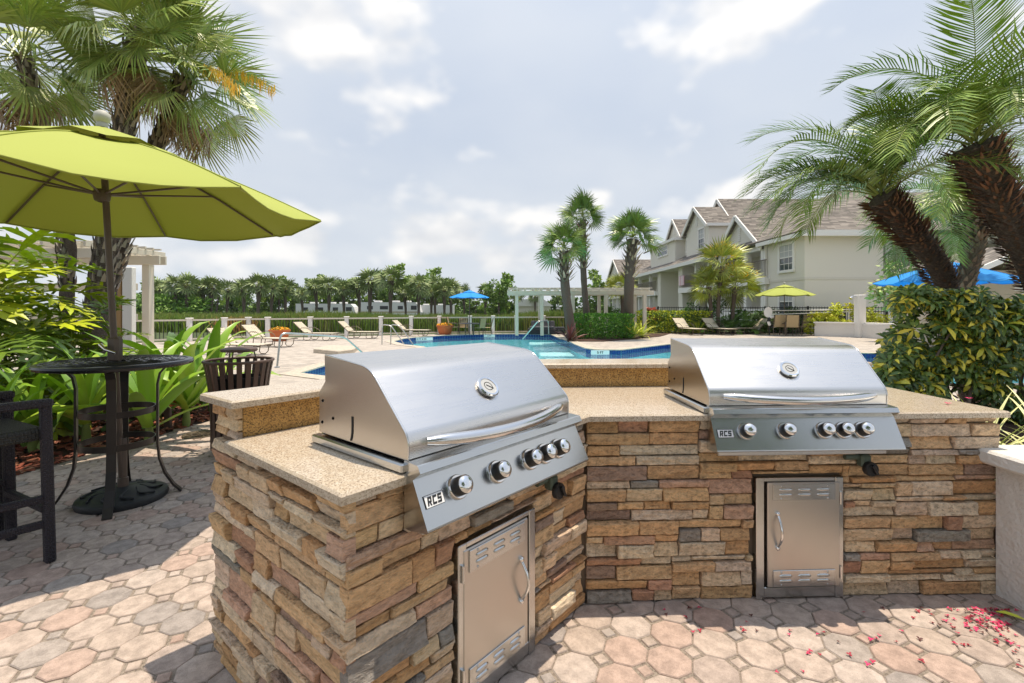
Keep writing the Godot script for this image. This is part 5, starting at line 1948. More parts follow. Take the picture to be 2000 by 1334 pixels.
func boots(mb: MB, a: Vector3, b: Vector3, r0: float, r1: float, rows: int, around: int, L: float, w: float, cols: Array, flare := 0.55) -> void:
	var ax := (b - a).normalized()
	var u := ax.cross(Vector3(0.3, 0.1, 1)).normalized()
	var v := ax.cross(u)
	for j in rows:
		for i in around:
			var an := TAU * (i + 0.5 * (j % 2)) / around + rr(-0.12, 0.12)
			var rad := (u * cos(an) + v * sin(an))
			var q := (j + rr(-0.2, 0.2)) / rows
			var p := a.lerp(b, q) + rad * lerpf(r0, r1, q) * 0.95
			var dir := (rad * flare * rr(0.6, 1.4) + ax).normalized()
			var side := dir.cross(rad).normalized()
			mb.col = jit(cols[rng.randi() % cols.size()], 0.3)
			var l := L * rr(0.7, 1.25)
			mb.strip(p, p + dir * l * 0.55, p + dir * l, (side + rad * rr(-0.35, 0.35)).normalized(), w, w * 0.75)
			mb.strip(p + rad * 0.006, p + dir * l * 0.5 + rad * 0.01, p + dir * l * 0.97, (side + rad * rr(0.3, 0.7)).normalized(), w * 0.6, w * 0.5)

const ORD := ["first", "second", "third", "fourth", "fifth", "sixth", "seventh", "eighth", "ninth", "tenth", "eleventh", "twelfth", "thirteenth", "fourteenth", "fifteenth", "sixteenth", "seventeenth", "eighteenth", "nineteenth", "twentieth", "twenty-first", "twenty-second", "twenty-third", "twenty-fourth", "twenty-fifth", "twenty-sixth", "twenty-seventh", "twenty-eighth", "twenty-ninth", "thirtieth", "thirty-first", "thirty-second", "thirty-third", "thirty-fourth"]

func build_background() -> void:
	rng.seed = 77
	# row of cabbage palms beyond the pond, far off
	var fans := []
	for k in 4:
		fans.append(fan_mesh(0.7, 1.15, 9, 3.6, 0.25 + 0.1 * k, Color(0.11, 0.15, 0.05), Color(0.17, 0.18, 0.08), 0.03))
	var protos := []
	for v in 3:
		var o := thing("far_palm", "x", "palm tree", Vector3(), 0.0, "cabbage palms in a row beyond the reeds")
		var tm := trunk_mesh([Vector3(0, -0.3, 0), Vector3(rr(-0.2, 0.2), 2.6, 0), Vector3(rr(-0.3, 0.3), 5.2, 0)], [0.26, 0.19, 0.18, 0.24, 0.34], 8)
		put(tm, "trunk", M.bark, o)
		var cr := MB.new()
		for k in 26:
			var q := (k + 0.5) / 26
			var az := k * 2.39996
			var el := lerpf(1.3, -0.95, q)
			var d := Vector3(cos(el) * cos(az), sin(el), cos(el) * sin(az))
			var arr := (fans[k % 4] as ArrayMesh).surface_get_arrays(0)
			var xf := Transform3D(aim(d, rr(-1.2, 1.2)).scaled(Vector3.ONE * rr(0.85, 1.15)), Vector3(0, 5.35, 0))
			var i0 := cr.v.size()
			for p in arr[Mesh.ARRAY_VERTEX]: cr.v.append(xf * p)
			for p in arr[Mesh.ARRAY_NORMAL]: cr.n.append(xf.basis * p)
			cr.uv.append_array(arr[Mesh.ARRAY_TEX_UV])
			cr.c.append_array(arr[Mesh.ARRAY_COLOR])
			for p in arr[Mesh.ARRAY_INDEX]: cr.ix.append(p + i0)
		put(cr, "crown", M.tree_leaf, o)
		protos.append(o)
	var row := [[312, 552, 66], [343, 546, 64], [366, 545, 63], [396, 552, 66], [413, 549, 66], [446, 556, 70], [477, 552, 64], [505, 545, 60], [533, 549, 68], [558, 553, 70], [590, 566, 78], [616, 551, 74], [642, 548, 66], [671, 553, 70], [700, 549, 70], [722, 535, 64], [763, 532, 60], [790, 562, 66], [818, 546, 64], [843, 560, 72], [852, 548, 78], [868, 556, 66], [880, 552, 74], [905, 563, 80], [948, 560, 78], [1010, 570, 92], [1045, 572, 96]]
	for i in row.size():
		var r = row[i]
		var d: float = r[2]
		var base := P(r[0], 602, d)
		base.y = -1.17
		var topy: float = EYE + (HZ - r[1]) * d / F
		var lab := "cabbage palm beyond the reeds, %s from the left in the far row" % ORD[i]
		var o: Node3D = protos[i] if i < 3 else dup(protos[i % 3], base, rr(0, 6.2), lab)
		o.position = base
		o.rotation.y = rr(0, 6.2)
		o.set_meta("label", lab)
		o.scale = Vector3.ONE * ((topy + 1.17) / 6.1) * Vector3(1.0, 1.0, 1.0)
	# leafy trees behind the palms
	var trees := []
	for v in 3:
		var o := thing("far_tree", "x", "tree", Vector3(), 0.0, "bright green trees behind the far palms")
		put(trunk_mesh([Vector3(0, -0.5, 0), Vector3(0.1, 3, 0), Vector3(-0.1, 7, 0)], [0.3, 0.24, 0.12], 7), "trunk", M.bark, o)
		var cr := MB.new()
		leaf_cloud(cr, Vector3(0, 6.2, 0), Vector3([2.2, 3.0, 1.9][v], [3.6, 3.2, 4.2][v], 2.2), 26, 90, 0.42, [Color(0.11, 0.17, 0.022), Color(0.095, 0.16, 0.024), Color(0.125, 0.18, 0.02)][v], 0.3, 0.25)
		leaf_cloud(cr, Vector3(0, 2.2, 0), Vector3(2.6, 2.2, 2.2), 14, 80, 0.42, Color(0.085, 0.135, 0.02), 0.35, 0.2)
		put(cr, "crown", M.tree_leaf, o)
		trees.append(o)
	var spots := [[300, 540, 95], [335, 556, 100], [380, 552, 96], [425, 560, 98], [470, 549, 96], [512, 553, 98], [545, 540, 100], [575, 547, 104], [605, 550, 98], [632, 538, 96], [660, 541, 100], [690, 548, 104], [735, 540, 98], [752, 522, 96], [778, 523, 98], [805, 540, 98], [826, 529, 94], [850, 530, 98], [876, 545, 96], [975, 538, 70], [990, 541, 74], [930, 575, 90], [1030, 585, 110], [1085, 583, 110], [1165, 528, 88]]
	for i in spots.size():
		var r = spots[i]
		var d: float = r[2]
		var base := P(r[0], 602, d)
		base.y = -1.17
		var topy: float = EYE + (HZ - r[1]) * d / F
		var lab := "leafy green tree behind the far palms, %s from the left" % ORD[i]
		var o: Node3D = trees[i] if i < 3 else dup(trees[i % 3], base, rr(0, 6.2), lab)
		o.position = base
		o.rotation.y = rr(0, 6.2)
		o.set_meta("label", lab)
		var s: float = (topy + 1.17) / 9.9
		o.scale = Vector3(maxf(s, 0.75), s, maxf(s, 0.75))
	# dark thicket under them
	var th := MB.new()
	for k in 30:
		var x := lerpf(-86.0, 22.0, k / 29.0)
		leaf_cloud(th, Vector3(x, 0.6 + rr(-0.2, 0.6), -rr(106, 112)), Vector3(3.4, 3.6, 2.2), 16, 60, 0.7, Color(0.065, 0.11, 0.02), 0.35, 0.1)
	tag(put(th, "far_thicket", M.tree_leaf), "", "", "", "stuff")
	var bu := thing("pond_bush", "bright green rounded bush on the bank at the left below the far palms", "bush", Vector3(-45.0, -1.2, -64.0))
	var bm := MB.new()
	leaf_cloud(bm, Vector3(0, 1.8, 0), Vector3(6.5, 2.6, 3.0), 60, 90, 0.42, Color(0.085, 0.16, 0.02), 0.25, 0.3)
	put(bm, "foliage", M.tree_leaf, bu)
	var ob := thing("russet_bush", "rust orange dry bush behind the second fence post", "bush", P(460, 640, 27.0))
	ob.position.y = -0.1
	var om := MB.new()
	for k in 700:
		var a := rr(0, TAU)
		var dir := Vector3(cos(a) * rr(0.1, 0.9), 1.0, sin(a) * rr(0.1, 0.6)).normalized()
		om.col = jit([Color(0.34, 0.15, 0.05), Color(0.26, 0.16, 0.05), Color(0.16, 0.15, 0.04)][rng.randi() % 3], 0.25)
		var p := Vector3(rr(-0.9, 0.9), 0, rr(-0.5, 0.5))
		om.strip(p, p + dir * 0.5, p + dir * rr(0.8, 1.25), Vector3(rr(-1, 1), 0, rr(-1, 1)).normalized(), 0.012, 0.02)
	put(om, "stems", M.tree_leaf, ob)
	# reeds: countless blades along the pond
	var clump := MB.new()
	for k in 14:
		var a := rr(0, TAU)
		var r := rr(0, 0.5)
		var p := Vector3(cos(a) * r, 0, sin(a) * r)
		var h := rr(0.75, 1.15)
		var ln := Vector3(rr(-0.22, 0.22), 0, rr(-0.22, 0.22))
		clump.col = jit(Color(1, 1, 1), 0.25)
		clump.strip(p, p + ln * 0.4 + Vector3(0, h * 0.6, 0), p + ln * 1.6 + Vector3(0, h, 0), Vector3(rr(-1, 1), 0, rr(-1, 1)).normalized(), 0.03, 0.035)
	var xfs := []
	var cols := []
	while xfs.size() < 6500:
		var d := 28.3 + 27.0 * pow(rng.randf(), 1.3)
		var x := rr(-1.0, 0.30) * d
		if x > 6.5 or (x < -9.0 and d < 24.0 + absf(x) * 0.1): continue
		var fall := smoothstep(30.0, 60.0, d)
		var hh := 0.80 * (1.15 + 0.25 * sin(x * 0.6) * sin(x * 0.23 + 1.0) + 0.9 * fall + rr(-0.2, 0.25))
		xfs.append(Transform3D(Basis(Vector3.UP, rr(0, 6.2)).scaled(Vector3(1.1, hh, 1.1)), Vector3(x, -0.03 - 1.15 * fall, -d)))
		cols.append(jit([Color(0.11, 0.17, 0.022), Color(0.13, 0.18, 0.024), Color(0.17, 0.18, 0.04)][rng.randi() % 3], 0.2))
	scatter(clump.mesh(), "reeds", M.tree_leaf, xfs, cols)
	# parked motorhomes
	var rv := motorhome("white motorhome parked beyond the reeds, left of the two longest")
	rv.position = Vector3((642.0 - 1000) / F * 84, -0.75, -84)
	dup(rv, Vector3((767.0 - 1000) / F * 84, -0.5, -84), 0.0, "white motorhome parked beyond the reeds in the middle of three", 1.0)
	dup(rv, Vector3((838.0 - 1000) / F * 86, -0.55, -86), PI, "white motorhome parked beyond the reeds behind the right-hand palms", 0.85)
	# flat house roof beyond the pergola
	var hs := thing("far_house", "low house with a pale roof far beyond the cream pergola", "house", P(1035, 602, 100))
	hs.position.y = -1.2
	var w := MB.new()
	w.box(Vector3(0, 1.5, 0), Vector3(8, 3, 6))
	put(w, "wall", M.siding, hs)
	var rf := MB.new()
	rf.prism(PackedVector2Array([Vector2(-4.6, 3), Vector2(4.6, 3), Vector2(2.6, 4.4), Vector2(-2.6, 4.4)]), -3.4, 3.4)
	put(rf, "roof", M.trim_white, hs)
	# light pole with two floodlights
	var lp := thing("floodlight_pole", "tall thin pole with floodlights above the far trees", "light pole", P(529, 602, 120))
	lp.position.y = -1.2
	var pm := MB.new()
	pm.rod(Vector3(), Vector3(0, 10.8, 0), 0.1, 6)
	put(pm, "pole", M.galvanised, lp)
	var fm := MB.new()
	fm.box(Vector3(-0.5, 10.6, 0), Vector3(0.8, 0.5, 0.4), 0.05)
	fm.box(Vector3(0.5, 10.9, 0), Vector3(0.8, 0.5, 0.4), 0.05)
	put(fm, "floodlight", M.galvanised, lp)

func motorhome(label: String) -> Node3D:
	var o := thing("motorhome", label, "motorhome", Vector3(), 0.0, "white motorhomes parked beyond the reeds")
	var b := MB.new()
	b.prism(PackedVector2Array([Vector2(-5.2, 0.55), Vector2(4.9, 0.55), Vector2(5.1, 1.2), Vector2(4.7, 2.4), Vector2(4.2, 2.9), Vector2(-5.2, 2.95)]), -1.2, 1.2)
	put(b, "body", M.rv_white, o)
	var r := MB.new()
	for x in [-2.5, 0.6, 2.6]:
		r.box(Vector3(x, 3.08, 0), Vector3(1.1, 0.26, 1.2), 0.05)
	put(r, "roof_unit", M.rv_white, o)
	for q in [[-3.6, 1.0], [-1.2, 1.4], [1.6, 0.9]]:
		var w := MB.new()
		w.box(Vector3(q[0], 2.0, 1.205), Vector3(q[1], 0.6, 0.02))
		put(w, "window", M.rv_dark, o)
	var ws := MB.new()
	ws.box(Vector3(3.9, 2.0, 1.205), Vector3(1.0, 0.7, 0.02))
	put(ws, "cab_window", M.rv_dark, o)
	var st := MB.new()
	st.box(Vector3(-0.3, 1.25, 1.21), Vector3(9.6, 0.16, 0.02))
	put(st, "stripe", M.tan_mesh, o)
	for x in [-2.8, 3.3]:
		for z in [-1.05, 1.05]:
			var wh := MB.new()
			wh.lathe([Vector2(0, -0.13), Vector2(0.45, -0.13), Vector2(0.45, 0.13), Vector2(0, 0.13)], 16, Transform3D(Basis(Vector3.RIGHT, PI / 2), Vector3(x, 0.45, z)))
			put(wh, "wheel", M.rubber, o)
	return o

func build_terrace_left() -> void:
	rng.seed = 31
	# lime umbrella through the bar table, on its cast base
	var uc := Vector3(-2.87, 0, -3.57)
	umbrella("patio_umbrella", "large lime green umbrella with bronze pole rising through the bar table", M.lime_canvas, M.bronze_metal, uc, 1.46, 2.13, 0.52, 0.36, Vector3(-0.07, 0, 0.10))
	var bs := thing("umbrella_base", "round black cast umbrella base under the bar table", "umbrella base", uc)
	var bm := MB.new()
	bm.lathe([Vector2(0, 0), Vector2(0.272, 0), Vector2(0.28, 0.02), Vector2(0.272, 0.042), Vector2(0.24, 0.056), Vector2(0.215, 0.054), Vector2(0.14, 0.085), Vector2(0.06, 0.095), Vector2(0.045, 0.10), Vector2(0, 0.10)], 48)
	put(bm, "disc", M.black_base, bs)
	var rm := MB.new()
	for k in 10:
		var a := TAU * k / 10
		var pth := []
		for q in 6:
			var r := lerpf(0.10, 0.235, q / 5.0)
			var b := a + 0.35 * sin(PI * q / 5.0)
			pth.append(Vector3(cos(b) * r, lerpf(0.088, 0.062, q / 5.0), sin(b) * r))
		rm.tube(pth, [0.008], 6)
	put(rm, "cast_scrolls", M.black_base, bs)
	var cm := MB.new()
	cm.lathe([Vector2(0.035, 0.09), Vector2(0.033, 0.16), Vector2(0.026, 0.165), Vector2(0.024, 0.45), Vector2(0.022, 0.455)], 20)
	put(cm, "collar", M.bronze_metal, bs)
	var tb := thing("bar_table", "tall round black bar table with curved legs and two hoops", "bar table", uc + Vector3(-0.02, 0, 0.02))
	var tm := MB.new()
	tm.lathe([Vector2(0.045, 0.985), Vector2(0.44, 0.985), Vector2(0.462, 0.992), Vector2(0.468, 1.008), Vector2(0.460, 1.022), Vector2(0.444, 1.026), Vector2(0.045, 1.026)], 64)
	var top := put(tm, "table_top", M.table_metal, tb)
	var wv := MB.new()
	for r in 9:
		var rad := 0.08 + r * 0.042
		var pth := []
		for k in 61:
			var a := TAU * k / 60
			pth.append(Vector3(cos(a) * (rad + 0.011 * sin(a * 12 + r * 1.5)), 1.027, -sin(a) * (rad + 0.011 * sin(a * 12 + r * 1.5))))
		wv.tube(pth, [0.0075], 5, false, 0.5)
	put(wv, "cast_pattern", M.table_metal, top)
	for k in 4:
		var a := 0.53 + TAU * k / 4
		var dir := Vector3(cos(a), 0, -sin(a))
		var sd := Vector3(-dir.z, 0, dir.x)
		var lm := MB.new()
		var prev := Vector3()
		var path := [[0.33, 0.985], [0.29, 0.97], [0.25, 0.92], [0.235, 0.84], [0.235, 0.62], [0.235, 0.40], [0.245, 0.28], [0.28, 0.16], [0.335, 0.06], [0.385, 0.004]]
		var rows := []
		for e in [[-0.028, 0.007], [0.028, 0.007], [0.028, -0.007], [-0.028, -0.007]]:
			var row := PackedVector3Array()
			for i in path.size():
				var t := Vector2(path[mini(i + 1, 9)][0] - path[maxi(i - 1, 0)][0], path[mini(i + 1, 9)][1] - path[maxi(i - 1, 0)][1]).normalized()
				var n := Vector2(-t.y, t.x)
				row.append(dir * (path[i][0] + n.x * e[1]) + Vector3(0, path[i][1] + n.y * e[1], 0) + sd * e[0])
			rows.append(row)
		for e in 4:
			for i in path.size() - 1:
				var mid: Vector3 = dir * (path[i][0] + path[i + 1][0]) * 0.5 + Vector3(0, (path[i][1] + path[i + 1][1]) * 0.5, 0)
				lm.quad_out(rows[e][i], rows[(e + 1) % 4][i], rows[(e + 1) % 4][i + 1], rows[e][i + 1], mid)
		put(lm, "leg", M.dark_bronze, tb)
	for h in [0.66, 0.43]:
		var hm := MB.new()
		hm.lathe([Vector2(0.219, h - 0.022), Vector2(0.226, h - 0.022), Vector2(0.226, h + 0.022), Vector2(0.219, h + 0.022), Vector2(0.219, h - 0.022)], 48)
		put(hm, "hoop", M.dark_bronze, tb)
	# tilt joint with its crank, on the pole above the table
	var um := get_node("patio_umbrella_003")
	var cr := MB.new()
	cr.box(Vector3(-0.03, 1.11, 0.035), Vector3(0.085, 0.19, 0.075), 0.02)
	var house := put(cr, "crank_housing", M.bronze_metal, um)
	var ck := MB.new()
	ck.tube([Vector3(-0.085, 1.15, 0.10), Vector3(-0.03, 1.115, 0.12), Vector3(0.035, 1.09, 0.11)], [0.012, 0.012, 0.009], 8)
	put(ck, "crank_handle", M.satin_chrome, house)
	# woven bar stools
	var st := stool("dark woven bar stool with arms at the left edge, nearest the viewer")
	var a := Vector3(0.47, 0, -0.883)
	var b := Vector3(-0.883, 0, -0.47)
	st.position = Vector3(-2.565, 0, -2.70) - a * 0.03 + b * 0.27
	st.rotation.y = atan2(a.z, -a.x) + PI
	st.rotation.y = atan2(-a.z, a.x)
	dup(st, st.position + b * 0.62 - a * 0.05, st.rotation.y + 0.06, "dark woven bar stool half hidden behind the nearest stool")
	# slatted trash bin
	var tc := Vector3(-2.69, 0, -4.77)
	var bin := thing("trash_bin", "round brown slatted trash bin behind the left counter", "trash bin", tc)
	for k in 24:
		var an := TAU * k / 24
		var sm := MB.new()
		var dir := Vector3(cos(an), 0, -sin(an))
		var sd := Vector3(-dir.z, 0, dir.x)
		var rows := []
		for i in 9:
			var q := i / 8.0
			var r := 0.24 + 0.062 * pow(q, 3.0)
			rows.append([r, 0.06 + 0.83 * q])
		for i in 8:
			var c: Vector3 = dir * (rows[i][0] + rows[i + 1][0]) * 0.5 + Vector3(0, (rows[i][1] + rows[i + 1][1]) * 0.5, 0)
			for e in [[-0.022, 0.022, 0.003, 0.003], [-0.022, 0.022, -0.003, -0.003], [0.022, 0.022, -0.003, 0.003], [-0.022, -0.022, -0.003, 0.003]]:
				sm.quad_out(dir * (rows[i][0] + e[2]) + sd * e[0] + Vector3(0, rows[i][1], 0), dir * (rows[i][0] + e[3]) + sd * e[1] + Vector3(0, rows[i][1], 0), dir * (rows[i + 1][0] + e[3]) + sd * e[1] + Vector3(0, rows[i + 1][1], 0), dir * (rows[i + 1][0] + e[2]) + sd * e[0] + Vector3(0, rows[i + 1][1], 0), c)
		put(sm, "slat", M.brown_enamel, bin)
	var rim := MB.new()
	var ring := []
	for k in 41: ring.append(Vector3(cos(TAU * k / 40) * 0.302, 0.895, -sin(TAU * k / 40) * 0.302))
	rim.tube(ring, [0.014], 8, false)
	put(rim, "rim", M.brown_enamel, bin)
	var inn := MB.new()
	inn.lathe([Vector2(0.0, 0.05), Vector2(0.20, 0.05), Vector2(0.205, 0.74), Vector2(0.195, 0.74), Vector2(0.19, 0.1)], 32)
	put(inn, "liner", M.dark_gap, bin)
	var lid := MB.new()
	lid.lathe([Vector2(0.0, 0.985), Vector2(0.155, 0.985), Vector2(0.165, 0.995), Vector2(0.16, 1.012), Vector2(0.10, 1.028), Vector2(0, 1.032)], 36)
	var lido := put(lid, "lid", M.brown_enamel, bin)
	var lp := MB.new()
	for k in 3:
		lp.rod(Vector3(cos(TAU * k / 3 + 0.4) * 0.13, 0.985, -sin(TAU * k / 3 + 0.4) * 0.13), Vector3(cos(TAU * k / 3 + 0.4) * 0.19, 0.73, -sin(TAU * k / 3 + 0.4) * 0.19), 0.006, 6)
	put(lp, "lid_stays", M.brown_enamel, lido)
	# drain cover in the pavers
	var dc := MB.new()
	dc.lathe([Vector2(0.0, 0.004), Vector2(0.15, 0.004), Vector2(0.16, 0.012), Vector2(0.175, 0.012), Vector2(0.18, 0.002)], 32)
	for k in 4: dc.bar(Vector3(cos(k * 0.785) * 0.16, 0.009, sin(k * 0.785) * 0.16), Vector3(-cos(k * 0.785) * 0.16, 0.009, -sin(k * 0.785) * 0.16), 0.012, 0.006)
	dc.lathe([Vector2(0.085, 0.004), Vector2(0.085, 0.012), Vector2(0.10, 0.012), Vector2(0.10, 0.004)], 24)
	var dco := tag(put(dc, "drain_cover", M.bronze_frame), "round cast drain cover set in pavers by the island's left end", "drain cover")
	dco.position = G(392, 849)
	# garden light on a post
	var gl := thing("garden_light", "brown box garden light on a short post in the mulch", "garden light", G(328, 836))
	var g1 := MB.new()
	g1.box(Vector3(0, 0.14, 0), Vector3(0.07, 0.30, 0.05), 0.006)
	put(g1, "post", M.brown_enamel, gl)
	var g2 := MB.new()
	g2.box(Vector3(0.0, 0.33, 0), Vector3(0.16, 0.14, 0.13), 0.01)
	put(g2, "box", M.terracotta, gl)
	var g3 := MB.new()
	g3.box(Vector3(0.03, 0.50, -0.04), Vector3(0.18, 0.09, 0.12), 0.01, Transform3D(Basis(Vector3(0, 0, 1), 0.12), Vector3()))
	g3.box(Vector3(0.05, 0.42, -0.04), Vector3(0.04, 0.12, 0.04))
	put(g3, "lamp_head", M.brown_enamel, gl)
	# near pergola at the left with squared columns
	var pg := pergola("terrace_pergola", "cream pergola with square columns behind the leafy bed at left", M.cream_paint, -12.2, -8.25, 9.9, 11.3, 2.62, [0.2, 3.7])
	for q in [[4.62, 0.24, M.white_paint, 2.22], [4.42, 0.20, M.tan_wood, 2.42], [4.14, 0.24, M.white_paint, 2.05]]:
		var cmn := MB.new()
		cmn.box(Vector3(q[0], q[3] * 0.5, 0.32), Vector3(q[1] * 0.8, q[3], 0.12), 0.01)
		put(cmn, "column", q[2], pg)
	for h in [1.9, 1.2]:
		var br := MB.new()
		br.box(Vector3(1.5, h, -1.2), Vector3(4.2, 0.16, 0.06), 0.006)
		put(br, "cross_rail", M.cream_paint, pg)
	# tall fan palms
	var fans := []
	for k in 6:
		var far: Color = [Color(0.16, 0.22, 0.045), Color(0.125, 0.19, 0.04), Color(0.195, 0.24, 0.06)][k % 3]
		fans.append(fan_mesh(rr(0.45, 0.75), rr(0.68, 0.85), 32, rr(2.9, 3.7), rr(0.3, 0.85), far, Color(0.34, 0.33, 0.13), 0.013))
	var dead := []
	for k in 3:
		dead.append(fan_mesh(0.35, 0.85, 22, 1.8, 0.9, Color(0.20, 0.13, 0.075), Color(0.30, 0.21, 0.12), 0.012))
	var trunks := [
		["fan palm whose trunk stands just left of the umbrella pole, crown highest", [G(178, 790), P(190, 600, 7.3), P(215, 440, 7.3), P(270, 60, 7.2)], 0.15],
		["fan palm behind the umbrella with hanging dead leaves, crown farthest right", [G(196, 776), P(212, 560, 7.9), P(250, 430, 7.9), P(360, 150, 7.7)], 0.125],
		["fan palm with a slim trunk and its crown at the top left corner", [G(128, 785), P(131, 560, 7.6), P(130, 440, 7.5), P(45, 110, 7.2)], 0.09]]
	for i in 3:
		var q = trunks[i]
		var pts: Array = q[1]
		var o := thing("fan_palm", q[0], "palm tree", pts[0], 0.0, "tall fan palms in the left bed")
		var loc := []
		for p in pts: loc.append(p - pts[0])
		var r: float = q[2]
		var tm2 := trunk_mesh(loc, [r * 1.1, r, r * 0.9, r * 0.9], 14)
		put(tm2, "trunk", M.bark, o)
		var bt := MB.new()
		boots(bt, loc[1], loc[2].lerp(loc[3], 0.1), r, r * 0.95, 16, 7, 0.15, 0.03, [Color(0.30, 0.25, 0.20), Color(0.36, 0.31, 0.26), Color(0.22, 0.18, 0.15)], 0.22)
		boots(bt, loc[2].lerp(loc[3], 0.1), loc[3], r * 0.95, r * 1.0, 24, 7, 0.16, 0.03, [Color(0.26, 0.21, 0.16), Color(0.34, 0.28, 0.22)], 0.28)
		put(bt, "leaf_bases", M.boot, o)
		crown_of(o, loc[3], 38, fans, M.fan_leaf, 1.45, -0.95, 1.0, "frond", 0.9)
		crown_of(o, loc[3] - Vector3(0, 0.25, 0), 6, dead, M.fan_leaf, -1.0, -1.4, 0.9, "dead_frond")
		# yellow flower sprays
		for k in ([0, 2, 0][i]):
			var fs := MB.new()
			var az: float = [0.1, -0.5, 0.6][k] + rr(-0.2, 0.2)
			var e0 := Vector3()
			var dir := Vector3(cos(az), 0.45 - 0.25 * k, -sin(az)).normalized()
			var stem := []
			for s in 10:
				stem.append(dir * (0.17 * s) + Vector3(0, -0.010 * s * s, 0))
			fs.col = Color(0.30, 0.26, 0.06)
			fs.tube(stem, [0.010, 0.007, 0.004], 5, false)
			for s in range(4, 10):
				for f in 18:
					var p: Vector3 = stem[s] + Vector3(rr(-0.07, 0.07), rr(-0.02, 0.04), rr(-0.07, 0.07))
					fs.col = jit(Color(0.55, 0.34, 0.04), 0.3)
					fs.strip(p, p + Vector3(rr(-0.02, 0.02), -0.07, 0), p + Vector3(rr(-0.05, 0.05), -rr(0.12, 0.26), rr(-0.05, 0.05)), Vector3(1, 0, rr(-1, 1)).normalized(), 0.004, 0.007)
			put(fs, "flower_spray", M.tree_leaf, o, Transform3D(Basis(), loc[3]))
	# split-leaf shrubs
	var splits := []
	for k in 6:
		splits.append(split_mesh(rr(0.45, 0.7), rr(0.55, 0.75), [Color(0.19, 0.25, 0.012), Color(0.14, 0.20, 0.014), Color(0.26, 0.29, 0.014), Color(0.08, 0.13, 0.015)][k % 4]))
	var sp := [[Vector3(-5.75, 0.65, -5.05), 24, 0.95, "big split-leaf shrub at the left edge above the bar stools"], [Vector3(-6.0, 1.45, -5.5), 24, 0.95, "tallest split-leaf shrub, its top leaves under the umbrella rim"], [Vector3(-5.75, 0.8, -6.3), 16, 0.75, "split-leaf shrub just left of the umbrella pole"], [Vector3(-7.3, 0.9, -6.6), 18, 1.0, "split-leaf shrub deepest in the bed at far left"]]
	for q in sp:
		var o := thing("split_leaf_shrub", q[3], "shrub", Vector3(q[0].x, 0, q[0].z), 0.0, "split-leaf shrubs in the left bed")
		var sm := trunk_mesh([Vector3(), Vector3(0.05, q[0].y * 0.5, 0), Vector3(0, q[0].y, 0)], [0.06, 0.05, 0.06], 8)
		put(sm, "stem", M.bark, o)
		crown_of(o, Vector3(0, q[0].y, 0), q[1], splits, M.broad_leaf, 1.15, -0.35, q[2], "leaf")
	# strap-leaved lilies
	var straps := []
	for k in 7:
		straps.append(strap_mesh(rr(0.75, 1.0), rr(0.045, 0.062), rr(0.6, 1.7), [Color(0.13, 0.22, 0.022), Color(0.09, 0.17, 0.022), Color(0.19, 0.27, 0.03)][k % 3]))
	var lp2 := [[-3.50, 5.0, 1.05], [-3.62, 5.75, 1.2], [-4.15, 5.0, 0.95], [-4.45, 4.75, 0.85], [-3.85, 6.6, 1.15], [-4.55, 5.4, 1.0], [-4.9, 4.6, 0.85], [-5.4, 4.3, 0.8], [-4.35, 6.5, 1.2], [-4.35, 4.35, 0.75]]
	for i in lp2.size():
		var q = lp2[i]
		var o := thing("strap_leaf_lily", "bright green strap-leaved lily in the left bed, %s from the right" % ["first", "second", "fourth", "sixth", "third", "seventh", "ninth", "tenth", "fifth", "eighth"][i], "lily plant", Vector3(q[0] - 0.25, 0, -q[1]), 0.0, "strap-leaved lilies along the left bed")
		var neck := MB.new()
		neck.col = Color(0.17, 0.22, 0.06)
		neck.lathe([Vector2(0.035, 0), Vector2(0.045, 0.06), Vector2(0.032, 0.18), Vector2(0.022, 0.28), Vector2(0, 0.30)], 12)
		put(neck, "bulb_neck", M.boot, o)
		crown_of(o, Vector3(0, 0.24, 0), 15, straps, M.broad_leaf, 1.5, 0.5, q[2] * 1.12, "leaf")
	# low leafy ground cover between them
	var gc := MB.new()
	for k in 900:
		var q := Vector2(rr(-8.5, -4.2), -rr(4.7, 8.4))
		if not Geometry2D.is_point_in_polygon(q, BED) or (q.x > -4.6 and q.y > -5.5): continue
		var p := Vector3(q.x, rr(0.0, 0.25), q.y)
		var d := Vector3(rr(-1, 1), rr(0.4, 1.2), rr(-1, 1)).normalized()
		gc.col = jit([Color(0.11, 0.18, 0.02), Color(0.07, 0.13, 0.02)][rng.randi() % 2], 0.3)
		gc.strip(p, p + d * 0.16, p + d * 0.32 - Vector3(0, 0.06, 0), d.cross(Vector3(rr(-1, 1), 0.2, rr(-1, 1))).normalized(), 0.02, 0.05)
	tag(put(gc, "ground_cover", M.broad_leaf), "", "", "", "stuff")

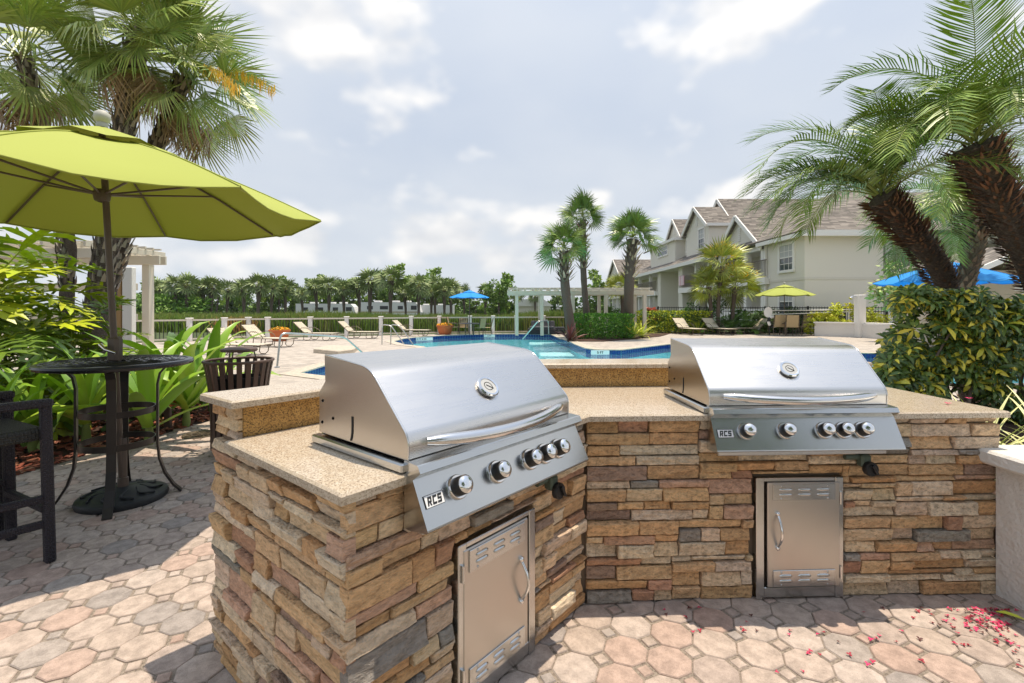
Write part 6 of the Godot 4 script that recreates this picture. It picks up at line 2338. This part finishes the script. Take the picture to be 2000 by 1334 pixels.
# bar stool facing +x, arms along x at z = +-0.27
func stool(label: String) -> Node3D:
	var o := thing("bar_stool", label, "bar stool", Vector3(), 0.0, "dark woven bar stools")
	var leg := func(x: float, z: float, h: float, lean: float) -> void:
		var m := MB.new()
		m.bar(Vector3(x + lean, 0, z), Vector3(x, h, z), 0.047, 0.047, Vector3(0, 0, 1), 0.008)
		put(m, "leg", M.wicker, o)
	for z in [-0.27, 0.27]:
		leg.call(0.0, z, 0.885, 0.02)
		leg.call(-0.50, z, 1.10, -0.05)
		var ar := MB.new()
		ar.bar(Vector3(0.03, 0.885, z), Vector3(-0.5, 0.90, z), 0.06, 0.045, Vector3.UP, 0.01)
		put(ar, "armrest", M.wicker, o)
		for h in [0.24, 0.38]:
			var sr := MB.new()
			sr.bar(Vector3(0.0, h - 0.02, z), Vector3(-0.5, h, z), 0.035, 0.04, Vector3.UP, 0.006)
			put(sr, "side_rung", M.wicker, o)
	for x in [0.0, -0.5]:
		var sr := MB.new()
		sr.bar(Vector3(x, 0.30, -0.27), Vector3(x, 0.30, 0.27), 0.035, 0.04, Vector3.UP, 0.006)
		put(sr, "cross_rung", M.wicker, o)
	var se := MB.new()
	se.box(Vector3(-0.25, 0.715, 0), Vector3(0.52, 0.07, 0.50), 0.015)
	put(se, "seat", M.wicker_seat, o)
	for h in [0.84, 0.95, 1.07]:
		var sl := MB.new()
		sl.bar(Vector3(-0.505, h, -0.27), Vector3(-0.505, h, 0.27), 0.03, 0.075, Vector3.UP, 0.008)
		put(sl, "back_slat", M.wicker, o)
	return o

func build_garden_right() -> void:
	rng.seed = 58
	# low white planter wall with a cap
	var pw := thing("planter_wall", "low white stucco planter wall with flat cap at the right edge", "wall", Vector3(2.385, 0, -2.385))
	var wm := MB.new()
	wm.box(Vector3(1.5, 0.325, 1.6), Vector3(3.0, 0.65, 3.2))
	put(wm, "wall", M.stucco_white, pw)
	var cm := MB.new()
	cm.box(Vector3(1.45, 0.685, 1.58), Vector3(3.06, 0.07, 3.3), 0.012)
	put(cm, "cap", M.stucco_white, pw)
	# earth behind the wall, level with its cap
	var so := MB.new()
	so.slab(PackedVector2Array([Vector2(2.55, -2.52), Vector2(9, -2.52), Vector2(9, -5.2), Vector2(2.75, -5.2), Vector2(2.62, -3.4)]), -0.1, 0.42)
	struct(so, "raised_bed", M.soil)
	# striped grasses
	var gr := []
	for k in 5:
		var mb := MB.new()
		for s in 3:
			var L := rr(0.55, 0.8)
			var path := []
			var p := Vector3()
			var bend := rr(0.5, 1.4)
			for j in 7:
				var a := -bend * j / 6.0
				path.append(p + Vector3(0, 0.0, (s - 1) * 0.0042))
				p += Vector3(cos(a), sin(a), 0) * L / 6
			mb.col = Color(0.42, 0.43, 0.20) if s != 1 else Color(0.07, 0.13, 0.03)
			break
		var L2 := rr(0.6, 0.85)
		var bend2 := rr(0.5, 1.5)
		for s in [-1, 0, 1]:
			var path := []
			var p := Vector3()
			for j in 8:
				var a := -bend2 * j / 7.0
				path.append(p + Vector3(0, absf(s) * 0.002, s * 0.0075 * (1.0 - pow(j / 7.0, 3))))
				p += Vector3(cos(a), sin(a), 0) * L2 / 7
			mb.col = Color(0.48, 0.47, 0.22) if s != 0 else Color(0.08, 0.15, 0.03)
			mb.blade(path, [Vector3(0.2, 1, 0).normalized()], [0.004, 0.005, 0.005, 0.005, 0.005, 0.004, 0.003, 0.001], 0.1)
		gr.append(mb.mesh())
	for q in [[2.72, 2.80, "tuft of cream striped grass nearest the counter's right end"], [2.95, 2.62, "tuft of cream striped grass leaning over the white wall cap"], [2.98, 3.05, "tuft of cream striped grass under the variegated hedge"], [3.3, 2.8, "tuft of cream striped grass at the right edge"]]:
		var o := thing("striped_grass", q[2], "ornamental grass", Vector3(q[0], 0.42, -q[1]), 0.0, "striped grasses behind the white wall")
		crown_of(o, Vector3(0, 0.02, 0), 26, gr, M.broad_leaf, 1.3, 0.2, 0.72, "leaf")
	# variegated hedge: whorls of leaflets on woody stems
	var hedge := thing("variegated_hedge", "tall clipped hedge of green and yellow whorled leaves behind the right counter", "hedge", Vector3(3.2, 0.0, -4.1))
	var whorls := []
	for v in 8:
		var mb := MB.new()
		var tone: Array = [[Color(0.05, 0.085, 0.02), 0.06], [Color(0.06, 0.10, 0.02), 0.25], [Color(0.04, 0.075, 0.022), 0.03], [Color(0.085, 0.13, 0.02), 0.5]][v % 4]
		for k in 8:
			var a := TAU * k / 8 + rr(-0.2, 0.2)
			var L := rr(0.075, 0.125)
			var dir := Vector3(cos(a), rr(-0.15, 0.25), sin(a)).normalized()
			var st := Vector3(cos(a), 0.1, sin(a)) * 0.02
			var yellow: bool = rng.randf() < tone[1]
			mb.col = jit(Color(0.42, 0.37, 0.04) if yellow else tone[0], 0.25)
			mb.blade([st, st + dir * L * 0.35 + Vector3(0, 0.006, 0), st + dir * L * 0.7, st + dir * L - Vector3(0, 0.028, 0)], [Vector3.UP], [0.004, 0.0155, 0.0165, 0.003], 0.3)
			if not yellow and rng.randf() < 0.55:
				mb.col = jit(Color(0.40, 0.36, 0.06), 0.2)
				var off := Vector3(-sin(a), 0, cos(a)) * 0.012 + Vector3(0, 0.004, 0)
				mb.strip(st + off, st + off + dir * L * 0.45, st + dir * L * 0.85 + off * 0.3, Vector3(-sin(a), 0.2, cos(a)).normalized(), 0.003, 0.007)
		whorls.append(mb.mesh())
	var W := 3.6
	var Hh := 1.52
	var Dp := 0.8
	var front := []
	var xfs := []
	var pts := []
	for k in 4600:
		var p := Vector3(rr(0, W), rr(0.42, Hh), rr(-Dp, 0))
		var face := rng.randi() % 10
		if face < 5: p.z = -0.16 * rng.randf()
		elif face < 7: p.y = Hh - 0.14 * rng.randf()
		elif face < 8: p.x = 0.16 * rng.randf()
		# looser, open patches low down where stems show
		var hole := sin(p.x * 5.3 + 0.7) * sin(p.y * 6.1 + p.x * 2.0) + 0.55 * (0.95 - p.y)
		if hole > 0.22 and rng.randf() < 0.9: continue
		p.y += 0.05 * sin(p.x * 4.0) + 0.03 * sin(p.x * 11.0)
		p.z += 0.07 * sin(p.x * 3.1 + p.y * 4.0)
		p.x -= 0.10 * sin(p.y * 3.0) + p.z * 0.75
		var out := Vector3(rr(-0.5, 0.5), rr(0.1, 1.0), rr(0.0, 0.9))
		if face >= 5 and face < 7: out.y += 0.8
		if face == 7: out.x -= 0.9
		var y := out.normalized()
		var x := y.cross(Vector3(rr(-1, 1), rr(-1, 1), rr(-1, 1))).normalized()
		var s := rr(0.6, 1.05)
		var xf := Transform3D(Basis(x * s, y * s, x.cross(y) * s), p)
		if face < 5 and front.size() < 280 and p.x < 1.9: front.append(xf)
		else: xfs.append(xf)
	for xf in front:
		place(whorls[rng.randi() % 8], "leaf_whorl", M.hedge_leaf, hedge, xf)
	for v in 8:
		var part_x := []
		for i in range(v, xfs.size(), 8): part_x.append(xfs[i])
		scatter(whorls[v], "foliage", M.hedge_leaf, part_x, [], hedge)
	for k in 34:
		var p := Vector3(rr(0.15, W), 0.40, rr(-Dp + 0.1, -0.1))
		p.x -= p.z * 0.75
		var sm := MB.new()
		sm.col = jit(Color(0.30, 0.24, 0.19), 0.2)
		var e := p + Vector3(rr(-0.12, 0.45), rr(0.75, 1.1), rr(-0.2, 0.25))
		sm.tube([p, p.lerp(e, 0.4) + Vector3(rr(-0.08, 0.08), 0, 0), e], [0.016, 0.012, 0.007], 6)
		put(sm, "stem", M.boot, hedge)
	# leaning date palms
	var fr := []
	for k in 7:
		fr.append(feather_mesh(rr(1.2, 1.5), 50, rr(0.28, 0.36), rr(1.3, 2.3), [Color(0.115, 0.18, 0.03), Color(0.145, 0.205, 0.032), Color(0.095, 0.155, 0.035)][k % 3], 0.0072))
	var trunks := [
		["leaning date palm in the middle, its trunk passing before the blue umbrella", [Vector3(0, 0, 0), P(1850, 560, 5.3), P(1790, 465, 5.25), P(1722, 385, 5.2)], [0.115, 0.11, 0.115, 0.15], 5.3, 20],
		["larger date palm at the right edge with a thick shaggy crown base", [Vector3(0, 0, 0), P(2030, 560, 4.6), P(1965, 420, 4.55), P(1905, 285, 4.5)], [0.10, 0.11, 0.13, 0.20], 4.6, 22]]
	for q in trunks:
		var pts2: Array = q[1]
		pts2[0] = Vector3(pts2[1].x + 0.35, 0.0, pts2[1].z)
		var o := thing("date_palm", q[0], "palm tree", pts2[0], 0.0, "leaning date palms behind the right hedge")
		var loc := []
		for p in pts2: loc.append(p - pts2[0])
		var rad: Array = q[2]
		put(trunk_mesh(loc, rad.map(func(x): return x * 0.9), 14), "trunk", M.bark, o)
		var bt := MB.new()
		var cols := [Color(0.18, 0.10, 0.06), Color(0.24, 0.14, 0.085), Color(0.11, 0.068, 0.045)]
		boots(bt, loc[0], loc[1], rad[0], rad[1], 20, 12, 0.075, 0.016, cols, 1.5)
		boots(bt, loc[1], loc[2], rad[1], rad[2], 24, 13, 0.085, 0.016, cols, 1.5)
		boots(bt, loc[2], loc[3], rad[2], rad[3] * 0.95, 20, 18, 0.13, 0.015, [Color(0.26, 0.13, 0.07), Color(0.33, 0.175, 0.10), Color(0.17, 0.09, 0.055)], 1.4)
		put(bt, "leaf_bases", M.boot, o)
		crown_of(o, loc[3] + Vector3(0, 0.08, 0), q[4], fr, M.frond_leaf, 1.45, 0.45, 1.05)
		for k in (10 if q[4] == 20 else 4):
			var az := PI + rr(-0.75, 0.85)
			var d := Vector3(cos(az), rr(0.45, 1.1), -sin(az)).normalized()
			place(fr[k % 7], "frond", M.frond_leaf, o, Transform3D(aim(d, rr(-0.25, 0.25)).scaled(Vector3.ONE * rr(0.85, 1.05)), loc[3] + d * 0.06))
	# a third one farther back
	var o3 := thing("date_palm", "date palm farther back between the two leaning ones, brown ringed trunk", "palm tree", Vector3(9.4, 0, -10.6), 0.0, "leaning date palms behind the right hedge")
	var l3 := [Vector3(), P(1905, 470, 10.3) - Vector3(9.4, 0, -10.6), P(1888, 395, 10.2) - Vector3(9.4, 0, -10.6)]
	put(trunk_mesh(l3, [0.16, 0.16, 0.2], 12), "trunk", M.bark, o3)
	var b3 := MB.new()
	boots(b3, l3[0], l3[1], 0.16, 0.17, 20, 10, 0.14, 0.04, [Color(0.14, 0.085, 0.06), Color(0.19, 0.12, 0.085)], 0.6)
	boots(b3, l3[1], l3[2], 0.18, 0.34, 10, 12, 0.22, 0.045, [Color(0.17, 0.10, 0.065), Color(0.22, 0.13, 0.085)], 0.9)
	put(b3, "leaf_bases", M.boot, o3)
	crown_of(o3, l3[2], 26, fr, M.frond_leaf, 1.4, -0.3, 1.5)
	# fallen bougainvillea petals
	var pm := []
	for k in 4:
		var mb := MB.new()
		mb.col = [Color(0.30, 0.006, 0.05), Color(0.38, 0.012, 0.085), Color(0.20, 0.005, 0.022), Color(0.05, 0.008, 0.01)][k]
		for s in 3:
			var a := TAU * s / 3 + 0.3 * k
			var d := Vector3(cos(a), 0.35, sin(a)).normalized()
			mb.blade([Vector3(), d * 0.008, d * 0.017 - Vector3(0, 0.002, 0)], [Vector3.UP], [0.002, 0.006, 0.001], 0.3)
		pm.append(mb.mesh())
	var n := 0
	while n < 170:
		var px := 0.0
		var py := 0.0
		if n < 120:
			px = 1975.0 - absf(rng.randfn(0, 95))
			py = 1190.0 + rng.randfn(0, 26) + (px - 1900) * 0.16
		else:
			px = 1990.0 - 800.0 * pow(rng.randf(), 1.7)
			py = rr(1165, 1320 if px > 1500 else 1240)
		if py < 1163 or py > 1330 or px > 1998: continue
		var g := G(px, py)
		if g.x > 2.40 or g.z < -2.27: continue
		var tone := rng.randi() % 4
		var pt := place(pm[tone], "fallen_petal", M.petal_red, null, Transform3D(Basis.from_euler(Vector3(rr(-0.3, 0.3), rr(0, 6.2), rr(-0.3, 0.3))).scaled(Vector3.ONE * rr(0.5, 0.85)), g + Vector3(0, 0.005, 0)))
		tag(pt, ["crimson petal", "bright pink red petal", "deep red petal", "dried dark petal"][tone] + (" in the drift by the white planter wall" if px > 1790 and py < 1262 else " lying near the right access door" if px > 1420 and px < 1700 and py < 1235 else " scattered on sunny pavers at lower right" if px > 1560 else " scattered on pavers before the island's inner corner"), "petal", "red petals fallen on the pavers")
		n += 1
	for q in [[1851, 790, "red bougainvillea petal lying on the right counter near its front edge"], [1892, 780, "red bougainvillea petal lying on the right counter near the striped grass"]]:
		var pt := place(pm[1], "counter_petal", M.petal_red, null, Transform3D(Basis().scaled(Vector3.ONE * 1.2), G(q[0], q[1], 0.905) + Vector3(0, 0.004, 0)))
		tag(pt, q[2], "petal")
	var lf := MB.new()
	lf.col = Color(0.45, 0.50, 0.05)
	lf.blade([Vector3(), Vector3(0.03, 0.006, 0), Vector3(0.07, 0.004, 0), Vector3(0.10, 0, 0)], [Vector3.UP], [0.002, 0.016, 0.014, 0.001], 0.2)
	var fl := tag(put(lf, "fallen_leaf", M.broad_leaf), "yellow green leaf fallen among the red petals", "leaf")
	fl.transform = Transform3D(Basis(Vector3.UP, -0.7), G(1945, 1197) + Vector3(0, 0.006, 0))

func build_far_side() -> void:
	rng.seed = 91
	# planting round the pool's point
	var hd := thing("green_hedge", "rounded bright green hedge on the pool's planted point", "hedge", G(1180, 663))
	var hm := MB.new()
	leaf_box(hm, Vector3(0.0, 0.55, -0.9), Vector3(2.5, 1.1, 1.8), 9000, 0.085, [Color(0.055, 0.15, 0.012), Color(0.075, 0.18, 0.012), Color(0.04, 0.11, 0.014)])
	put(hm, "foliage", M.tree_leaf, hd)
	var yh := thing("yellow_hedge", "long yellow green hedge behind the upright loungers", "hedge", Vector3(8.75, 0, -27.0))
	var ym := MB.new()
	leaf_box(ym, Vector3(0.1, 0.60, -0.5), Vector3(4.3, 1.2, 1.2), 9000, 0.09, [Color(0.32, 0.34, 0.015), Color(0.24, 0.28, 0.015), Color(0.08, 0.12, 0.015)])
	put(ym, "foliage", M.tree_leaf, yh)
	# mulch strip under them
	var ml := MB.new()
	ml.slab(plan_px([[1108, 667], [1180, 667.5], [1245, 662], [1290, 657.5], [1310, 651.5], [1590, 651.5], [1600, 649.0], [1300, 649.0], [1110, 651.5]]), -0.02, 0.03)
	struct(ml, "mulch_strip", M.soil)
	# cabbage palms
	var fans := []
	for k in 5:
		fans.append(fan_mesh(rr(0.5, 0.7), rr(0.8, 0.95), 22, rr(3.4, 4.2), rr(0.2, 0.55), [Color(0.085, 0.14, 0.025), Color(0.10, 0.155, 0.028), Color(0.07, 0.12, 0.028)][k % 3], Color(0.13, 0.16, 0.05), 0.014))
	for q in [["cabbage palm left of three with a booted trunk leaning from the hedge", [G(1118, 664), P(1104, 560, 21.3), P(1102, 490, 21.3)], 0.23, 1.05, 34],
			["cabbage palm in the middle of three, tallest and slimmest trunk", [G(1150, 660), P(1140, 540, 23.0), P(1138, 430, 23.0)], 0.17, 1.0, 30],
			["cabbage palm on the right of three before the building's far end", [G(1226, 659), P(1229, 555, 22.0), P(1236, 468, 22.0)], 0.25, 1.12, 36]]:
		var pts: Array = q[1]
		var o := thing("cabbage_palm", q[0], "palm tree", pts[0], 0.0, "cabbage palms by the pool's planted point")
		var loc := [Vector3(), pts[1] - pts[0], pts[2] - pts[0]]
		put(trunk_mesh(loc, [q[2], q[2] * 0.85, q[2] * 0.95], 12), "trunk", M.bark, o)
		var bt := MB.new()
		boots(bt, loc[1].lerp(loc[2], 0.15), loc[2], q[2] * 0.95, q[2] * 1.15, 8, 8, 0.42, 0.06, [Color(0.36, 0.28, 0.19), Color(0.48, 0.40, 0.28), Color(0.20, 0.15, 0.11)], 0.9)
		put(bt, "leaf_bases", M.boot, o)
		crown_of(o, loc[2] + Vector3(0, 0.15, 0), q[4], fans, M.fan_leaf, 1.5, -0.4, q[3] * 0.84, "frond", 1.2)
	# small fan palms with yellow flowers before the building
	var lfan := []
	for k in 4:
		lfan.append(fan_mesh(0.5, 0.8, 18, 3.3, 0.35, [Color(0.15, 0.19, 0.025), Color(0.19, 0.23, 0.02), Color(0.11, 0.15, 0.025)][k % 3], Color(0.35, 0.30, 0.06), 0.014))
	for q in [["tallest small fan palm before the porches, yellow flowers above", [G(1402, 651.5), P(1404, 580, 26.9), P(1410, 520, 26.9)], 1.3], ["small fan palm with golden leaves right of the tallest one", [G(1430, 651.2), P(1432, 600, 27.1), P(1436, 560, 27.1)], 1.2], ["small fan palm leaning left of the tallest one", [G(1390, 651.2), P(1388, 600, 27.1), P(1384, 560, 27.1)], 1.05], ["little fan palm before the far end of the building", [G(1216, 652), P(1216, 590, 27.0), P(1214, 562, 27.0)], 0.9]]:
		var pts: Array = q[1]
		var o := thing("small_fan_palm", q[0], "palm tree", pts[0], 0.0, "small fan palms before the building")
		var loc := [Vector3(), pts[1] - pts[0], pts[2] - pts[0]]
		put(trunk_mesh(loc, [0.12, 0.10, 0.14], 9), "trunk", M.bark, o)
		crown_of(o, loc[2], 24, lfan, M.fan_leaf, 1.4, -0.8, q[2], "frond", 1.0)
		if q[2] > 1.1:
			var fs := MB.new()
			for k in 500:
				var d := Vector3(rr(-1, 1), rr(0.6, 1.6), rr(-0.7, 0.7)).normalized()
				var p: Vector3 = loc[2] + d * rr(0.6, 1.35)
				fs.col = jit(Color(0.60, 0.36, 0.03), 0.3)
				fs.strip(p, p + d * 0.06, p + d * 0.13, Vector3(rr(-1, 1), rr(-1, 1), rr(-1, 1)).normalized(), 0.008, 0.018)
			put(fs, "flowers", M.tree_leaf, o).set_meta("kind", "stuff")
	# arching fern-like clumps and bright grasses
	var fer := []
	for k in 4:
		fer.append(feather_mesh(rr(0.9, 1.15), 20, 0.2, rr(1.0, 1.7), [Color(0.05, 0.11, 0.02), Color(0.07, 0.14, 0.02)][k % 2], 0.016))
	for q in [[1425, 651.6, 1.1, "arching green fern clump left behind the upright loungers"], [1458, 651.4, 1.2, "arching green fern clump beside the side-on lounger"], [1372, 651.4, 0.95, "arching green fern clump between the two upright loungers"]]:
		var o := thing("fern_clump", q[3], "fern", G(q[0], q[1]), 0.0, "fern clumps before the building")
		crown_of(o, Vector3(0, 0.1, 0), 22, fer, M.frond_leaf, 1.4, 0.3, q[2])
	var yg := []
	for k in 3: yg.append(strap_mesh(rr(0.7, 0.9), 0.022, rr(0.8, 1.6), [Color(0.30, 0.33, 0.03), Color(0.22, 0.28, 0.03), Color(0.38, 0.38, 0.05)][k]))
	for q in [[1236, 662, "yellow spiky grass clump right of the green hedge"], [1252, 660, "yellow spiky grass clump below the right cabbage palm"], [1364, 651.6, "yellow spiky grass clump right of the left upright lounger"]]:
		var o := thing("yellow_grass", q[2], "ornamental grass", G(q[0], q[1]), 0.0, "yellow grass clumps by the pool")
		crown_of(o, Vector3(0, 0.05, 0), 46, yg, M.broad_leaf, 1.45, 0.3, 1.15, "leaf")
	var br := []
	for k in 3: br.append(strap_mesh(rr(0.5, 0.7), 0.025, rr(0.5, 1.1), [Color(0.10, 0.035, 0.035), Color(0.08, 0.07, 0.03), Color(0.16, 0.04, 0.03)][k]))
	for q in [[1112, 666, "dark purple spiky plant at the foot of the left cabbage palm"], [1135, 658, "dark spiky plant between the cabbage palm trunks"]]:
		var o := thing("purple_spike_plant", q[2], "plant", G(q[0], q[1]), 0.0, "purple spiky plants by the cabbage palms")
		crown_of(o, Vector3(0, 0.05, 0), 34, br, M.broad_leaf, 1.4, 0.2, 1.3, "leaf")
	# background shrubs under the porches
	for q in [[1395, 650.2, 1.6, 1.9, Color(0.045, 0.10, 0.016), "tall dark green shrub under the middle porches"], [1340, 650.0, 1.3, 1.3, Color(0.05, 0.10, 0.016), "dark green shrub behind the yellow hedge"], [1268, 650.0, 1.3, 1.4, Color(0.06, 0.12, 0.016), "green shrub behind the right cabbage palm"], [1195, 650.5, 1.3, 1.5, Color(0.06, 0.12, 0.02), "green shrub beyond the pergola's right end"], [1485, 650.4, 1.3, 1.35, Color(0.05, 0.085, 0.02), "dark shrub behind the life ring"], [1545, 651.0, 1.2, 1.4, Color(0.05, 0.085, 0.02), "dark shrub behind the lime umbrella table"]]:
		var o := thing("porch_shrub", q[5], "shrub", G(q[0], q[1]), 0.0, "green shrubs before the building")
		var mb := MB.new()
		leaf_cloud(mb, Vector3(0, q[3] * 0.5, 0), Vector3(q[2], q[3] * 0.52, 0.8), 34, 90, 0.12, q[4], 0.3, 0.3)
		put(mb, "foliage", M.tree_leaf, o)
	var cro := thing("croton", "pink and red leaved shrub before the far balconies", "shrub", G(1272, 649.8))
	var crm := MB.new()
	leaf_cloud(crm, Vector3(0, 1.0, 0), Vector3(0.6, 0.7, 0.5), 16, 50, 0.13, Color(0.34, 0.09, 0.06), 0.4, 0.2)
	put(crm, "foliage", M.tree_leaf, cro)
	for q in [[1625, 1.35, "yellow green shrub behind the white shower wall, left"], [1652, 1.75, "tallest yellow green shrub left of the shower post"], [1700, 1.4, "yellow green shrub right of the shower post"], [1600, 1.1, "yellow green shrub at the shower wall's left end"]]:
		var o := thing("golden_shrub", q[2], "shrub", P(q[0], 602, 25.0) * Vector3(1, 0, 1), 0.0, "golden shrubs along the dark fence")
		var mb := MB.new()
		leaf_cloud(mb, Vector3(0, q[1] * 0.5, 0), Vector3(0.85, q[1] * 0.52, 0.5), 30, 70, 0.12, Color(0.26, 0.27, 0.015), 0.35, 0.3)
		put(mb, "foliage", M.tree_leaf, o)
	var lt := thing("loose_tree", "loose pale green small tree before the right wing's balcony", "tree", Vector3(11.6, 0, -14.2))
	put(trunk_mesh([Vector3(), Vector3(0.1, 1.1, 0), Vector3(0.0, 2.2, 0)], [0.07, 0.05, 0.03], 8), "trunk", M.bark, lt)
	var ltm := MB.new()
	leaf_cloud(ltm, Vector3(0.1, 2.1, 0), Vector3(1.0, 0.85, 0.7), 34, 40, 0.13, Color(0.17, 0.20, 0.06), 0.35, 0.3)
	put(ltm, "crown", M.tree_leaf, lt)
	# dark iron fence on the right
	var fp := [Vector3(8.6, 0, -28.5), Vector3(11.0, 0, -28.4), Vector3(14.6, 0, -27.9), Vector3(15.9, 0, -26.0), Vector3(17.6, 0, -25.6), Vector3(19.6, 0, -25.3)]
	var fc := thing("iron_fence", "black iron fence before the apartment building on the right", "fence", fp[0])
	for i in fp.size():
		var p: Vector3 = fp[i] - fp[0]
		var pm := MB.new()
		pm.box(p + Vector3(0, 0.76, 0), Vector3(0.09, 1.52, 0.09))
		put(pm, "post", M.black_iron, fc)
		if i + 1 < fp.size():
			var q: Vector3 = fp[i + 1] - fp[0]
			for h in [1.44, 1.24, 0.15]:
				var rm := MB.new()
				rm.bar(p + Vector3(0, h, 0), q + Vector3(0, h, 0), 0.04, 0.04)
				put(rm, "rail", M.black_iron, fc)
			var km := MB.new()
			var cnt := int(p.distance_to(q) / 0.13)
			for k in range(1, cnt):
				var c := p.lerp(q, float(k) / cnt)
				km.bar(c + Vector3(0, 0.1, 0), c + Vector3(0, 1.5, 0), 0.018, 0.018, Vector3(1, 0, 0))
			put(km, "pickets", M.black_iron, fc).set_meta("kind", "stuff")
	# shower wall and post
	var sw := thing("shower_wall", "low white wall with a tall square shower post", "shower wall", Vector3())
	var s0 := G(1592, 656)
	var s1 := G(1683, 659)
	var s2 := G(1760, 665)
	sw.position = s0
	var mb1 := MB.new()
	mb1.bar(Vector3(0, 0.33, 0), s1 - s0 + Vector3(0, 0.33, 0), 0.3, 0.66)
	put(mb1, "wall", M.stucco_white, sw)
	var mb2 := MB.new()
	mb2.bar(s1 - s0 + Vector3(0, 0.33, 0.1), s2 - s0 + Vector3(0, 0.33, 0.1), 0.3, 0.66)
	put(mb2, "wall", M.stucco_white, sw)
	var mc := MB.new()
	mc.bar(Vector3(-0.05, 0.69, 0), s1 - s0 + Vector3(0, 0.69, 0), 0.40, 0.06)
	mc.bar(s1 - s0 + Vector3(0.2, 0.692, 0.1), s2 - s0 + Vector3(0, 0.692, 0.1), 0.40, 0.06)
	put(mc, "cap", M.white_paint, sw)
	var mp := MB.new()
	mp.box(s1 - s0 + Vector3(-0.12, 1.03, 0.05), Vector3(0.36, 2.06, 0.36), 0.02)
	put(mp, "post", M.white_paint, sw)
	var mh := MB.new()
	mh.tube([s1 - s0 + Vector3(-0.3, 1.98, 0.05), s1 - s0 + Vector3(-0.48, 1.98, 0.05), s1 - s0 + Vector3(-0.58, 1.88, 0.05)], [0.02, 0.03, 0.09], 10)
	put(mh, "shower_head", M.satin_chrome, sw)
	# life ring, its stand and two reach poles
	var ls := thing("rescue_stand", "slim stand with a white board and two long reach poles", "rescue stand", G(1503, 655))
	var lm := MB.new()
	lm.rod(Vector3(), Vector3(0, 1.5, 0), 0.03, 8)
	put(lm, "post", M.black_iron, ls)
	var lb := MB.new()
	lb.lathe([Vector2(0, -0.02), Vector2(0.27, -0.02), Vector2(0.27, 0.02), Vector2(0, 0.02)], 24, Transform3D(Basis(Vector3.RIGHT, PI / 2).scaled(Vector3(0.8, 1, 1.4)), Vector3(-0.1, 1.2, 0.05)))
	put(lb, "board", M.white_paint, ls)
	for k in 2:
		var rp := MB.new()
		rp.rod(Vector3(-0.05, 1.28 - 0.2 * k, 0.06), Vector3(4.3, 1.34 - 0.1 * k, 0.3), 0.022, 8)
		put(rp, "reach_pole", M.white_paint, ls)
	var lr := thing("life_ring", "white life ring with dark bands hung on the rescue stand", "life ring", G(1509, 655) + Vector3(0, 0.72, 0.08))
	for k in 8:
		var seg := MB.new()
		var pth := []
		for i in 7:
			var a := TAU * (k + i / 6.0) / 8
			pth.append(Vector3(cos(a) * 0.25, sin(a) * 0.25, 0))
		seg.tube(pth, [0.075], 10, false)
		put(seg, "ring_section" if k % 2 == 0 else "dark_band", M.white_paint if k % 2 == 0 else M.black_iron, lr)
	# trees behind the viewer, met again in the polished steel
	for q in [[1.6, 5.6, 9.0, "left"], [5.2, 5.0, 9.5, "right"]]:
		var o := thing("shade_tree", "broad shade tree behind the viewer, %s of two mirrored in the steel" % q[3], "tree", Vector3(q[0], 0, q[1]), 0.0, "shade trees behind the viewer")
		put(trunk_mesh([Vector3(), Vector3(0.1, 1.8, 0), Vector3(0, 3.6, 0)], [0.22, 0.18, 0.1], 8), "trunk", M.bark, o)
		var mb := MB.new()
		leaf_cloud(mb, Vector3(0, q[2] * 0.62, 0), Vector3(2.8, q[2] * 0.36, 2.2), 40, 70, 0.3, Color(0.06, 0.10, 0.018), 0.35, 0.2)
		put(mb, "crown", M.tree_leaf, o)
